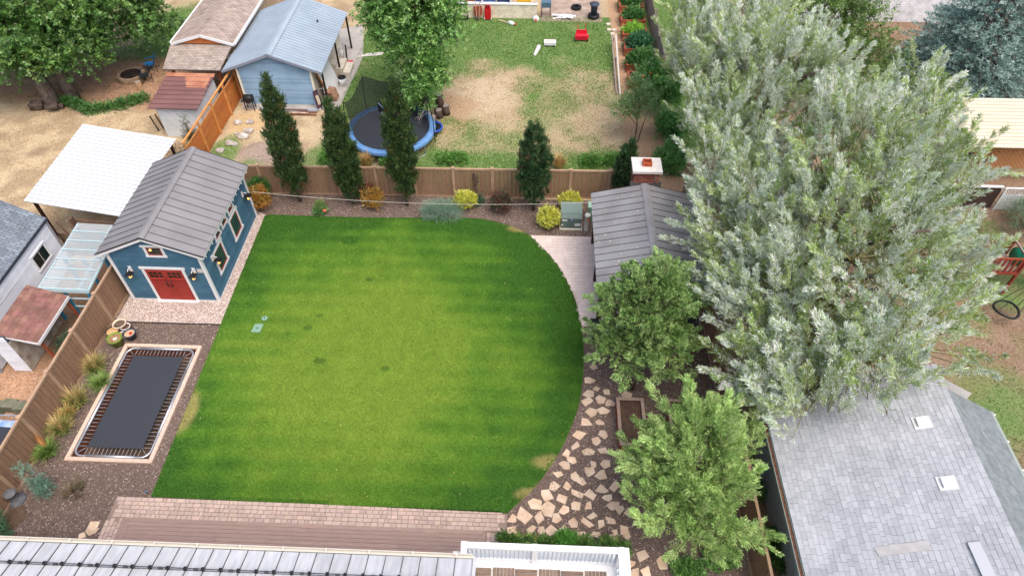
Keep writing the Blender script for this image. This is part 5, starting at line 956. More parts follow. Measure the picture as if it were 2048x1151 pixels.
for s_ in (-.17, .17): MB().bar((-4.2 + s_ * .4, 46.55, .08), (-4.2 + s_, 46.66, 1.35), .045).build('handle', mat('weathered_handle', c(186, 160, 140)) if s_ < 0 else bpy.data.materials['weathered_handle'], w1)
MB().tube([(-4.24, 46.55, .15), (-4.16, 46.55, .15)], .15, 12).build('wheel', METAL, w1)
rc = thing('red_gas_cart', (-3.5, 46.75, 0), 'bright red upright cart with dark cap against the cream wall', 'cart')
MB().box(-3.72, -3.28, 46.6, 46.8, .08, .85).build('body', mat('bright_red', c(196, 30, 40), rough=.4), rc); MB().ball((-3.5, 46.72, .95), (.2, .14, .13)).build('cap', bpy.data.materials['bright_red'], rc); MB().box(-3.6, -3.4, 46.6, 46.75, .88, 1.06).build('valve', BLACK, rc)
for s_ in (-.24, .24): MB().tube([(-3.5 + s_ - .02, 46.6, .1), (-3.5 + s_ + .02, 46.6, .1)], .1, 10).build('wheel', GALV, rc)
g2b = thing('blue_grill', (.55, 47.3, 0), 'dark blue grill on legs beside the cream house', 'grill')
MB().box(.25, .95, 47.1, 47.6, .75, 1.1).build('hood', mat('slate_blue', c(84, 110, 128), rough=.4), g2b); [MB().bar((a_, b_, 0), (a_, b_, .75), .05).build('leg', BLACK, g2b) for a_, b_ in ((.3, 47.15), (.9, 47.15), (.3, 47.55), (.9, 47.55))]
tr_ = thing('tyre_planter', (4.0, 47.3, 0), 'dark drum planter standing on an old tyre near the raised beds', 'planter')
MB().lathe([(.2, 0), (.4, .02), (.43, .12), (.4, .22), (.2, .24)], (4.0, 47.3, .012), 16).build('tyre', BLACK, tr_, True); MB().lathe([(.01, .24), (.22, .24), (.24, .8), (.35, .95), (.36, 1.0), (.01, 1.0)], (4.0, 47.3, .012), 14).build('drum', mat('slate_drum', c(66, 74, 90)), tr_, True)
simple('loose_tyre', MB().lathe([(.2, 0), (.36, .02), (.39, .1), (.36, .2), (.2, .22), (.18, .1)], (2.8, 48.6, .012), 16), BLACK, 'black tyre lying on the dusty slab behind the white planks', 'tyre')
wp = thing('white_planks', (2.0, 47.2, 0), 'heap of broken white planks on the dusty slab', 'planks')
for k in range(6): MB().obox((2.0 + random.uniform(-.3, .3), 47.2 + random.uniform(-.25, .3), .03 + .035 * k), (random.uniform(.8, 1.6), .16, .04), random.uniform(-.4, .4)).build('plank', WHITE, wp)

# loose things on the back lawn
rd = thing('red_plastic_wagon', (3.05, 44.1, 0), 'red plastic toy wagon upended on the back lawn', 'toy wagon'); rp_ = mat('red_plastic', c(214, 36, 58), rough=.35)
MB().box(2.6, 3.5, 43.8, 44.05, .12, .42).box(2.68, 3.42, 44.05, 44.5, .12, .2).box(2.68, 3.42, 44.45, 44.5, .2, .5).build('tub', rp_, rd); MB().bar((2.8, 43.8, .3), (3.3, 43.78, .3), .04, .03).build('bumper', mat('dark_red_plastic', c(160, 20, 40)), rd)
for x_ in (2.8, 3.3): MB().bar((x_, 44.5, .3), (x_ + .0, 44.95, .75), .05, .05).build('handle', mat('brown_red', c(150, 50, 40)) if x_ < 3 else bpy.data.materials['brown_red'], rd)
for x_ in (2.66, 3.44): MB().tube([(x_ - .04, 43.78, .1), (x_ + .04, 43.78, .1)], .1, 10).build('wheel', BLACK, rd)
tb = thing('white_toy_tub', (.9, 43.2, 0), 'white plastic tub with dark feet on the back lawn', 'tub'); MB().box(.5, 1.3, 43.0, 43.45, .1, .3).build('body', WHITE, tb); MB().box(.62, 1.18, 43.08, 43.36, .3, .32).build('lid_print', mat('pink_print', c(226, 190, 180)), tb)
for x_ in (.6, 1.1): MB().box(x_, x_ + .14, 42.97, 43.2, 0, .12).build('foot', mat('dark_foot', c(70, 68, 72)) if x_ < 1 else bpy.data.materials['dark_foot'], tb)
sp = thing('white_sack', (.05, 42.3, 0), 'crumpled white sack with red mouth lying on the grass', 'sack'); MB().tube([(-.12, 41.75, .06), (-.02, 42.1, .09), (.1, 42.55, .1), (.16, 42.85, .08)], [.1, .11, .14, .16], 8).build('bag', WHITE, sp, True); MB().tube([(.16, 42.85, .08), (.18, 42.9, .08)], .13, 8).build('mouth', mat('sack_red', c(220, 110, 90)), sp)
q = thing('water_jug', (-1.8, 46.0, 0), 'pale jug with red cap lying in the grass near the cream house', 'jug'); MB().tube([(-2.0, 46.1, .12), (-1.75, 45.98, .12), (-1.6, 45.9, .12)], [.13, .15, .06], 10).build('body', mat('frosted_white', c(222, 236, 236)), q, True); MB().tube([(-1.6, 45.9, .12), (-1.48, 45.85, .12)], .06, 8).build('cap', mat('orange_cap', c(224, 96, 70)), q)
simple('grey_plank', MB().obox((-2.4, 46.45, .03), (.75, .14, .04), -.55), mat('grey_plank', c(172, 150, 132)), 'short grey brown plank lying in the grass beside the pale jug', 'plank')
q = thing('shopping_bag', (-.1, 46.6, 0), 'white plastic bag with orange mark at the corner of the cream house', 'bag'); MB().lathe([(.02, 0), (.22, .02), (.25, .2), (.17, .36), (.05, .4)], (-.1, 46.6, 0), 9).build('body', WHITE, q, True); MB().obox((-.1, 46.36, .2), (.16, .04, .2), 0).build('print', mat('orange_print', c(226, 120, 80)), q)

# ---------------------------------------------------------------- raised beds at the back right, grey fence, poles
bed_m = mat('bed_timber', c(160, 88, 62), b=c(134, 70, 52), ns=3, stretch=(1, 6, 6), var=.12); bedw = mat('bed_grey_timber', c(170, 148, 132), b=c(146, 126, 114), ns=4, stretch=(4, 4, 1), var=.1)
def raised(name, x0, x1, y0, y1, h, label, group, m1=bed_m, m2=bed_m, rows=2, plants=None):
    t = thing(name, ((x0 + x1) / 2, (y0 + y1) / 2, 0), label, 'planter', group)
    for j in range(rows):
        z0, z1 = h * j / rows + .004, h * (j + 1) / rows - .004
        for a_, b_, c_, d_ in ((x0, x1, y0, y0 + .05), (x0, x1, y1 - .05, y1), (x0, x0 + .05, y0 + .052, y1 - .052), (x1 - .05, x1, y0 + .052, y1 - .052)): MB().box(a_, b_, c_, d_, z0, z1).build('side_plank', m1, t)
    for a_, b_, c_, d_ in ((x0 - .02, x1 + .02, y0 - .02, y0 + .1), (x0 - .02, x1 + .02, y1 - .1, y1 + .02), (x0 - .02, x0 + .1, y0 + .102, y1 - .102), (x1 - .1, x1 + .02, y0 + .102, y1 - .102)): MB().box(a_, b_, c_, d_, h, h + .035).build('cap_plank', m2, t)
    MB().box(x0 + .06, x1 - .06, y0 + .06, y1 - .06, 0, h - .1).build('soil', SOIL, t)
    return t
BEDS = [(5.85, 7.55, 48.0, 49.6, 'leafy raised bed cut by the top edge', 'low green leaves'), (5.83, 7.5, 45.9, 47.3, 'second raised bed from the top with bean rows', ''), (5.8, 7.45, 43.9, 45.3, 'raised bed of pale lettuce in the row by the grey fence', ''), (5.78, 7.4, 41.9, 43.3, 'raised bed with a dark green round bush in the row by the grey fence', ''), (5.76, 7.35, 39.9, 41.2, 'raised bed with sprawling green plants in the row by the grey fence', ''), (5.75, 7.3, 37.9, 39.2, 'nearest raised bed of the row, half under tomato plants', '')]
BED_T = [raised('raised_bed', *b_[:4], .5, b_[4], 'raised beds along the grey fence', rows=3) for b_ in BEDS]
ws = mat('weathered_silver', c(160, 148, 138), b=c(124, 108, 98), ns=3, stretch=(6, 6, 1), var=.15)
gf = thing('grey_picket_fence', (7.9, 45, 0), 'tall weathered grey board fence beside the raised beds', 'fence')
for k in range(62): y_ = 39.2 + k * .21; MB().box(7.85 - .01 * (k % 2), 7.88, y_, y_ + .19, 0, 1.75 + random.uniform(-.06, .06)).build('picket', ws, gf)
for z_ in (.4, 1.4): MB().box(7.89, 7.94, 39.2, 52.2, z_, z_ + .09).build('rail', ws, gf)
for y_ in (39.3, 42, 44.7, 47.4): MB().box(7.94, 8.04, y_, y_ + .1, 0, 1.9).build('post', ws, gf)
pr_ = thing('propped_rails', (5.1, 40, 0), 'two long grey rails propped along the edge of the back lawn', 'rails')
MB().bar((5.0, 37.3, .05), (5.0, 43.2, .75), .1, .1).build('rail', ws, pr_); MB().bar((5.2, 37.2, .05), (5.25, 43.3, .8), .1, .1).build('rail', mat('pale_rail', c(196, 190, 184)), pr_)
for y_ in (43.1, 40.5): MB().box(5.05, 5.15, y_, y_ + .08, 0, .7).build('stake', ws, pr_)
for k, (x_, y_) in enumerate(((5.0, 45.4), (5.35, 45.35), (5.2, 44.8), (5.0, 46.2))): simple('stepping_block', MB().obox((x_, y_, .06), (.28, .25, .12), .1 * k), cst, ('pale block nearest the house', 'pale block beside the lettuce bed', 'pale block nearest the propped rails', 'pale block farthest up the row')[k] + ' along the edge of the back lawn', 'block', 'blocks along the lawn edge')

# ---------------------------------------------------------------- far right: tan metal shed with lattice, dark fence, playset
ts2 = thing('tan_metal_shed', (25, 31.5, 0), 'tan metal roofed shed with orange lattice front at the right edge', 'shed')
tm_ = mat('tan_metal_roof', c(214, 204, 184), b=c(206, 195, 174), ns=1.2, rough=.5, var=.02); tms = mat('tan_seam', c(186, 170, 140))
for k in range(14):
    a, b = k / 14, (k + 1) / 14; y0, y1 = 29.35 + 3.85 * a, 29.35 + 3.85 * b; z0, z1 = 2.35 + .45 * a, 2.35 + .45 * b
    MB().slab((21.9, y0 + .004, z0), (27.0 , y0 + .004, z0), (27.0, y1 - .004, z1), (21.9, y1 - .004, z1), .03).bar((21.9, y0, z0 + .008), (27.0, y0, z0 + .008), .03, .02, 1).build('roof_sheet', [tm_, tms], ts2)
for k in range(4): MB().slab((27.004 + k * .8, 29.35, 2.35 - k * .16), (27.8 + k * .8, 29.35, 2.19 - k * .16), (27.8 + k * .8, 33.2, 2.64 - k * .16), (27.004 + k * .8, 33.2, 2.8 - k * .16), .03).build('roof_sheet', tm_, ts2)
MB().box(24.3, 27.0, 30.2, 33, 0, 2.3).build('wall', mat('olive_siding', c(206, 192, 150), b=c(190, 176, 136), ns=2, stretch=(5, 1, 1)), ts2); MB().box(22.0, 22.15, 29.4, 33, 0, 2.3).build('side_wall', mat('cream_panel', c(220, 206, 176)), ts2)
la = mat('lattice_wood', c(192, 128, 78), b=c(170, 108, 64), ns=3)
for k in range(22):
    x0 = 22.2 + k * .22
    for s_ in (1, -1):
        xa, za = (x0, 2.25) ; dx = s_ * 1.35; 
        if 22.15 < xa + dx < 27: MB().bar((xa, 29.6 + .012 * s_, za), (xa + dx, 29.6 + .012 * s_, .9), .05, .015, 0, (0, 1, 0)).build('lattice_strip', la, ts2)
for a_, b_ in (((22.6, 29.2, 0), (23.3, 29.3, 1.9)), ((22.4, 29.1, .1), (24.0, 29.2, 1.1)), ((22.3, 29.2, 0), (22.5, 29.3, 1.5))): MB().bar(a_, b_, .12, .06).build('leaning_board', om, ts2)
df = thing('dark_panel_fence', (22, 27.4, 0), 'low dark brown panel fence with pale cap in the right hand yard', 'fence')
for k in range(3): MB().box(19.6 + k * 1.25, 20.83 + k * 1.25, 27.42, 27.47, .05, 1.35).build('panel', mat('dark_brown_panel', c(74, 58, 52), b=c(60, 46, 42), ns=3) if k == 0 else bpy.data.materials['dark_brown_panel'], df)
MB().box(19.6, 23.35, 27.38, 27.5, 1.35, 1.42).build('cap_rail', WHITE, df)
lf = thing('white_lattice_fence', (24, 27.2, 0), 'white lattice topped fence panel at the right edge beside the dark fence', 'fence')
MB().box(23.45, 26.5, 27.3, 27.34, .05, 1.0).build('panel', mat('pale_grey_vinyl', c(206, 208, 212)), lf); MB().box(23.4, 26.5, 27.28, 27.36, 1.36, 1.42).build('top_rail', WHITE, lf); MB().bar((23.42, 27.3, .0), (23.42, 27.3, 1.4), .09).build('post', WHITE, lf)
for k in range(20):
    for s_ in (1, -1): MB().bar((23.5 + k * .15, 27.32 + .008 * s_, 1.02), (23.5 + k * .15 + s_ * .3, 27.32 + .008 * s_, 1.36), .025, .01, 0, (0, 1, 0)).build('lattice_strip', WHITE, lf)
ps = thing('playset', (21, 21.7, 0), 'wooden playset tower with rope bridge and green tube slide at right', 'playset')
pw = mat('playset_wood', c(150, 70, 50), b=c(124, 56, 42), ns=3, var=.1); pg = mat('grey_deck_wood', c(176, 158, 146), b=c(150, 132, 124), ns=3, var=.1); gp = mat('green_plastic', c(30, 128, 96), rough=.35)
x0, x1, y0, y1, zf, zt = 20.05, 21.35, 21.5, 22.7, 1.35, 2.15
for x_, y_ in ((x0, y0), (x1, y0), (x1, y1), (x0, y1)): MB().box(x_ - .05, x_ + .05, y_ - .05, y_ + .05, 0, zt).build('post', pw, ps)
for k in range(8): MB().box(x0 + k * (x1 - x0) / 8 + .005, x0 + (k + 1) * (x1 - x0) / 8 - .005, y0 + .06, y1 - .06, zf, zf + .03).build('floor_board', pg, ps)
for y_ in (y0, y1):
    MB().box(x0 - .06, x1 + .06, y_ - .03, y_ + .03, zt, zt + .08).build('top_rail', pw, ps); MB().box(x0, x1, y_ - .06, y_ + .06, zf - .08, zf + .02).build('bottom_rail', pw, ps)
    for k in range(5): MB().box(x0 + .14 + k * .24, x0 + .24 + k * .24, y_ - .02, y_ + .02, zf + .02, zt).build('slat', pw, ps)
for x_ in (x0, x1): MB().box(x_ - .03, x_ + .03, y0, y1, zt + .004, zt + .075).build('side_rail', pg, ps)
MB().tube([(21.3, 22.1, 1.75), (21.9, 22.1, 1.75), (22.8, 22.0, 1.5), (23.8, 21.6, 1.0), (24.6, 21.2, .6)], .42, 14).build('tube_slide', gp, ps, True)
for k in range(7): t = k / 6; MB().obox((19.9 - 1.5 * t, 21.75 - .75 * t, zf - .95 * t - .12 * math.sin(3.14 * t)), (.16, .75, .04), Matrix.Rotation(.45, 3, 'Z') @ Matrix.Rotation(-.45, 3, 'Y')).build('bridge_plank', pg, ps)
for s_ in (-.38, .38): MB().bar((20.0 - s_ * .3, 21.75 + s_, zf), (18.4 - s_ * .3, 20.95 + s_, .35), .05, .09).build('stringer', pw, ps)
MB().tube([(19.95, 21.3, 1.4), (19.85, 21.3, 1.95), (20.0, 21.3, 2.0)], .03, 6).tube([(19.95, 22.5, 1.4), (19.85, 22.5, 1.95), (20.0, 22.5, 2.0)], .03, 6).build('grab_handle', gp, ps)
MB().bar((21.35, 21.0, 2.3), (25.5, 19.5, 2.3), .1, .14).build('swing_beam', pw, ps); MB().bar((25.4, 19.5, 2.3), (25.8, 18.8, 0), .1).bar((25.4, 19.5, 2.3), (25.2, 20.4, 0), .1).build('swing_leg', pw, ps)
cx, cy, czz = 20.65, 20.05, .55; ringp = [(cx + .5 * math.cos(t), cy + .5 * math.sin(t), czz + .04 * math.sin(t * 2)) for t in np.linspace(0, 6.2832, 28, endpoint=False)]
sw = thing('disc_swing', (cx, cy, 0), 'black round net swing hanging in the right hand yard', 'swing'); MB().tube(ringp, .05, 8, closed=True).build('ring', BLACK, sw, True); nt2 = MB()
for k in range(-4, 5): h_ = math.sqrt(max(.25 - (k * .1) ** 2, .001)); nt2.tube([(cx + k * .1, cy - h_, czz), (cx + k * .1, cy, czz - .06), (cx + k * .1, cy + h_, czz)], .006, 3).tube([(cx - h_, cy + k * .1, czz), (cx, cy + k * .1, czz - .06), (cx + h_, cy + k * .1, czz)], .006, 3)
nt2.build('net', BLACK, sw)
for t in (.3, 1.8, 3.4, 5.0): MB().tube([(cx + .5 * math.cos(t), cy + .5 * math.sin(t), czz), (22.0, 20.77, 2.24)], .012, 4).build('rope', BLACK, sw)
# strip of the house wall and bare roof behind the spruce
bh = thing('white_brick_house', (20, 50, 0), 'pale brick house wall behind the blue spruce at the top edge', 'house')
MB().box(17.5, 30, 47.5, 52, 0, 4.0).build('wall', brick_mat('white_brick', c(238, 240, 246), c(230, 232, 240), c(208, 210, 220), .4, .16, rot=(R(90), 0, 0)), bh); MB().slab((17.2, 47.2, 4.0), (30.2, 47.2, 4.0), (30.2, 52, 5.4), (17.2, 52, 5.4), .1).build('roof', ts_m, bh)
# ---------------------------------------------------------------- sunken rectangular trampoline
tp = thing('sunken_trampoline', (-15.39, 14.4, 0), 'rectangular black in-ground trampoline in a pale timber frame beside the lawn', 'trampoline')
capm = mat('pale_timber', c(216, 190, 172), b=c(200, 172, 154), ns=3, stretch=(3, 3, 3), var=.06, rough=.8, bump=.2); pitw = mat('pit_timber', c(136, 84, 60), b=c(108, 66, 48), ns=3, stretch=(1, 1, 7))
x0, x1, y0, y1 = BOX; i0, i1, j0, j1 = INN
for a_ in ([(x0, y0), (x1, y0), (i1, j0), (i0, j0)], [(x1, y0), (x1, y1), (i1, j1), (i1, j0)], [(x1, y1), (x0, y1), (i0, j1), (i1, j1)], [(x0, y1), (x0, y0), (i0, j0), (i0, j1)]):
    k_ = Vector(((a_[0][0] + a_[1][0]) / 2, (a_[0][1] + a_[1][1]) / 2, 0)); sc_ = lambda p: (p[0] * .998 + k_.x * .002, p[1] * .998 + k_.y * .002)
    wide = [a_[0], a_[1], (a_[2][0] * 1.5 - a_[1][0] * .5, a_[2][1] * 1.5 - a_[1][1] * .5), (a_[3][0] * 1.5 - a_[0][0] * .5, a_[3][1] * 1.5 - a_[0][1] * .5)]
    MB().prism([sc_(p) for p in wide], .0, .09).build('frame_plank', capm, tp)
for k in range(3):
    z0, z1 = -.6 + k * .2, -.405 + k * .2
    for a_ in ((i0 - .019, i1 + .019, j0 - .018, j0 + .03), (i0 - .019, i1 + .019, j1 - .03, j1 + .018), (i0 - .018, i0 + .03, j0 + .031, j1 - .031), (i1 - .03, i1 + .018, j0 + .031, j1 - .031)): MB().box(*a_, z0, z1).build('pit_plank', pitw, tp)
fx0, fx1, fy0, fy1 = i0 + .12, i1 - .12, j0 + .12, j1 - .12; rr = .3; ring = []
for cx, cy, a0 in ((fx1 - rr, fy0 + rr, -90), (fx1 - rr, fy1 - rr, 0), (fx0 + rr, fy1 - rr, 90), (fx0 + rr, fy0 + rr, 180)): ring += [(cx + rr * math.cos(R(a0 + t)), cy + rr * math.sin(R(a0 + t)), .05) for t in (0, 22, 45, 68, 90)]
MB().tube(ring, .04, 8, closed=True).build('frame_tube', GALV, tp, True)
for a_, b_ in (((fx0, 12.9), (fx0, 15.9)), ((fx1, 12.9), (fx1, 15.9)), ((-16.3, fy1), (-14.5, fy1)), ((-16.3, fy0), (-14.5, fy0))): MB().tube([(*a_, .055), (*b_, .055)], .055, 8).build('frame_sleeve', GALV, tp, True)
mx0, mx1, my0, my1 = fx0 + .37, fx1 - .37, fy0 + .37, fy1 - .37
MB().box(mx0, mx1, my0, my1, .03, .042).build('jumping_mat', mat('mat_black', c(58, 62, 70), b=c(52, 56, 63), ns=40, rough=.7, bump=.1, bs=300), tp)
def coil(L_):
    return MB().tube([(0, 0, 0), (L_ * .2, 0, 0), (L_ * .2, 0, 0), (L_ * .8, 0, 0), (L_ * .8, 0, 0), (L_, 0, 0)], [.005, .005, .012, .012, .005, .005], 5).mesh('spring', GALV)
sp_ = coil(.36); n = 26
for k in range(n):
    yy = my0 + .04 + (my1 - my0 - .08) * k / (n - 1); put('spring', sp_, tp, (mx1, yy, .042), 0); put('spring', sp_, tp, (mx0, yy, .042), math.pi)
for k in range(14):
    xx = mx0 + .04 + (mx1 - mx0 - .08) * k / 13; put('spring', sp_, tp, (xx, my1, .042), math.pi / 2); put('spring', sp_, tp, (xx, my0, .042), -math.pi / 2)
for k, (cx, cy, a0) in enumerate(((mx1, my0, -45), (mx1, my1, 45), (mx0, my1, 135), (mx0, my0, 225))): put('spring', sp_, tp, (cx, cy, .042), R(a0), (1.1, 1, 1))

# ---------------------------------------------------------------- round trampoline with net and hoop
rt_ = thing('round_trampoline', (-8.0, 32.15, 0), 'round trampoline with blue pad, dark net and basketball hoop in the back yard', 'trampoline')
cx, cy, rz_ = -8.0, 32.15, .8; bp_ = mat('sky_blue_pad', c(104, 146, 194), b=c(88, 130, 182), ns=2, rough=.5)
MB().lathe([(.01, rz_ - .02), (2.13, rz_ - .02), (2.13, rz_), (.01, rz_)], (cx, cy, 0), 40).build('jumping_mat', mat('tramp_black', c(46, 50, 58), rough=.7), rt_)
MB().lathe([(2.12, rz_ + .01), (2.15, rz_ + .045), (2.42, rz_ + .035), (2.46, rz_ - .0), (2.47, rz_ - .16)], (cx, cy, 0), 40).build('safety_pad', bp_, rt_, True)
MB().tube([(cx + 2.4 * math.cos(t), cy + 2.4 * math.sin(t), rz_ - .06) for t in np.linspace(0, 6.2832, 40, endpoint=False)], .04, 6, closed=True).build('frame', GALV, rt_)
for k in range(4):
    t = R(45 + 90 * k); MB().tube([(cx + 2.4 * math.cos(t - .2), cy + 2.4 * math.sin(t - .2), rz_ - .06), (cx + 2.45 * math.cos(t - .2), cy + 2.45 * math.sin(t - .2), .03), (cx + 2.45 * math.cos(t + .2), cy + 2.45 * math.sin(t + .2), .03), (cx + 2.4 * math.cos(t + .2), cy + 2.4 * math.sin(t + .2), rz_ - .06)], .03, 6).build('leg', GALV, rt_)
netm = bpy.data.materials.new('net_mesh'); netm.use_nodes = True; P_ = netm.node_tree.nodes['Principled BSDF']; P_.inputs['Base Color'].default_value = (.012, .015, .018, 1); P_.inputs['Alpha'].default_value = .72; P_.inputs['Roughness'].default_value = .9
mb = MB(); angs = np.linspace(-10, 205, 44); tops = []
for a in angs:
    ph = ((a + 10) % 72) / 72; sag = .55 * math.sin(math.pi * ph); tops.append(3.0 - sag)
for i, a in enumerate(angs):
    t = R(a); mb.v += [(cx + 2.12 * math.cos(t), cy + 2.12 * math.sin(t), rz_), (cx + (2.3 - .25 * math.sin(math.pi * ((a + 10) % 72) / 72)) * math.cos(t), cy + (2.3 - .25 * math.sin(math.pi * ((a + 10) % 72) / 72)) * math.sin(t), tops[i])]
    if i: mb.f.append((2 * i - 2, 2 * i, 2 * i + 1, 2 * i - 1)); mb.m.append(0)
mb.build('net', netm, rt_)
for a in (-10, 62, 134, 206): t = R(a); MB().tube([(cx + 2.5 * math.cos(t), cy + 2.5 * math.sin(t), .2), (cx + 2.5 * math.cos(t), cy + 2.5 * math.sin(t), 1.6), (cx + 2.32 * math.cos(t), cy + 2.32 * math.sin(t), 3.04)], .03, 6).build('net_pole', BLACK, rt_)
q = Vector((cx - .25, cy + .55, 1.75)); MB().obox(q, (.95, .04, .6), 0).build('backboard', BLACK, rt_); MB().tube([q + Vector((-.4, -.05, .28)), q + Vector((.08, -.16, -.28)), q + Vector((.45, -.05, .28))], .018, 5).tube([q + Vector((.08, -.16, -.28)), q + Vector((.2, -.5, -.9))], .02, 5).build('hoop_bracket', STEEL, rt_)
MB().tube([(q.x + .23 * math.cos(t), q.y - .28 + .23 * math.sin(t), q.z - .2) for t in np.linspace(0, 6.2832, 16, endpoint=False)], .012, 5, closed=True).build('hoop_ring', STEEL, rt_)
lad = thing('blue_ring_swing', (-5.8, 32.95, 0), 'small dark blue round saucer beside the round trampoline', 'saucer')
MB().tube([(-5.8 + .52 * math.cos(t), 32.95 + .52 * math.sin(t), .35) for t in np.linspace(0, 6.2832, 24, endpoint=False)], .06, 7, closed=True).build('rim', mat('royal_blue', c(40, 80, 176), rough=.4), lad, True); MB().lathe([(.01, .3), (.5, .34)], (-5.8, 32.95, 0), 20).build('bed', BLACK, lad); [MB().tube([(-5.8 + .5 * math.cos(t), 32.95 + .5 * math.sin(t), .33), (-5.8 + .55 * math.cos(t), 32.95 + .55 * math.sin(t), 0)], .025, 5).build('leg', METAL, lad) for t in (.5, 2.0, 3.6, 5.2)]
barkm = mat('bark', c(104, 90, 80), b=c(72, 60, 54), ns=9, stretch=(1, 1, .25), rough=.95, bump=.8, bs=30); cutm = mat('cut_wood', c(176, 164, 152), b=c(140, 126, 116), ns=12)
for k, (px, py, h, r_, w_) in enumerate(((880, 205, .75, .24, 'tallest dark stump at the back'), (893, 222, .6, .22, 'stump at the right'), (878, 228, .5, .24, 'middle stump'), (866, 238, .4, .26, 'short broad stump nearest the trampoline'))):
    q = G(px, py + 6); s_ = thing('tree_stump', q, w_ + ' of the log group beside the round trampoline', 'stump', 'stumps beside the round trampoline'); MB().tube([(q.x, q.y, 0), (q.x - .03, q.y, h * .5), (q.x - .02, q.y, h)], [r_ * 1.15, r_, r_ * .95], 10).build('bark', barkm, s_, True); MB().lathe([(.01, 0), (r_ * .82, 0)], (q.x - .02, q.y, h + .004), 12).build('cut_face', cutm, s_)

# ---------------------------------------------------------------- pots, utility boxes, lids, pedestal, beds
def pot(px, py, r_, h, m, soilc, label, extra=None):
    q = G(px, py, h); t = thing('plant_pot', (q.x, q.y, .005), label, 'pot'); MB().lathe([(.01, 0), (r_ * .7, 0), (r_ * .95, h * .9), (r_ * 1.05, h * .9), (r_ * 1.05, h), (r_ * .9, h), (r_ * .85, h * .85)], (q.x, q.y, .005), 22).build('body', m, t, True)
    MB().lathe([(.005, h * .86), (r_ * .87, h * .85)], (q.x, q.y, .005), 18).build('soil', mat('soil_' + str(px), soilc, b=tuple(v * .6 for v in soilc), ns=8), t)
    if extra: extra(t, q, h)
pot(238, 646, .27, .38, mat('cream_pot', c(214, 200, 176)), c(110, 92, 80), 'wide cream pot at the back of the pot cluster by the fence')
pot(224, 661, .28, .36, mat('brown_pot', c(74, 60, 54)), c(222, 176, 128), 'dark brown pot with bright tan soil nearest the left fence')
pot(250, 652, .2, .3, mat('white_pot', c(222, 214, 210)), c(96, 74, 62), 'white pot at the back right of the pot cluster')
pot(243, 669, .19, .28, mat('white_pot_small', c(216, 208, 206)), c(150, 112, 90), 'small white pot squeezed in the middle of the pot cluster')
pot(258, 665, .25, .36, mat('blue_glazed_pot', c(52, 66, 84), rough=.3), c(206, 170, 136), 'dark blue glazed pot with a red flower inside', lambda t, q, h: MB().ball((q.x + .06, q.y - .02, h + .0), (.06, .06, .05)).build('flower', mat('red_flower', c(206, 40, 50)), t))
pot(228, 675, .3, .46, mat('green_glazed_pot', c(126, 150, 62), b=c(108, 132, 50), ns=3, rough=.3), c(160, 126, 96), 'large olive green glazed pot in front of the others', lambda t, q, h: MB().obox((q.x + .05, q.y - .03, h - .03), (.16, .14, .05), .5).build('grey_stone', cst, t))
tf = thing('transformer_box', (1.95, 25.5, 0), 'dark green utility transformer box on a concrete pad between yellow bushes', 'utility box'); gm1 = mat('transformer_green', c(96, 116, 110), b=c(86, 106, 100), ns=2, rough=.45)
MB().box(1.4, 2.5, 24.92, 26.05, 0, .09).build('pad', cst, tf); MB().add([(1.45, 25.0, .09), (2.45, 25.0, .09), (2.45, 25.95, .09), (1.45, 25.95, .09), (1.45, 25.0, .72), (2.45, 25.0, .72), (2.45, 25.28, .86), (1.45, 25.28, .86), (2.45, 25.95, .95), (1.45, 25.95, .95)], [(0, 1, 5, 4), (4, 5, 6, 7), (7, 6, 8, 9), (1, 2, 8, 6, 5), (2, 3, 9, 8), (3, 0, 4, 7, 9)]).build('cabinet', gm1, tf)
MB().slab((1.43, 25.24, .865), (2.47, 25.24, .865), (2.47, 25.98, .965), (1.43, 25.98, .965), .03).build('lid', mat('lid_green', c(112, 130, 124), rough=.4), tf); MB().box(1.93, 1.98, 24.96, 25.0, .62, .7).build('latch', GALV, tf)
for x_, z_, w_, h_, cl in ((1.5, .55, .24, .1, (220, 222, 224)), (1.86, .56, .16, .08, (70, 110, 180)), (2.12, .25, .28, .16, (216, 214, 214)), (1.46, .25, .1, .1, (210, 208, 208))): MB().box(x_, x_ + w_, 24.992, 24.998, z_, z_ + h_).build('sticker', mat('sticker_%d_%d' % (int(x_ * 100), int(z_ * 100)), c(*cl), b=tuple(v * .8 for v in c(*cl)), ns=25), tf)
pd_ = thing('utility_pedestal', (2.72, 25.05, 0), 'pale round utility pedestal with orange sticker beside the transformer', 'pedestal'); MB().lathe([(.14, 0), (.14, .88), (.15, .88), (.15, .95), (.1, .99), (.005, 1.0)], (2.72, 25.05, 0), 16).build('body', mat('pedestal_beige', c(206, 206, 196), rough=.5), pd_, True); MB().box(2.75, 2.83, 24.905, 24.925, .62, .8).build('sticker', mat('orange_sticker', c(216, 96, 50)), pd_)
cb = thing('utility_cabinet', (3.05, 25.75, 0), 'pale green small utility cabinet half hidden by the pavilion roof', 'utility box'); MB().box(2.78, 3.3, 25.55, 25.95, 0, .95).build('body', mat('pale_green_box', c(140, 176, 154), rough=.5), cb); MB().box(2.75, 3.33, 25.52, 25.98, .95, 1.02).build('lid', mat('pale_green_lid', c(156, 190, 168), rough=.5), cb)
lidm = mat('lid_sage', c(124, 158, 136), rough=.6)
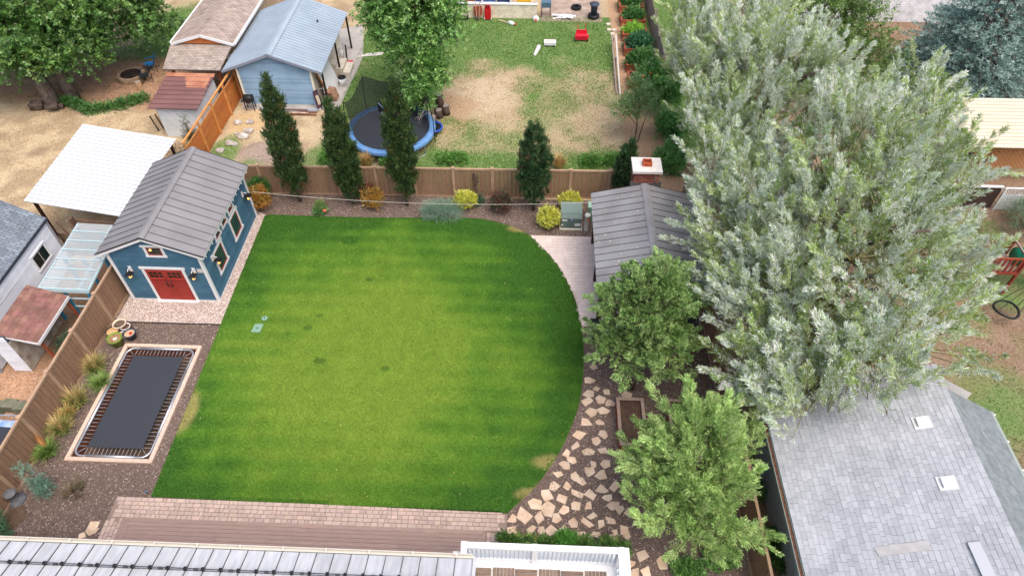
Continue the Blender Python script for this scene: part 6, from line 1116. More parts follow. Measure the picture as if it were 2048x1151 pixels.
q = G(515, 658); t = thing('irrigation_box_lid', (q.x, q.y, .03), 'rectangular pale green valve box lid in the lawn', 'lid'); MB().add([(q.x + a, q.y + b, z) for z in (.02, .085) for a, b in ((-.2, -.22), (.18, -.22), (.22, .24), (-.14, .24))], [(4, 5, 6, 7), (0, 1, 5, 4), (1, 2, 6, 5), (2, 3, 7, 6), (3, 0, 4, 7)]).build('lid', lidm, t); MB().box(q.x - .03, q.x + .05, q.y - .02, q.y + .02, .085, .095).build('handle', METAL, t)
q = G(530, 638); t = thing('round_valve_lid', (q.x, q.y, .03), 'round pale green valve lid in the lawn', 'lid'); MB().lathe([(.13, .02), (.13, .08), (.1, .088), (.005, .088)], (q.x, q.y, 0), 16).build('lid', lidm, t); MB().lathe([(.03, .088), (.03, .1), (.005, .1)], (q.x, q.y, 0), 8).build('plug', METAL, t)
q = G(35, 1000); t = thing('stone_pedestal', (q.x, q.y, 0), 'grey stone pedestal shaped like a spool beside the left fence', 'pedestal'); MB().lathe([(.005, 0), (.3, 0), (.3, .05), (.2, .1), (.13, .2), (.13, .42), (.2, .5), (.2, .56), (.17, .575), (.005, .565)], (q.x, q.y, 0), 20).build('body', mat('grey_stone_cast', c(112, 114, 120), b=c(92, 94, 100), ns=8, bump=.2), t, True)
tag(MB().lathe([(.45, 0), (.44, .03), (.005, .05)], (q.x + .15, q.y - .6, 0), 20).build('buried_rock', mat('earthy_rock', c(104, 84, 68), b=c(88, 70, 58), ns=5)), 'flat brown half buried rock below the stone pedestal', 'rock')
raised('raised_bed', 3.5, 4.52, 12.85, 14.9, .5, 'raised bed with grey cap boards beside the flagstones', 'raised beds in the main yard', bed_m, bedw); raised('raised_bed', 5.45, 6.5, 12.85, 14.9, .5, 'raised bed half hidden between the two leafy trees', 'raised beds in the main yard', bed_m, bedw); raised('raised_bed', 5.75, 6.8, 9.9, 11.9, .5, 'raised bed buried under the pale green feathery tree', 'raised beds in the main yard', bed_m, bedw)
q = G(297, 988); t = thing('garden_stake', (q.x, q.y, 0), 'tiny black stake with blue knob at the lawn corner', 'stake'); MB().tube([(q.x, q.y, 0), (q.x, q.y, .22)], .012, 6).build('stake', BLACK, t); MB().ball((q.x, q.y, .24), .035, 8, 5).build('knob', mat('blue_knob', c(60, 140, 196)), t)

# ---------------------------------------------------------------- fire pit, camp chairs, logs, rocks on the left
q = Vector((-25.5, 38.0, 0)); fp = thing('fire_pit', q, 'round stone fire pit on the bark ground behind the maple', 'fire pit'); pst = mat('pit_stone', c(176, 150, 122), b=c(140, 116, 96), ns=4, var=.12); bmesh_ = MB().prism([(.62, -.14), (.82, -.17), (.82, .17), (.62, .14)], 0, .115).mesh('stone', pst)
for j in range(3):
    for k in range(14): put('stone', bmesh_, fp, (q.x, q.y, .12 * j), R(360 / 14 * (k + .5 * (j % 2))))
MB().lathe([(.005, 0), (.62, 0)], (q.x, q.y, .06), 20).build('ash', mat('ash', c(74, 64, 58), b=c(40, 34, 30), ns=8), fp); MB().lathe([(.61, .05), (.61, .345)], (q.x, q.y, 0), 24).build('liner', mat('rusted_ring', c(56, 46, 42)), fp)
q = G(280, 175); t = thing('log_stool', (q.x, q.y, 0), 'cut log standing beside the fire pit', 'log'); MB().lathe([(.19, 0), (.18, .4)], (q.x, q.y, 0), 14).build('bark', mat('pale_log', c(196, 164, 124), b=c(160, 128, 96), ns=6), t, True); MB().lathe([(.005, .401), (.18, .401)], (q.x, q.y, 0), 14).build('cut_face', cutm, t)
def camp_chair(px, py, rz, m, label):
    q = G(px, py); t = thing('camp_chair', (q.x, q.y, 0), label, 'chair'); c_, s_ = math.cos(rz), math.sin(rz); f = lambda x, y, z: (q.x + x * c_ - y * s_, q.y + x * s_ + y * c_, z)
    MB().add([f(-.28, -.26, .48), f(.28, -.26, .48), f(.26, .24, .42), f(-.26, .24, .42), f(0, 0, .38)], [(0, 1, 4), (1, 2, 4), (2, 3, 4), (3, 0, 4)]).build('seat', m, t); MB().slab(f(.3, .42, 1.02), f(-.3, .42, 1.02), f(-.26, .24, .44), f(.26, .24, .44), .02).build('backrest', m, t)
    for sx in (-1, 1): MB().slab(f(sx * .36 + .05, -.3, .66), f(sx * .36 + .05, .36, .72), f(sx * .36 - .05, .36, .72), f(sx * .36 - .05, -.3, .66), .015).build('armrest', m, t)
    for a_, b_ in (((-.3, -.28, .0), (.28, .26, .45)), ((.3, -.28, 0), (-.28, .26, .45)), ((-.3, .35, 0), (-.3, -.28, .5)), ((.3, .35, 0), (.3, -.28, .5)), ((-.34, -.3, 0), (-.36, -.3, .66)), ((.34, -.3, 0), (.36, -.3, .66)), ((-.32, .38, 0), (-.3, .42, 1.02)), ((.32, .38, 0), (.3, .42, 1.02))): MB().tube([f(*a_), f(*b_)], .014, 5).build('leg', METAL, t)
camp_chair(305, 140, R(-75), mat('chair_blue', c(36, 124, 190), rough=.7), 'bright blue folding camp chair by the fire pit'); camp_chair(293, 163, R(-60), mat('chair_black', c(36, 42, 50), rough=.7), 'black folding camp chair by the fire pit')
lp = thing('log_pile', G(95, 218), 'heap of grey logs at the foot of the maple', 'logs'); q = G(95, 220)
for k in range(8): a_ = random.uniform(-.5, .5); x_, y_ = q.x + random.uniform(-.7, .6), q.y + random.uniform(-.35, .35); z_ = .15 + .2 * (k // 4); MB().tube([(x_ - .35, y_ - .1 * a_, z_), (x_ + .35, y_ + .4 * a_, z_ + .03)], .16, 8).build('log', barkm, lp, True)
rkm = mat('rock', c(206, 200, 194), b=c(160, 152, 146), ns=3, rough=.9, bump=.5, bs=12)
def rock(px, py, r_, label, m=rkm):
    q = G(px, py); mb = MB().ball((0, 0, 0), 1, 9, 6); pts_ = [Vector(v) * (1 + .35 * (vnoise(v[0] * 1.7 + px, v[1] * 1.7 + v[2], 1.0, 3) - .5)) for v in mb.v]; mb.v = [(q.x + p.x * r_ * 1.3, q.y + p.y * r_, max(p.z * r_ * .75 + r_ * .35, 0)) for p in pts_]; tag(mb.build('boulder', m), label, 'rock', 'boulders around the soil mound')
for px, py, r_, lb in ((460, 288, .2, 'whitish boulder nearest the cedar fence in the weeds'), (487, 275, .26, 'large whitish boulder at the left of the soil mound'), (497, 264, .24, 'flat pale boulder behind the large whitish one'), (476, 247, .2, 'boulder half sunk in straw left of the farther two'), (500, 246, .2, 'farthest boulder in the straw near the garage'), (473, 268, .1, 'tiny grey boulder between the larger ones'), (441, 303, .2, 'boulder closest to the blue shed roof'), (470, 290, .16, 'low grey boulder beside the whitish boulder in the weeds')): rock(px, py, r_, lb)
# ---------------------------------------------------------------- trees
barkg = mat('grey_bark', c(120, 108, 98), b=c(84, 74, 66), ns=8, stretch=(1, 1, .3), rough=.95, bump=.7, bs=30); barky = mat('yellow_bark', c(146, 142, 92), b=c(112, 108, 72), ns=8, stretch=(1, 1, .3), bump=.5)
def tree(name, base, label, cat='tree', group=None): return thing(name, base, label, cat, group)
def stem_pts(x, y, h, lean=(0, 0), n=6, wob=.1): return [(x + lean[0] * t / (n - 1) + random.uniform(-wob, wob) * (t > 0), y + lean[1] * t / (n - 1) + random.uniform(-wob, wob) * (t > 0), h * t / (n - 1)) for t in range(n)]

# silver willows
SIL = [c(238, 246, 240), c(216, 230, 220), c(188, 208, 152), c(162, 188, 104), c(132, 164, 78)]
def willow(x, y, lobes, clumps, label, trunk_h, dirfn, seed):
    t = tree('silver_willow', (x, y, 0), label, 'tree', 'silver willows at right'); pts_ = stem_pts(x, y, trunk_h, (.2, .2)); trunk_part(t, pts_, [.42, .36, .3, .24, .17, .08], barkg, n=10)
    limbs = []
    mb = MB()
    for k in range(11):
        a = k * 2.4; r_ = 1.4 + (k % 3) * .8; z0 = 1.4 + .35 * k * trunk_h / 6; p = Vector((x + .1, y + .1, min(z0, trunk_h * .8))); e = p + Vector((math.cos(a) * r_, math.sin(a) * r_, 1.6 + .12 * k)); m_ = p.lerp(e, .5) + Vector((0, 0, .35)); mb.tube([p, m_, e], [.14, .1, .05], 6); limbs += [tuple(m_), tuple(e)]
    mb.build('limbs', barkg, t, True)
    plumes('crown', t, FROND, lobes, clumps, 42, 1.5, .2, .34, 9, .135, .036, SIL, up=.75, out=.55, cj=.24, dirfn=dirfn, ang=34, r0=.2, r1=.82, seed=seed, wts=[.31, .24, .19, .16, .10], stem=c(180, 166, 96), trunk=pts_ + limbs, bark=barky, limb_r=.014, flare=.55)
def windA(b): 
    k = np.clip((12.5 - b[:, 0]) / 6, 0, 1) * np.clip((21 - b[:, 1]) / 6, 0, 1); return np.stack([-.9 * k, .35 * k, -.15 * k], 1)
willow(11.8, 18.6, [(11.6, 18.4, 5.3, 3.8, 4.6, 3.4), (9.0, 16.8, 4.4, 2.7, 3.2, 2.6), (9.2, 20.2, 4.8, 2.9, 2.8, 2.6), (13.6, 20.2, 6.6, 2.6, 2.8, 2.9), (13.9, 17.4, 4.8, 2.2, 2.4, 2.2), (10.2, 13.6, 4.9, 2.2, 1.7, 1.5), (12.4, 14.6, 5.0, 2.2, 1.6, 1.4), (14.4, 23.2, 7.4, 1.5, 1.6, 2.2), (12.0, 21.6, 7.2, 2.2, 2.2, 2.6), (15.5, 17.8, 4.0, 1.1, 1.2, 1.0), (17.0, 22.3, 3.6, .6, .6, 1.2), (15.6, 25.2, 7.6, .7, .7, 1.3), (9.2, 12.8, 4.2, 1.5, 1.5, 1.2), (8.5, 14.6, 3.6, 1.3, 1.9, 1.5), (8.3, 16.6, 4.0, 1.5, 1.8, 1.6), (8.7, 13.4, 3.8, 1.3, 1.4, 1.2), (8.0, 18.3, 4.2, 1.3, 1.6, 1.5), (7.8, 13.8, 3.8, 1.0, 1.3, 1.0), (7.7, 16.2, 4.2, 1.0, 1.4, 1.2), (8.8, 11.9, 4.2, 1.1, 1.0, .8), (11.2, 12.6, 5.0, 1.5, 1.2, .9), (7.7, 20.3, 4.6, 1.4, 2.4, 1.5), (7.9, 23.2, 4.7, 1.2, 1.5, 1.6)], 1050, 'large front silver willow with pale leaves overhanging the shingled roof', 6.5, windA, 11)
willow(10.8, 28.0, [(10.6, 27.6, 5.6, 3.4, 3.8, 3.6), (8.4, 26.2, 4.6, 2.2, 2.6, 2.6), (8.2, 29.8, 5.6, 2.0, 2.2, 2.6), (12.2, 28.4, 5.8, 2.0, 2.4, 2.6), (10.4, 31.0, 6.4, 2.2, 2.0, 2.6), (13.2, 25.6, 5.4, 1.6, 1.6, 2.0), (9.4, 23.6, 4.6, 2.0, 1.8, 2.0), (7.7, 31.2, 5.6, 1.4, 1.8, 2.2), (8.4, 33.8, 6.0, 1.6, 1.6, 2.2)], 720, 'farther silver willow rising behind the pavilion chimney', 7, lambda b: np.zeros((len(b), 3)) + np.array([.05, .15, .25]), 12)

# leafy trees of the main yard
t = tree('hornbeam_tree', (4.2, 15.7, 0), 'dense green tree with fine leaves in front of the pavilion'); p_ = stem_pts(4.2, 15.7, 4.6, (.1, .3), wob=.06); trunk_part(t, p_, [.12, .11, .09, .07, .05, .02], barkg)
plumes('crown', t, LEAF, [(4.25, 16.2, 3.5, 1.45, 1.5, 2.0), (3.5, 15.7, 2.5, 1.1, 1.2, 1.2), (5.0, 15.7, 2.7, 1.15, 1.3, 1.3), (4.6, 16.7, 4.7, .9, .9, 1.1), (5.4, 16.6, 3.6, .85, .9, 1.2), (3.5, 16.5, 3.8, .85, .9, 1.1)], 420, 28, .65, .2, .28, 11, .08, .043, [c(146, 180, 106), c(178, 204, 132), c(120, 158, 84), c(100, 138, 70)], up=.35, out=.65, cj=.3, dirfn=lambda b: np.zeros((len(b), 3)) + np.array([-.28, .1, 0]), ang=48, r0=.3, r1=.9, seed=21, wts=[.34, .22, .26, .18], stem=c(110, 98, 74), trunk=p_, bark=barkg, limb_r=.012, jit=.2, flare=.9)
t = tree('feathery_tree', (5.25, 10.2, 0), 'pale green feathery tree at the bottom beside the flagstones'); p_ = stem_pts(5.25, 10.2, 4.2, (.1, .2), wob=.06); trunk_part(t, p_, [.11, .1, .08, .06, .05, .02], barkg)
plumes('crown', t, FROND, [(5.3, 10.4, 3.1, 1.4, 1.4, 1.5), (4.6, 9.7, 2.4, 1.0, 1.2, 1.0), (6.0, 9.6, 2.5, 1.1, 1.2, 1.1), (5.5, 11.3, 3.6, .9, .9, 1.1), (5.1, 8.7, 2.3, 1.2, .9, 1.0), (6.3, 10.5, 2.9, .7, .8, .9)], 190, 26, 1.25, .2, .42, 18, .115, .034, [c(186, 212, 138), c(168, 198, 120), c(140, 176, 98), c(112, 152, 76)], up=.4, out=.75, cj=.22, dirfn=lambda b: np.zeros((len(b), 3)) + np.array([-.12, .3, 0]), ang=48, r0=.25, r1=.85, seed=22, wts=[.3, .32, .24, .14], stem=c(130, 110, 80), trunk=p_, bark=barkg, limb_r=.014, jit=.1, flare=.9)
# columnar trees along the fence
CO = [(-11.95, 26.62, 6.5, .86, (-.05, .25), 'leftmost columnar tree against the brown fence, closest to the blue shed'), (-9.15, 26.5, 5.7, .8, (-.12, .15), 'columnar tree just left of the round trampoline, second from the shed'), (-6.4, 26.5, 6.6, .86, (.1, .25), 'tall columnar tree in front of the round trampoline'), (.08, 26.4, 4.9, .92, (-.05, .3), 'columnar dark green tree left of the yellow bushes and transformer'), (4.5, 27.0, 3.7, .62, (.1, .1), 'short columnar tree just left of the brick chimney')]
for k, (x, y, h, r_, ln, lb) in enumerate(CO):
    t = tree('columnar_hornbeam', (x, y, 0), lb, 'tree', 'columnar trees along the back fence'); p_ = stem_pts(x, y, h * .85, ln, wob=.03); trunk_part(t, p_, [.09, .08, .07, .05, .03, .01], barkg)
    lob = []
    for j in range(9):
        f = j / 8; prof = (.5, .82, .97, 1.0, 1.0, .94, .82, .62, .3)[j]; lob.append((x + ln[0] * f + random.uniform(-.05, .05), y + ln[1] * f + random.uniform(-.05, .05), .75 + (h - 1.1) * f, r_ * prof * random.uniform(.9, 1.06) * .9, r_ * prof * .9, h * .12))
    foliage('crown', t, WAXY, lob, int(84 * h), 15, .06, .22, 8, .072, .048, [c(68, 94, 52), c(88, 110, 60), c(54, 80, 46), c(104, 96, 56), c(124, 84, 60)] if k != 3 and k != 4 else [c(62, 92, 56), c(82, 112, 70), c(50, 80, 50), c(92, 100, 64), c(108, 76, 60)], up=1.1, out=.35, spread=.25, cj=.15, ang=42, shell=.55, wts=[.38, .27, .31, .03, .01], seed=30 + k, low=-.4, cvar=.2)
t = tree('spindly_evergreen', (-18.55, 30.3, 0), 'thin dark evergreen between the cedar fence and the white carport'); trunk_part(t, stem_pts(-18.55, 30.3, 2.0, wob=.02), [.05, .045, .04, .03, .02, .01], barkg)
foliage('crown', t, WAXY, [(-18.55, 30.3, .8, .5, .5, .6), (-18.6, 30.35, 1.5, .32, .32, .5), (-18.6, 30.4, 2.1, .16, .16, .4)], 90, 8, .08, .22, 7, .06, .03, [c(70, 84, 56), c(90, 96, 66), c(100, 82, 60)], up=.9, out=.5, shell=.3, seed=38)

# maple at top left
t = tree('maple_tree', (-28.3, 35.3, 0), 'huge green maple filling the top left corner', 'tree'); trunk_part(t, [(-28.1, 35.5, 0), (-28.2, 35.7, 1.5), (-28.5, 36.2, 3.4), (-28.8, 36.6, 5.5)], [.42, .34, .28, .14], barkg, n=10); trunk_part(t, [(-28.9, 34.7, 0), (-29.2, 35.1, 1.4), (-30.2, 36.0, 3.3), (-31, 37, 5.5)], [.48, .38, .3, .14], barkg, n=10)
foliage('crown', t, LEAF, [(-29.0, 37.2, 6.0, 4.6, 3.8, 3.2), (-25.3, 38.6, 5.2, 2.7, 2.8, 2.3), (-33.5, 37.0, 5.6, 3.6, 3.4, 2.8), (-29.5, 35.6, 4.2, 3.2, 2.2, 1.6), (-26.0, 40.8, 4.6, 2.2, 2.2, 1.9), (-32.5, 34.8, 4.0, 2.2, 1.8, 1.5), (-27.0, 36.2, 4.0, 1.7, 1.5, 1.3), (-24.3, 40.4, 2.9, 1.5, 1.6, 1.4), (-25.4, 39.5, 3.7, 1.7, 1.8, 1.5), (-26.3, 36.2, 3.3, 1.4, 1.2, 1.1), (-28.4, 34.7, 3.3, 1.6, 1.1, 1.0), (-31.2, 34.2, 3.4, 2.0, 1.3, 1.1), (-30, 41, 6.6, 4.5, 3, 2.8), (-36, 39, 5.5, 3, 3, 2.5)], 1150, 13, .34, .5, 9, .2, .16, [c(104, 148, 72), c(84, 126, 58), c(136, 172, 90), c(68, 108, 50)], up=.3, out=.6, droop=.2, spread=.5, ang=55, shell=.55, wts=[.36, .3, .16, .18], seed=41, cvar=.16, limbs=60, trunk=[(-28.4, 36.0, 2.4), (-28.8, 36.6, 5.5), (-29.8, 35.7, 2.6), (-31, 37, 5.5), (-28.2, 35.7, 1.5)], bark=barkg, limb_r=.05)
mb = MB()
for k in range(9):
    p = Vector((-25.2 + random.uniform(-.5, .5), 38.6 + random.uniform(-.6, .6), 5.6)); mb.tube([p, p + Vector((.4, .2, .5)), p + Vector((random.uniform(.3, 1.2), random.uniform(-.9, .9), .9))], [.03, .02, .006], 5)
mb.build('bare_twigs', mat('dead_twig', c(186, 178, 170)), t)
# aspen-like tree in the back yard
t = tree('back_yard_tree', (-6.6, 35.6, 0), 'bright green tree in the back yard behind the round trampoline', 'tree'); p_ = stem_pts(-6.6, 35.6, 8.0, (-.2, .3), wob=.08); trunk_part(t, p_, [.2, .18, .15, .11, .07, .03], barkg)
foliage('crown', t, LEAF, [(-6.8, 36.0, 5.6, 2.2, 2.0, 2.6), (-7.0, 36.4, 8.0, 1.7, 1.7, 2.2), (-8.4, 36.0, 5.4, 1.3, 1.4, 1.4), (-5.4, 35.9, 5.2, 1.3, 1.3, 1.6), (-6.0, 34.6, 3.0, 1.2, 1.1, 1.2), (-6.2, 33.6, 2.0, .9, .8, .9), (-7.2, 35.0, 4.0, 1.2, 1.0, 1.2)], 460, 14, .26, .45, 9, .16, .12, [c(116, 164, 82), c(92, 140, 62), c(150, 190, 104), c(74, 118, 52)], up=.25, out=.6, droop=.15, spread=.5, ang=55, shell=.45, wts=[.36, .28, .2, .16], seed=42, limbs=40, trunk=p_, bark=barkg, limb_r=.03)
mb = MB()
for k in range(9): p = Vector((-6.1, 33.2, 1.9)); mb.tube([p, p + Vector((random.uniform(-.4, .4), -.3, -.4)), p + Vector((random.uniform(-.8, .8), random.uniform(-.8, -.4), -random.uniform(.7, 1.1)))], [.02, .014, .005], 4)
mb.build('bare_twigs', bpy.data.materials['dead_twig'], t)
# tree behind the willows, spruce
t = tree('green_tree', (17.0, 40.0, 0), 'dark green leafy tree behind the willows near the top edge', 'tree'); trunk_part(t, stem_pts(17.0, 40, 4), [.2, .18, .15, .12, .08, .03], barkg)
foliage('crown', t, LEAF, [(17.0, 40, 3.6, 2.6, 2.6, 2.6), (18.2, 42.5, 4.4, 1.9, 2.2, 2.2), (15.2, 42.5, 4.2, 2.4, 2.2, 2.4), (17.6, 37.6, 2.4, 1.6, 1.4, 1.6), (19.6, 40.2, 2.6, 1.7, 1.8, 2.0), (20.2, 37.6, 1.8, 1.5, 1.4, 1.4)], 400, 11, .35, .5, 8, .17, .11, [c(104, 136, 66), c(84, 116, 54), c(124, 154, 80)], up=.35, out=.6, spread=.5, shell=.5, seed=43, limbs=30, trunk=stem_pts(17, 40, 4), bark=barkg)
def spruce(name, x, y, h, r0, tiers, per, label, pal, seed, wts=None):
    g_ = np.random.default_rng(seed); t = tree(name, (x, y, 0), label); trunk_part(t, [(x, y, 0), (x, y, h * .5), (x, y, h)], [.28, .17, .03], barkg)
    B = []; D = []; br = MB()
    for i in range(tiers):
        f = i / tiers; z = .5 + (h - .6) * f; r_ = r0 * (1 - f) ** .85 + .15; nb_ = max(6, int(18 * (1 - f) + 5))
        for k in range(nb_):
            a = 6.283 * k / nb_ + i * 1.7 + g_.normal() * .15; rr = r_ * (.8 + .3 * g_.random()); d = np.array([math.cos(a), math.sin(a), -.14 + .1 * g_.normal()]); n_ = max(4, int(rr * per))
            br.tube([(x, y, z), (x + d[0] * rr * .6, y + d[1] * rr * .6, z + d[2] * rr * .8), (x + d[0] * rr, y + d[1] * rr, z + d[2] * rr * .75)], [.04, .025, .008], 4)
            for q in range(n_):
                s_ = .25 + .75 * (q + g_.random()) / n_; w_ = (g_.random() - .5) * 1.1 * rr * (1.15 - s_) * .75; sd = np.array([-d[1], d[0], 0]); B.append(np.array([x, y, z]) + d * rr * s_ * np.array([1, 1, .85]) + sd * w_ - np.array([0, 0, .12 * abs(w_)])); D.append(unit(d + sd * np.sign(w_) * .75 + np.array([0, 0, .12 + .15 * g_.normal()])))
    br.build('branches', barkg, t, True)
    B = np.array(B); D = np.array(D); n = len(B); k = 10; si = np.repeat(np.arange(n), k); tt = np.tile((np.arange(k) + .5) / k, n); sl = .42; P = B[si] + D[si] * (sl * tt)[:, None]; rnd = unit(g_.normal(size=(n * k, 3)) + np.array([0, 0, .5])); ld = unit(D[si] * .75 + rnd * .8); s = unit(np.cross(ld, g_.normal(size=ld.shape)))
    pal = np.array(pal); C = pal[g_.choice(len(pal), n, p=wts)[si]] * (.75 + .5 * g_.random((n * k, 1))); off = wl(t); put('needles', leaves_mesh('needles', WAXY, P, ld, s, .17, .06, C, off), t, off); return t
spruce('blue_spruce', 26.6, 39.0, 9.5, 5.0, 19, 12, 'large blue spruce in the top right corner', [c(168, 194, 186), c(142, 172, 164), c(190, 212, 206), c(118, 146, 136)], 51)
t = tree('weeping_spruce', G(95, 985), 'small weeping blue green spruce leaning beside the left fence', 'tree'); b_ = G(95, 985); sp_pts = [(b_.x, b_.y, 0), (b_.x - .06, b_.y + .1, .5), (b_.x - .12, b_.y + .15, 1.0), (b_.x - .3, b_.y + .2, 1.35), (b_.x - .52, b_.y + .25, 1.4), (b_.x - .62, b_.y + .25, 1.25)]
trunk_part(t, sp_pts, [.04, .035, .03, .022, .015, .008], barkg); lob = [(b_.x + .02, b_.y, .25, .26, .26, .22), (b_.x - .05, b_.y + .08, .55, .24, .22, .25), (b_.x - .1, b_.y + .14, .9, .18, .18, .25), (b_.x - .25, b_.y + .2, 1.25, .15, .12, .14), (b_.x - .45, b_.y + .24, 1.4, .12, .07, .06)]
foliage('needles', t, WAXY, lob, 90, 9, .05, .17, 9, .05, .016, [c(112, 152, 130), c(92, 132, 110), c(134, 170, 150)], up=-.25, out=.6, spread=.3, ang=35, shell=.3, seed=52)
t = tree('corner_spruce', G(8, 1068), 'dark green spruce branch at the lower left corner', 'plant'); b_ = G(8, 1068); trunk_part(t, [(b_.x - .1, b_.y, 0), (b_.x, b_.y, .5), (b_.x + .25, b_.y - .1, .9)], [.06, .05, .02], barky)
foliage('needles', t, WAXY, [(b_.x - .2, b_.y + .1, .5, .4, .4, .45), (b_.x + .05, b_.y - .15, .35, .3, .3, .3)], 80, 9, .07, .18, 8, .06, .02, [c(84, 126, 84), c(66, 106, 70), c(104, 146, 110)], up=.1, out=.6, shell=.3, seed=53)

# ---------------------------------------------------------------- shrubs
def shrub(name, x, y, rx, ry, h, pal, label, clumps=110, per=10, L=.06, W=.04, m=None, seed=1, up=.5, wts=None, sl=.14, cat='shrub', k=7, ang=50, z0=.0, shell=.45, cr=.07, lobes=None, spread=.35, stem=None):
    t = thing(name, (x, y, 0), label, cat); mb = MB()
    for a in range(5): mb.tube([(x + .05 * math.cos(a * 1.3), y + .05 * math.sin(a * 1.3), 0), (x + rx * .5 * math.cos(a * 1.3), y + ry * .5 * math.sin(a * 1.3), h * .6)], [.02, .008], 5)
    mb.build('stems', barkg, t)
    lob = lobes or [(x, y, z0 + h * .5, rx, ry, h * .5)] + [(x + rx * .42 * math.cos(a), y + ry * .42 * math.sin(a), z0 + h * (.5 + .12 * math.sin(a * 2 + seed)), rx * .6, ry * .6, h * .42) for a in (seed, seed + 1.6, seed + 3.1, seed + 4.7)]
    foliage('leaves', t, m or LEAF, lob, clumps, per, cr, sl, k, L, W, pal, up=up, out=.7, spread=spread, ang=ang, shell=shell, seed=seed, wts=wts, low=-.5, cvar=.12, stem=stem); return t
YEL = [c(226, 224, 96), c(206, 206, 76), c(238, 236, 140), c(168, 180, 62)]
shrub('spirea_bush', -13.75, 25.95, .52, .5, 1.25, [c(196, 140, 62), c(176, 116, 52), c(206, 170, 80), c(140, 130, 60)], 'orange gold bush at the rear corner of the blue shed', 170, seed=61)
shrub('spirea_bush', -13.95, 26.75, .5, .4, 1.2, [c(74, 128, 54), c(56, 104, 44), c(96, 150, 70)], 'green bush behind the orange gold bush at the shed corner', 120, seed=62)
shrub('barberry_bush', -8.05, 26.35, .48, .45, 1.05, [c(206, 166, 62), c(190, 136, 60), c(150, 120, 60), c(120, 120, 70)], 'yellow and rust bush between two columnar trees', 150, seed=63)
shrub('barberry_bush', -8.35, 26.7, .35, .3, 1.15, [c(112, 62, 50), c(96, 84, 56), c(140, 70, 50)], 'dull maroon bush touching the yellow and rust bush', 80, seed=64)
shrub('juniper', -4.5, 25.85, 1.05, .62, .5, [c(130, 160, 138), c(112, 144, 122), c(152, 180, 158)], 'low spreading blue green juniper at the lawn edge', 330, 9, .06, .014, WAXY, 65, .35, sl=.24, k=9, ang=28, cr=.1)
shrub('gold_bush', -3.4, 26.45, .5, .45, .85, YEL, 'yellow bush beside the blue green juniper', 150, L=.07, W=.045, seed=66)
shrub('burgundy_bush', -1.6, 26.25, .55, .5, 1.05, [c(104, 70, 62), c(84, 84, 60), c(124, 66, 62), c(72, 92, 60)], 'burgundy and dark green bush left of the fourth columnar tree', 150, seed=67)
shrub('gold_bush', .85, 25.25, .56, .52, .95, YEL, 'yellow bush in front of the transformer box at its left', 210, L=.07, W=.045, seed=68)
shrub('gold_bush', 1.95, 26.6, .52, .4, .85, YEL, 'yellow bush behind the transformer box', 130, L=.07, W=.045, seed=69)
shrub('rose_bush', -10.75, 26.0, .2, .2, .4, [c(110, 140, 76), c(132, 156, 84)], 'small yellow green shrub in the bark between columnar trees', 40, seed=70, L=.05)
t = shrub('rose_bush', -10.65, 25.68, .3, .22, .3, [c(84, 128, 66), c(104, 146, 80)], 'low rose plant with one coral bloom near the lawn edge', 45, seed=71, L=.05); MB().ball((-10.4, 25.6, .3), (.09, .08, .07)).build('bloom', mat('coral', c(232, 110, 90)), t); MB().ball((-10.55, 25.75, .33), (.04, .04, .04)).build('bloom', bpy.data.materials['coral'], t)
v = thing('climbing_vine', (-2.85, 27.1, 0), 'twisted dead vine trunk climbing the brown fence', 'vine'); MB().tube([(-2.72, 26.9, 0), (-2.8, 27.0, .5), (-2.92, 27.05, .9), (-2.82, 27.06, 1.2), (-2.98, 27.07, 1.45), (-2.94, 27.1, 1.75)], [.05, .05, .06, .05, .07, .03], 7).build('trunk', barkm, v, True); foliage('leaves', v, LEAF, [(-2.9, 27.0, 1.2, .15, .08, .5)], 14, 5, .04, .1, 5, .05, .03, [c(92, 84, 60), c(70, 60, 48)], seed=72)
shrub('dwarf_conifer', -2.7, 26.7, .22, .2, .5, [c(70, 112, 84), c(56, 94, 72)], 'small dark green plant at the foot of the dead vine', 45, seed=73, L=.04, W=.02)
# ornamental grasses by the left fence, in the back yard
TUF = [(196, 738, .75, 1, 'ornamental grass tuft with arching straw plumes nearest the pots'), (205, 768, .5, 0, 'green grass tuft between the two straw plumed tufts'), (160, 808, .85, 1, 'large straw plumed grass beside the sunken trampoline'), (128, 862, .75, 1, 'straw plumed grass next to the middle of the left fence'), (98, 908, .65, 2, 'green grass tuft with a single upright tan plume near the left fence')]
for px, py, h, pl_, lb in TUF:
    q = G(px, py); t = thing('ornamental_grass', (q.x, q.y, 0), lb, 'grass', 'ornamental grasses along the left fence'); blades(t, 'blades', q.x, q.y, 420, h * .8, .42, [c(118, 150, 76), c(94, 130, 60), c(150, 168, 96)], plume=c(196, 172, 116) if pl_ == 1 else None, w=.02, lean=(-.05, .02), rad=.2)
    if pl_ == 1: blades(t, 'plumes', q.x - .05, q.y + .05, 80, h * 1.05, .35, [c(210, 186, 134), c(190, 160, 108)], w=.026, lean=(-.12, .1), rad=.18)
    if pl_ == 2: blades(t, 'plumes', q.x - .12, q.y + .2, 70, h * 1.5, .08, [c(222, 170, 110), c(206, 150, 96)], w=.03, lean=(-.1, .1), rad=.07)
q = G(120, 842); t = thing('ornamental_grass', (q.x + .15, q.y + .4, 0), 'second straw plume of the paired tufts near the middle of the left fence', 'grass', 'ornamental grasses along the left fence'); blades(t, 'blades', q.x + .3, q.y + .2, 260, .6, .35, [c(130, 156, 84), c(206, 174, 112)], plume=c(212, 178, 112), w=.02, rad=.15)
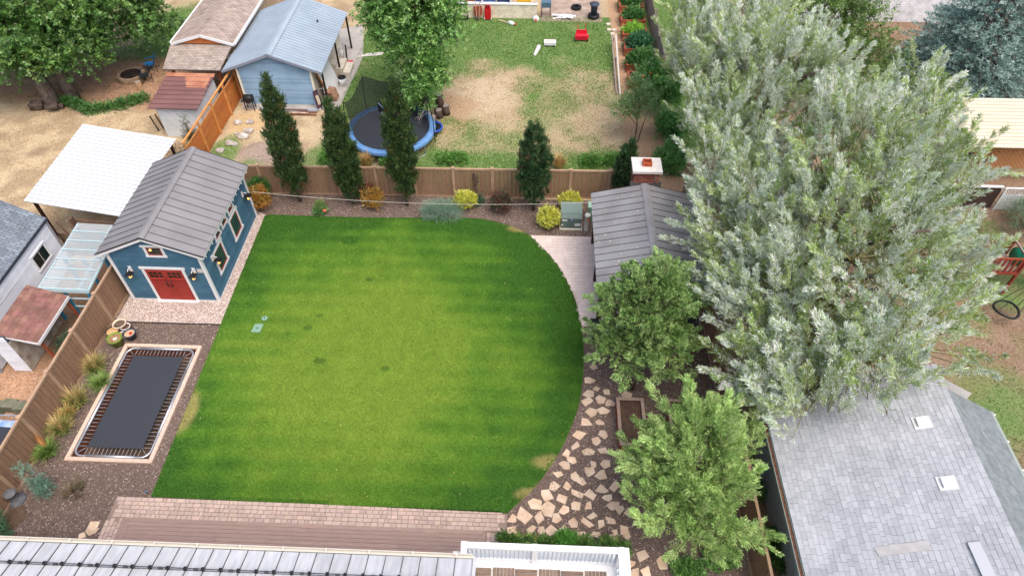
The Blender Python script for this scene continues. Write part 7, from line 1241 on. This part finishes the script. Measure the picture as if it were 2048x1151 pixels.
q = G(150, 985); t = thing('dried_plant', (q.x, q.y, 0), 'faint brown green plant in the bark in front of the trampoline', 'plant'); blades(t, 'blades', q.x, q.y, 120, .35, .35, [c(112, 100, 72), c(92, 92, 62), c(130, 110, 84)], w=.02, rad=.25)
for k, (px, py, h, lb) in enumerate(((735, 332, 1.0, 'tan feather grass behind the fence below the round trampoline'), (1118, 335, 1.0, 'tan feather grass behind the fence right of the fourth columnar tree'))):
    q = G(px, py + 4); t = thing('feather_grass', (q.x, q.y, 0), lb, 'grass', 'feather grasses behind the fence'); blades(t, 'blades', q.x, q.y, 260, h, .4, [c(206, 176, 120), c(170, 150, 96), c(140, 150, 84)], plume=c(216, 176, 122), w=.028, rad=.2)
# clipped hedge in front of the balcony
t = thing('clipped_hedge', (1.2, 9.1, 0), 'low clipped green hedge between balcony and flagstones', 'hedge'); lob = [(-.55 + i * .42, 9.05 - .02 * (i % 2), .32, .32, .36, .32) for i in range(10)]
MB().tube([(-.6, 9.05, .0), (-.6, 9.05, .25), (3.1, 9.05, .25), (3.1, 9.05, 0)], .02, 5).build('stems', barkg, t); foliage('leaves', t, WAXY, lob, 420, 9, .06, .12, 7, .055, .036, [c(84, 128, 56), c(64, 104, 44), c(120, 150, 66), c(150, 150, 70)], shell=.55, seed=74, wts=[.4, .35, .2, .05], flatn=.4)
shrub('box_shrub', 1.45, 9.15, .3, .34, .8, [c(90, 160, 56), c(70, 140, 46), c(120, 184, 74)], 'brighter green shrub growing inside the hedge', 90, seed=75)
# plants right of the feathery tree and along the shingled house
for k, (px, py, rx, h, lb) in enumerate(((1560, 1010, .3, .7, 'dark leafy shrub against the stucco wall of the shingled house'), (1545, 1090, .32, .6, 'glossy green shrub lower along the stucco wall'), (1570, 1140, .34, .5, 'bright green shrub at the bottom edge by the stucco wall'), (1500, 985, .3, .6, 'dark shrub behind the feathery tree beside the garden fence'))):
    q = G(px, py); shrub('foundation_shrub', q.x, q.y, rx, rx * 1.4, h, [c(84, 128, 56), c(62, 104, 44), c(112, 150, 72)], lb, 90, seed=80 + k, L=.07, W=.045)
for k, (px, py, lb) in enumerate(((1440, 1120, 'leafy ground plant under the feathery tree near the garden fence'), (1375, 1145, 'leafy ground plant at the bottom edge under the feathery tree'))):
    q = G(px, py); shrub('leafy_plant', q.x, q.y, .5, .35, .4, [c(104, 152, 72), c(84, 132, 58), c(132, 176, 96)], lb, 70, seed=86 + k, L=.09, W=.05)
# back yard right: peach tree, tomatoes, bed plants
t = tree('young_peach_tree', (5.7, 32.4, 0), 'young loose leafed tree left of the farther willow in the back yard', 'tree'); p_ = stem_pts(5.7, 32.4, 2.6, (-.1, .1), wob=.05); trunk_part(t, p_, [.05, .045, .04, .03, .02, .01], barkg); trunk_part(t, [(5.85, 32.4, 0), (6.0, 32.5, .9), (6.2, 32.7, 1.8)], [.04, .03, .015], barkg)
foliage('crown', t, LEAF, [(5.5, 32.6, 2.3, .85, .8, .8), (4.9, 32.9, 1.9, .6, .6, .5), (6.1, 32.8, 2.1, .7, .7, .8), (5.6, 33.3, 2.9, .6, .6, .6)], 130, 9, .16, .34, 9, .13, .034, [c(124, 158, 96), c(148, 180, 122), c(100, 136, 76)], up=.4, out=.6, shell=.3, seed=90, limbs=25, trunk=p_, bark=barkg, limb_r=.012)
VEG = [c(74, 124, 56), c(94, 146, 70), c(60, 104, 50)]
for k, (x, y, rx, ry, h, pal, lb, nm) in enumerate(((6.7, 48.8, .7, .6, .8, VEG, 'leafy greens in the raised bed at the top edge', 'leafy_greens'), (6.7, 46.6, .7, .5, .85, VEG, 'rows of beans in the second raised bed from the top', 'bean_plants'), (6.6, 44.6, .65, .45, .65, [c(150, 200, 70), c(120, 176, 60), c(176, 214, 90)], 'pale lettuce in a raised bed', 'lettuce'), (6.75, 42.6, .8, .65, 1.05, [c(62, 120, 76), c(78, 140, 90), c(54, 100, 64)], 'round dark green bush in a raised bed', 'pepper_bush'), (6.7, 40.5, .85, .75, 1.0, VEG, 'sprawling green plants in a raised bed near the fence end', 'squash_plants'), (7.2, 38.0, 1.1, 1.1, 1.5, VEG, 'tall tomato plants spilling over the nearest raised bed', 'tomato_plants'), (7.6, 36.0, 1.0, 1.2, 1.6, [c(84, 136, 62), c(110, 160, 84), c(66, 112, 50)], 'tangled green vines between the tomato plants and the far willow', 'bramble'), (7.7, 33.2, .8, 1.2, 1.0, [c(84, 140, 66), c(112, 164, 90)], 'low green ivy at the foot of the farther willow', 'ivy'), (7.4, 30.3, .7, 1.0, .8, [c(92, 146, 72), c(116, 166, 92)], 'low green ivy close to the back fence under the willow', 'ivy'))):
    t = shrub(nm, x, y, rx, ry, h, pal, lb, int(90 * rx * ry + 70), 9, .12, .08, seed=91 + k, cat='plant', sl=.25, cr=.12)
    if nm in ('tomato_plants',):
        for i in range(9): MB().ball((x + random.uniform(-.9, .6), y + random.uniform(-1.1, .3), random.uniform(.9, 1.5)), .07, 8, 5).build('tomato', mat('tomato_red', c(232, 96, 50)) if i == 0 else bpy.data.materials['tomato_red'], t)
for k, (px, py, r_, h, lb) in enumerate(((1230, 325, .7, .4, 'bright weeds behind the fence left of the short columnar tree'), (1180, 325, .6, .35, 'bright weeds behind the fence between feather grass and columnar tree'), (660, 318, .5, .4, 'weeds behind the fence under the second columnar tree'), (785, 325, .6, .5, 'dark weeds below the blue trampoline pad'), (905, 322, .9, .35, 'broad patch of weeds behind the fence right of the trampoline'))):
    q = G(px, py + 3); shrub('weed_patch', q.x, q.y, r_, .4, h, [c(96, 150, 60), c(78, 130, 50), c(124, 170, 80)], lb, 80, 8, .1, .05, seed=110 + k, cat='weeds', sl=.2)
# ground cover below the maple and at the right edge
t = thing('ground_ivy', G(215, 212), 'strip of green ground cover in front of the maple and fire pit', 'ground cover'); t['kind'] = 'stuff'
pts_ = [G(px, py) for px, py in ((140, 208), (160, 215), (180, 225), (205, 222), (230, 218), (250, 212), (270, 206), (290, 203))]
foliage('leaves', t, LEAF, [(p.x, p.y, .15, .45, .32, .25) for p in pts_], 260, 8, .1, .16, 6, .09, .06, [c(84, 132, 60), c(104, 154, 78), c(66, 110, 50)], shell=.2, seed=120)
q = G(2035, 470); shrub('grey_bush', q.x + .6, q.y + .6, 1.3, 1.2, 1.3, [c(112, 140, 104), c(92, 122, 86), c(134, 158, 122)], 'grey green bush cut by the right edge below the lattice fence', 160, 9, .1, .03, seed=121, sl=.35, cr=.15)
t = thing('dry_brush', (20.9, 25.6, 0), 'heap of dry brown brushwood beside the grey green bush', 'brushwood'); mb = MB()
for k in range(70): p = Vector((22.6 + random.uniform(-.9, .9), 25.2 + random.uniform(-.8, .8), random.uniform(0, .3))); mb.tube([p, p + Vector((random.uniform(-.6, .6), random.uniform(-.6, .6), random.uniform(.1, .6)))], [.014, .005], 4)
mb.build('twigs', mat('brush_twig', c(150, 130, 112), b=c(112, 96, 84), ns=3), t)
t = thing('brush_pile', (-19.3, 29.6, 0), 'heap of bare twigs between the white carport and the pale shed wall', 'brushwood'); mb = MB()
for k in range(150): p = Vector((-19.2 + random.uniform(-.8, .6), 29.8 + random.uniform(-.9, 1.0), random.uniform(0, .45))); mb.tube([p, p + Vector((random.uniform(-.6, .6), random.uniform(-.6, .6), random.uniform(0, .45)))], [.012, .004], 4)
mb.build('twigs', mat('brush_twig_dark', c(140, 116, 100), b=c(100, 82, 72), ns=3), t)
for k, (px, py) in enumerate(((318, 262), (328, 258))): q = G(px, py); tag(MB().bar((q.x, q.y, 0), (q.x - .15, q.y, 1.0), .05).build('metal_stake', METAL), ('darker metal stake', 'paler metal stake')[k] + ' by the twig heap behind the white carport', 'stake')
shrub('yard_weeds', -19.3, 16.9, .5, .6, .6, [c(84, 112, 84), c(104, 128, 96)], 'wispy grey green weeds under the brown shelter', 60, seed=123, L=.1, W=.02, cat='weeds')
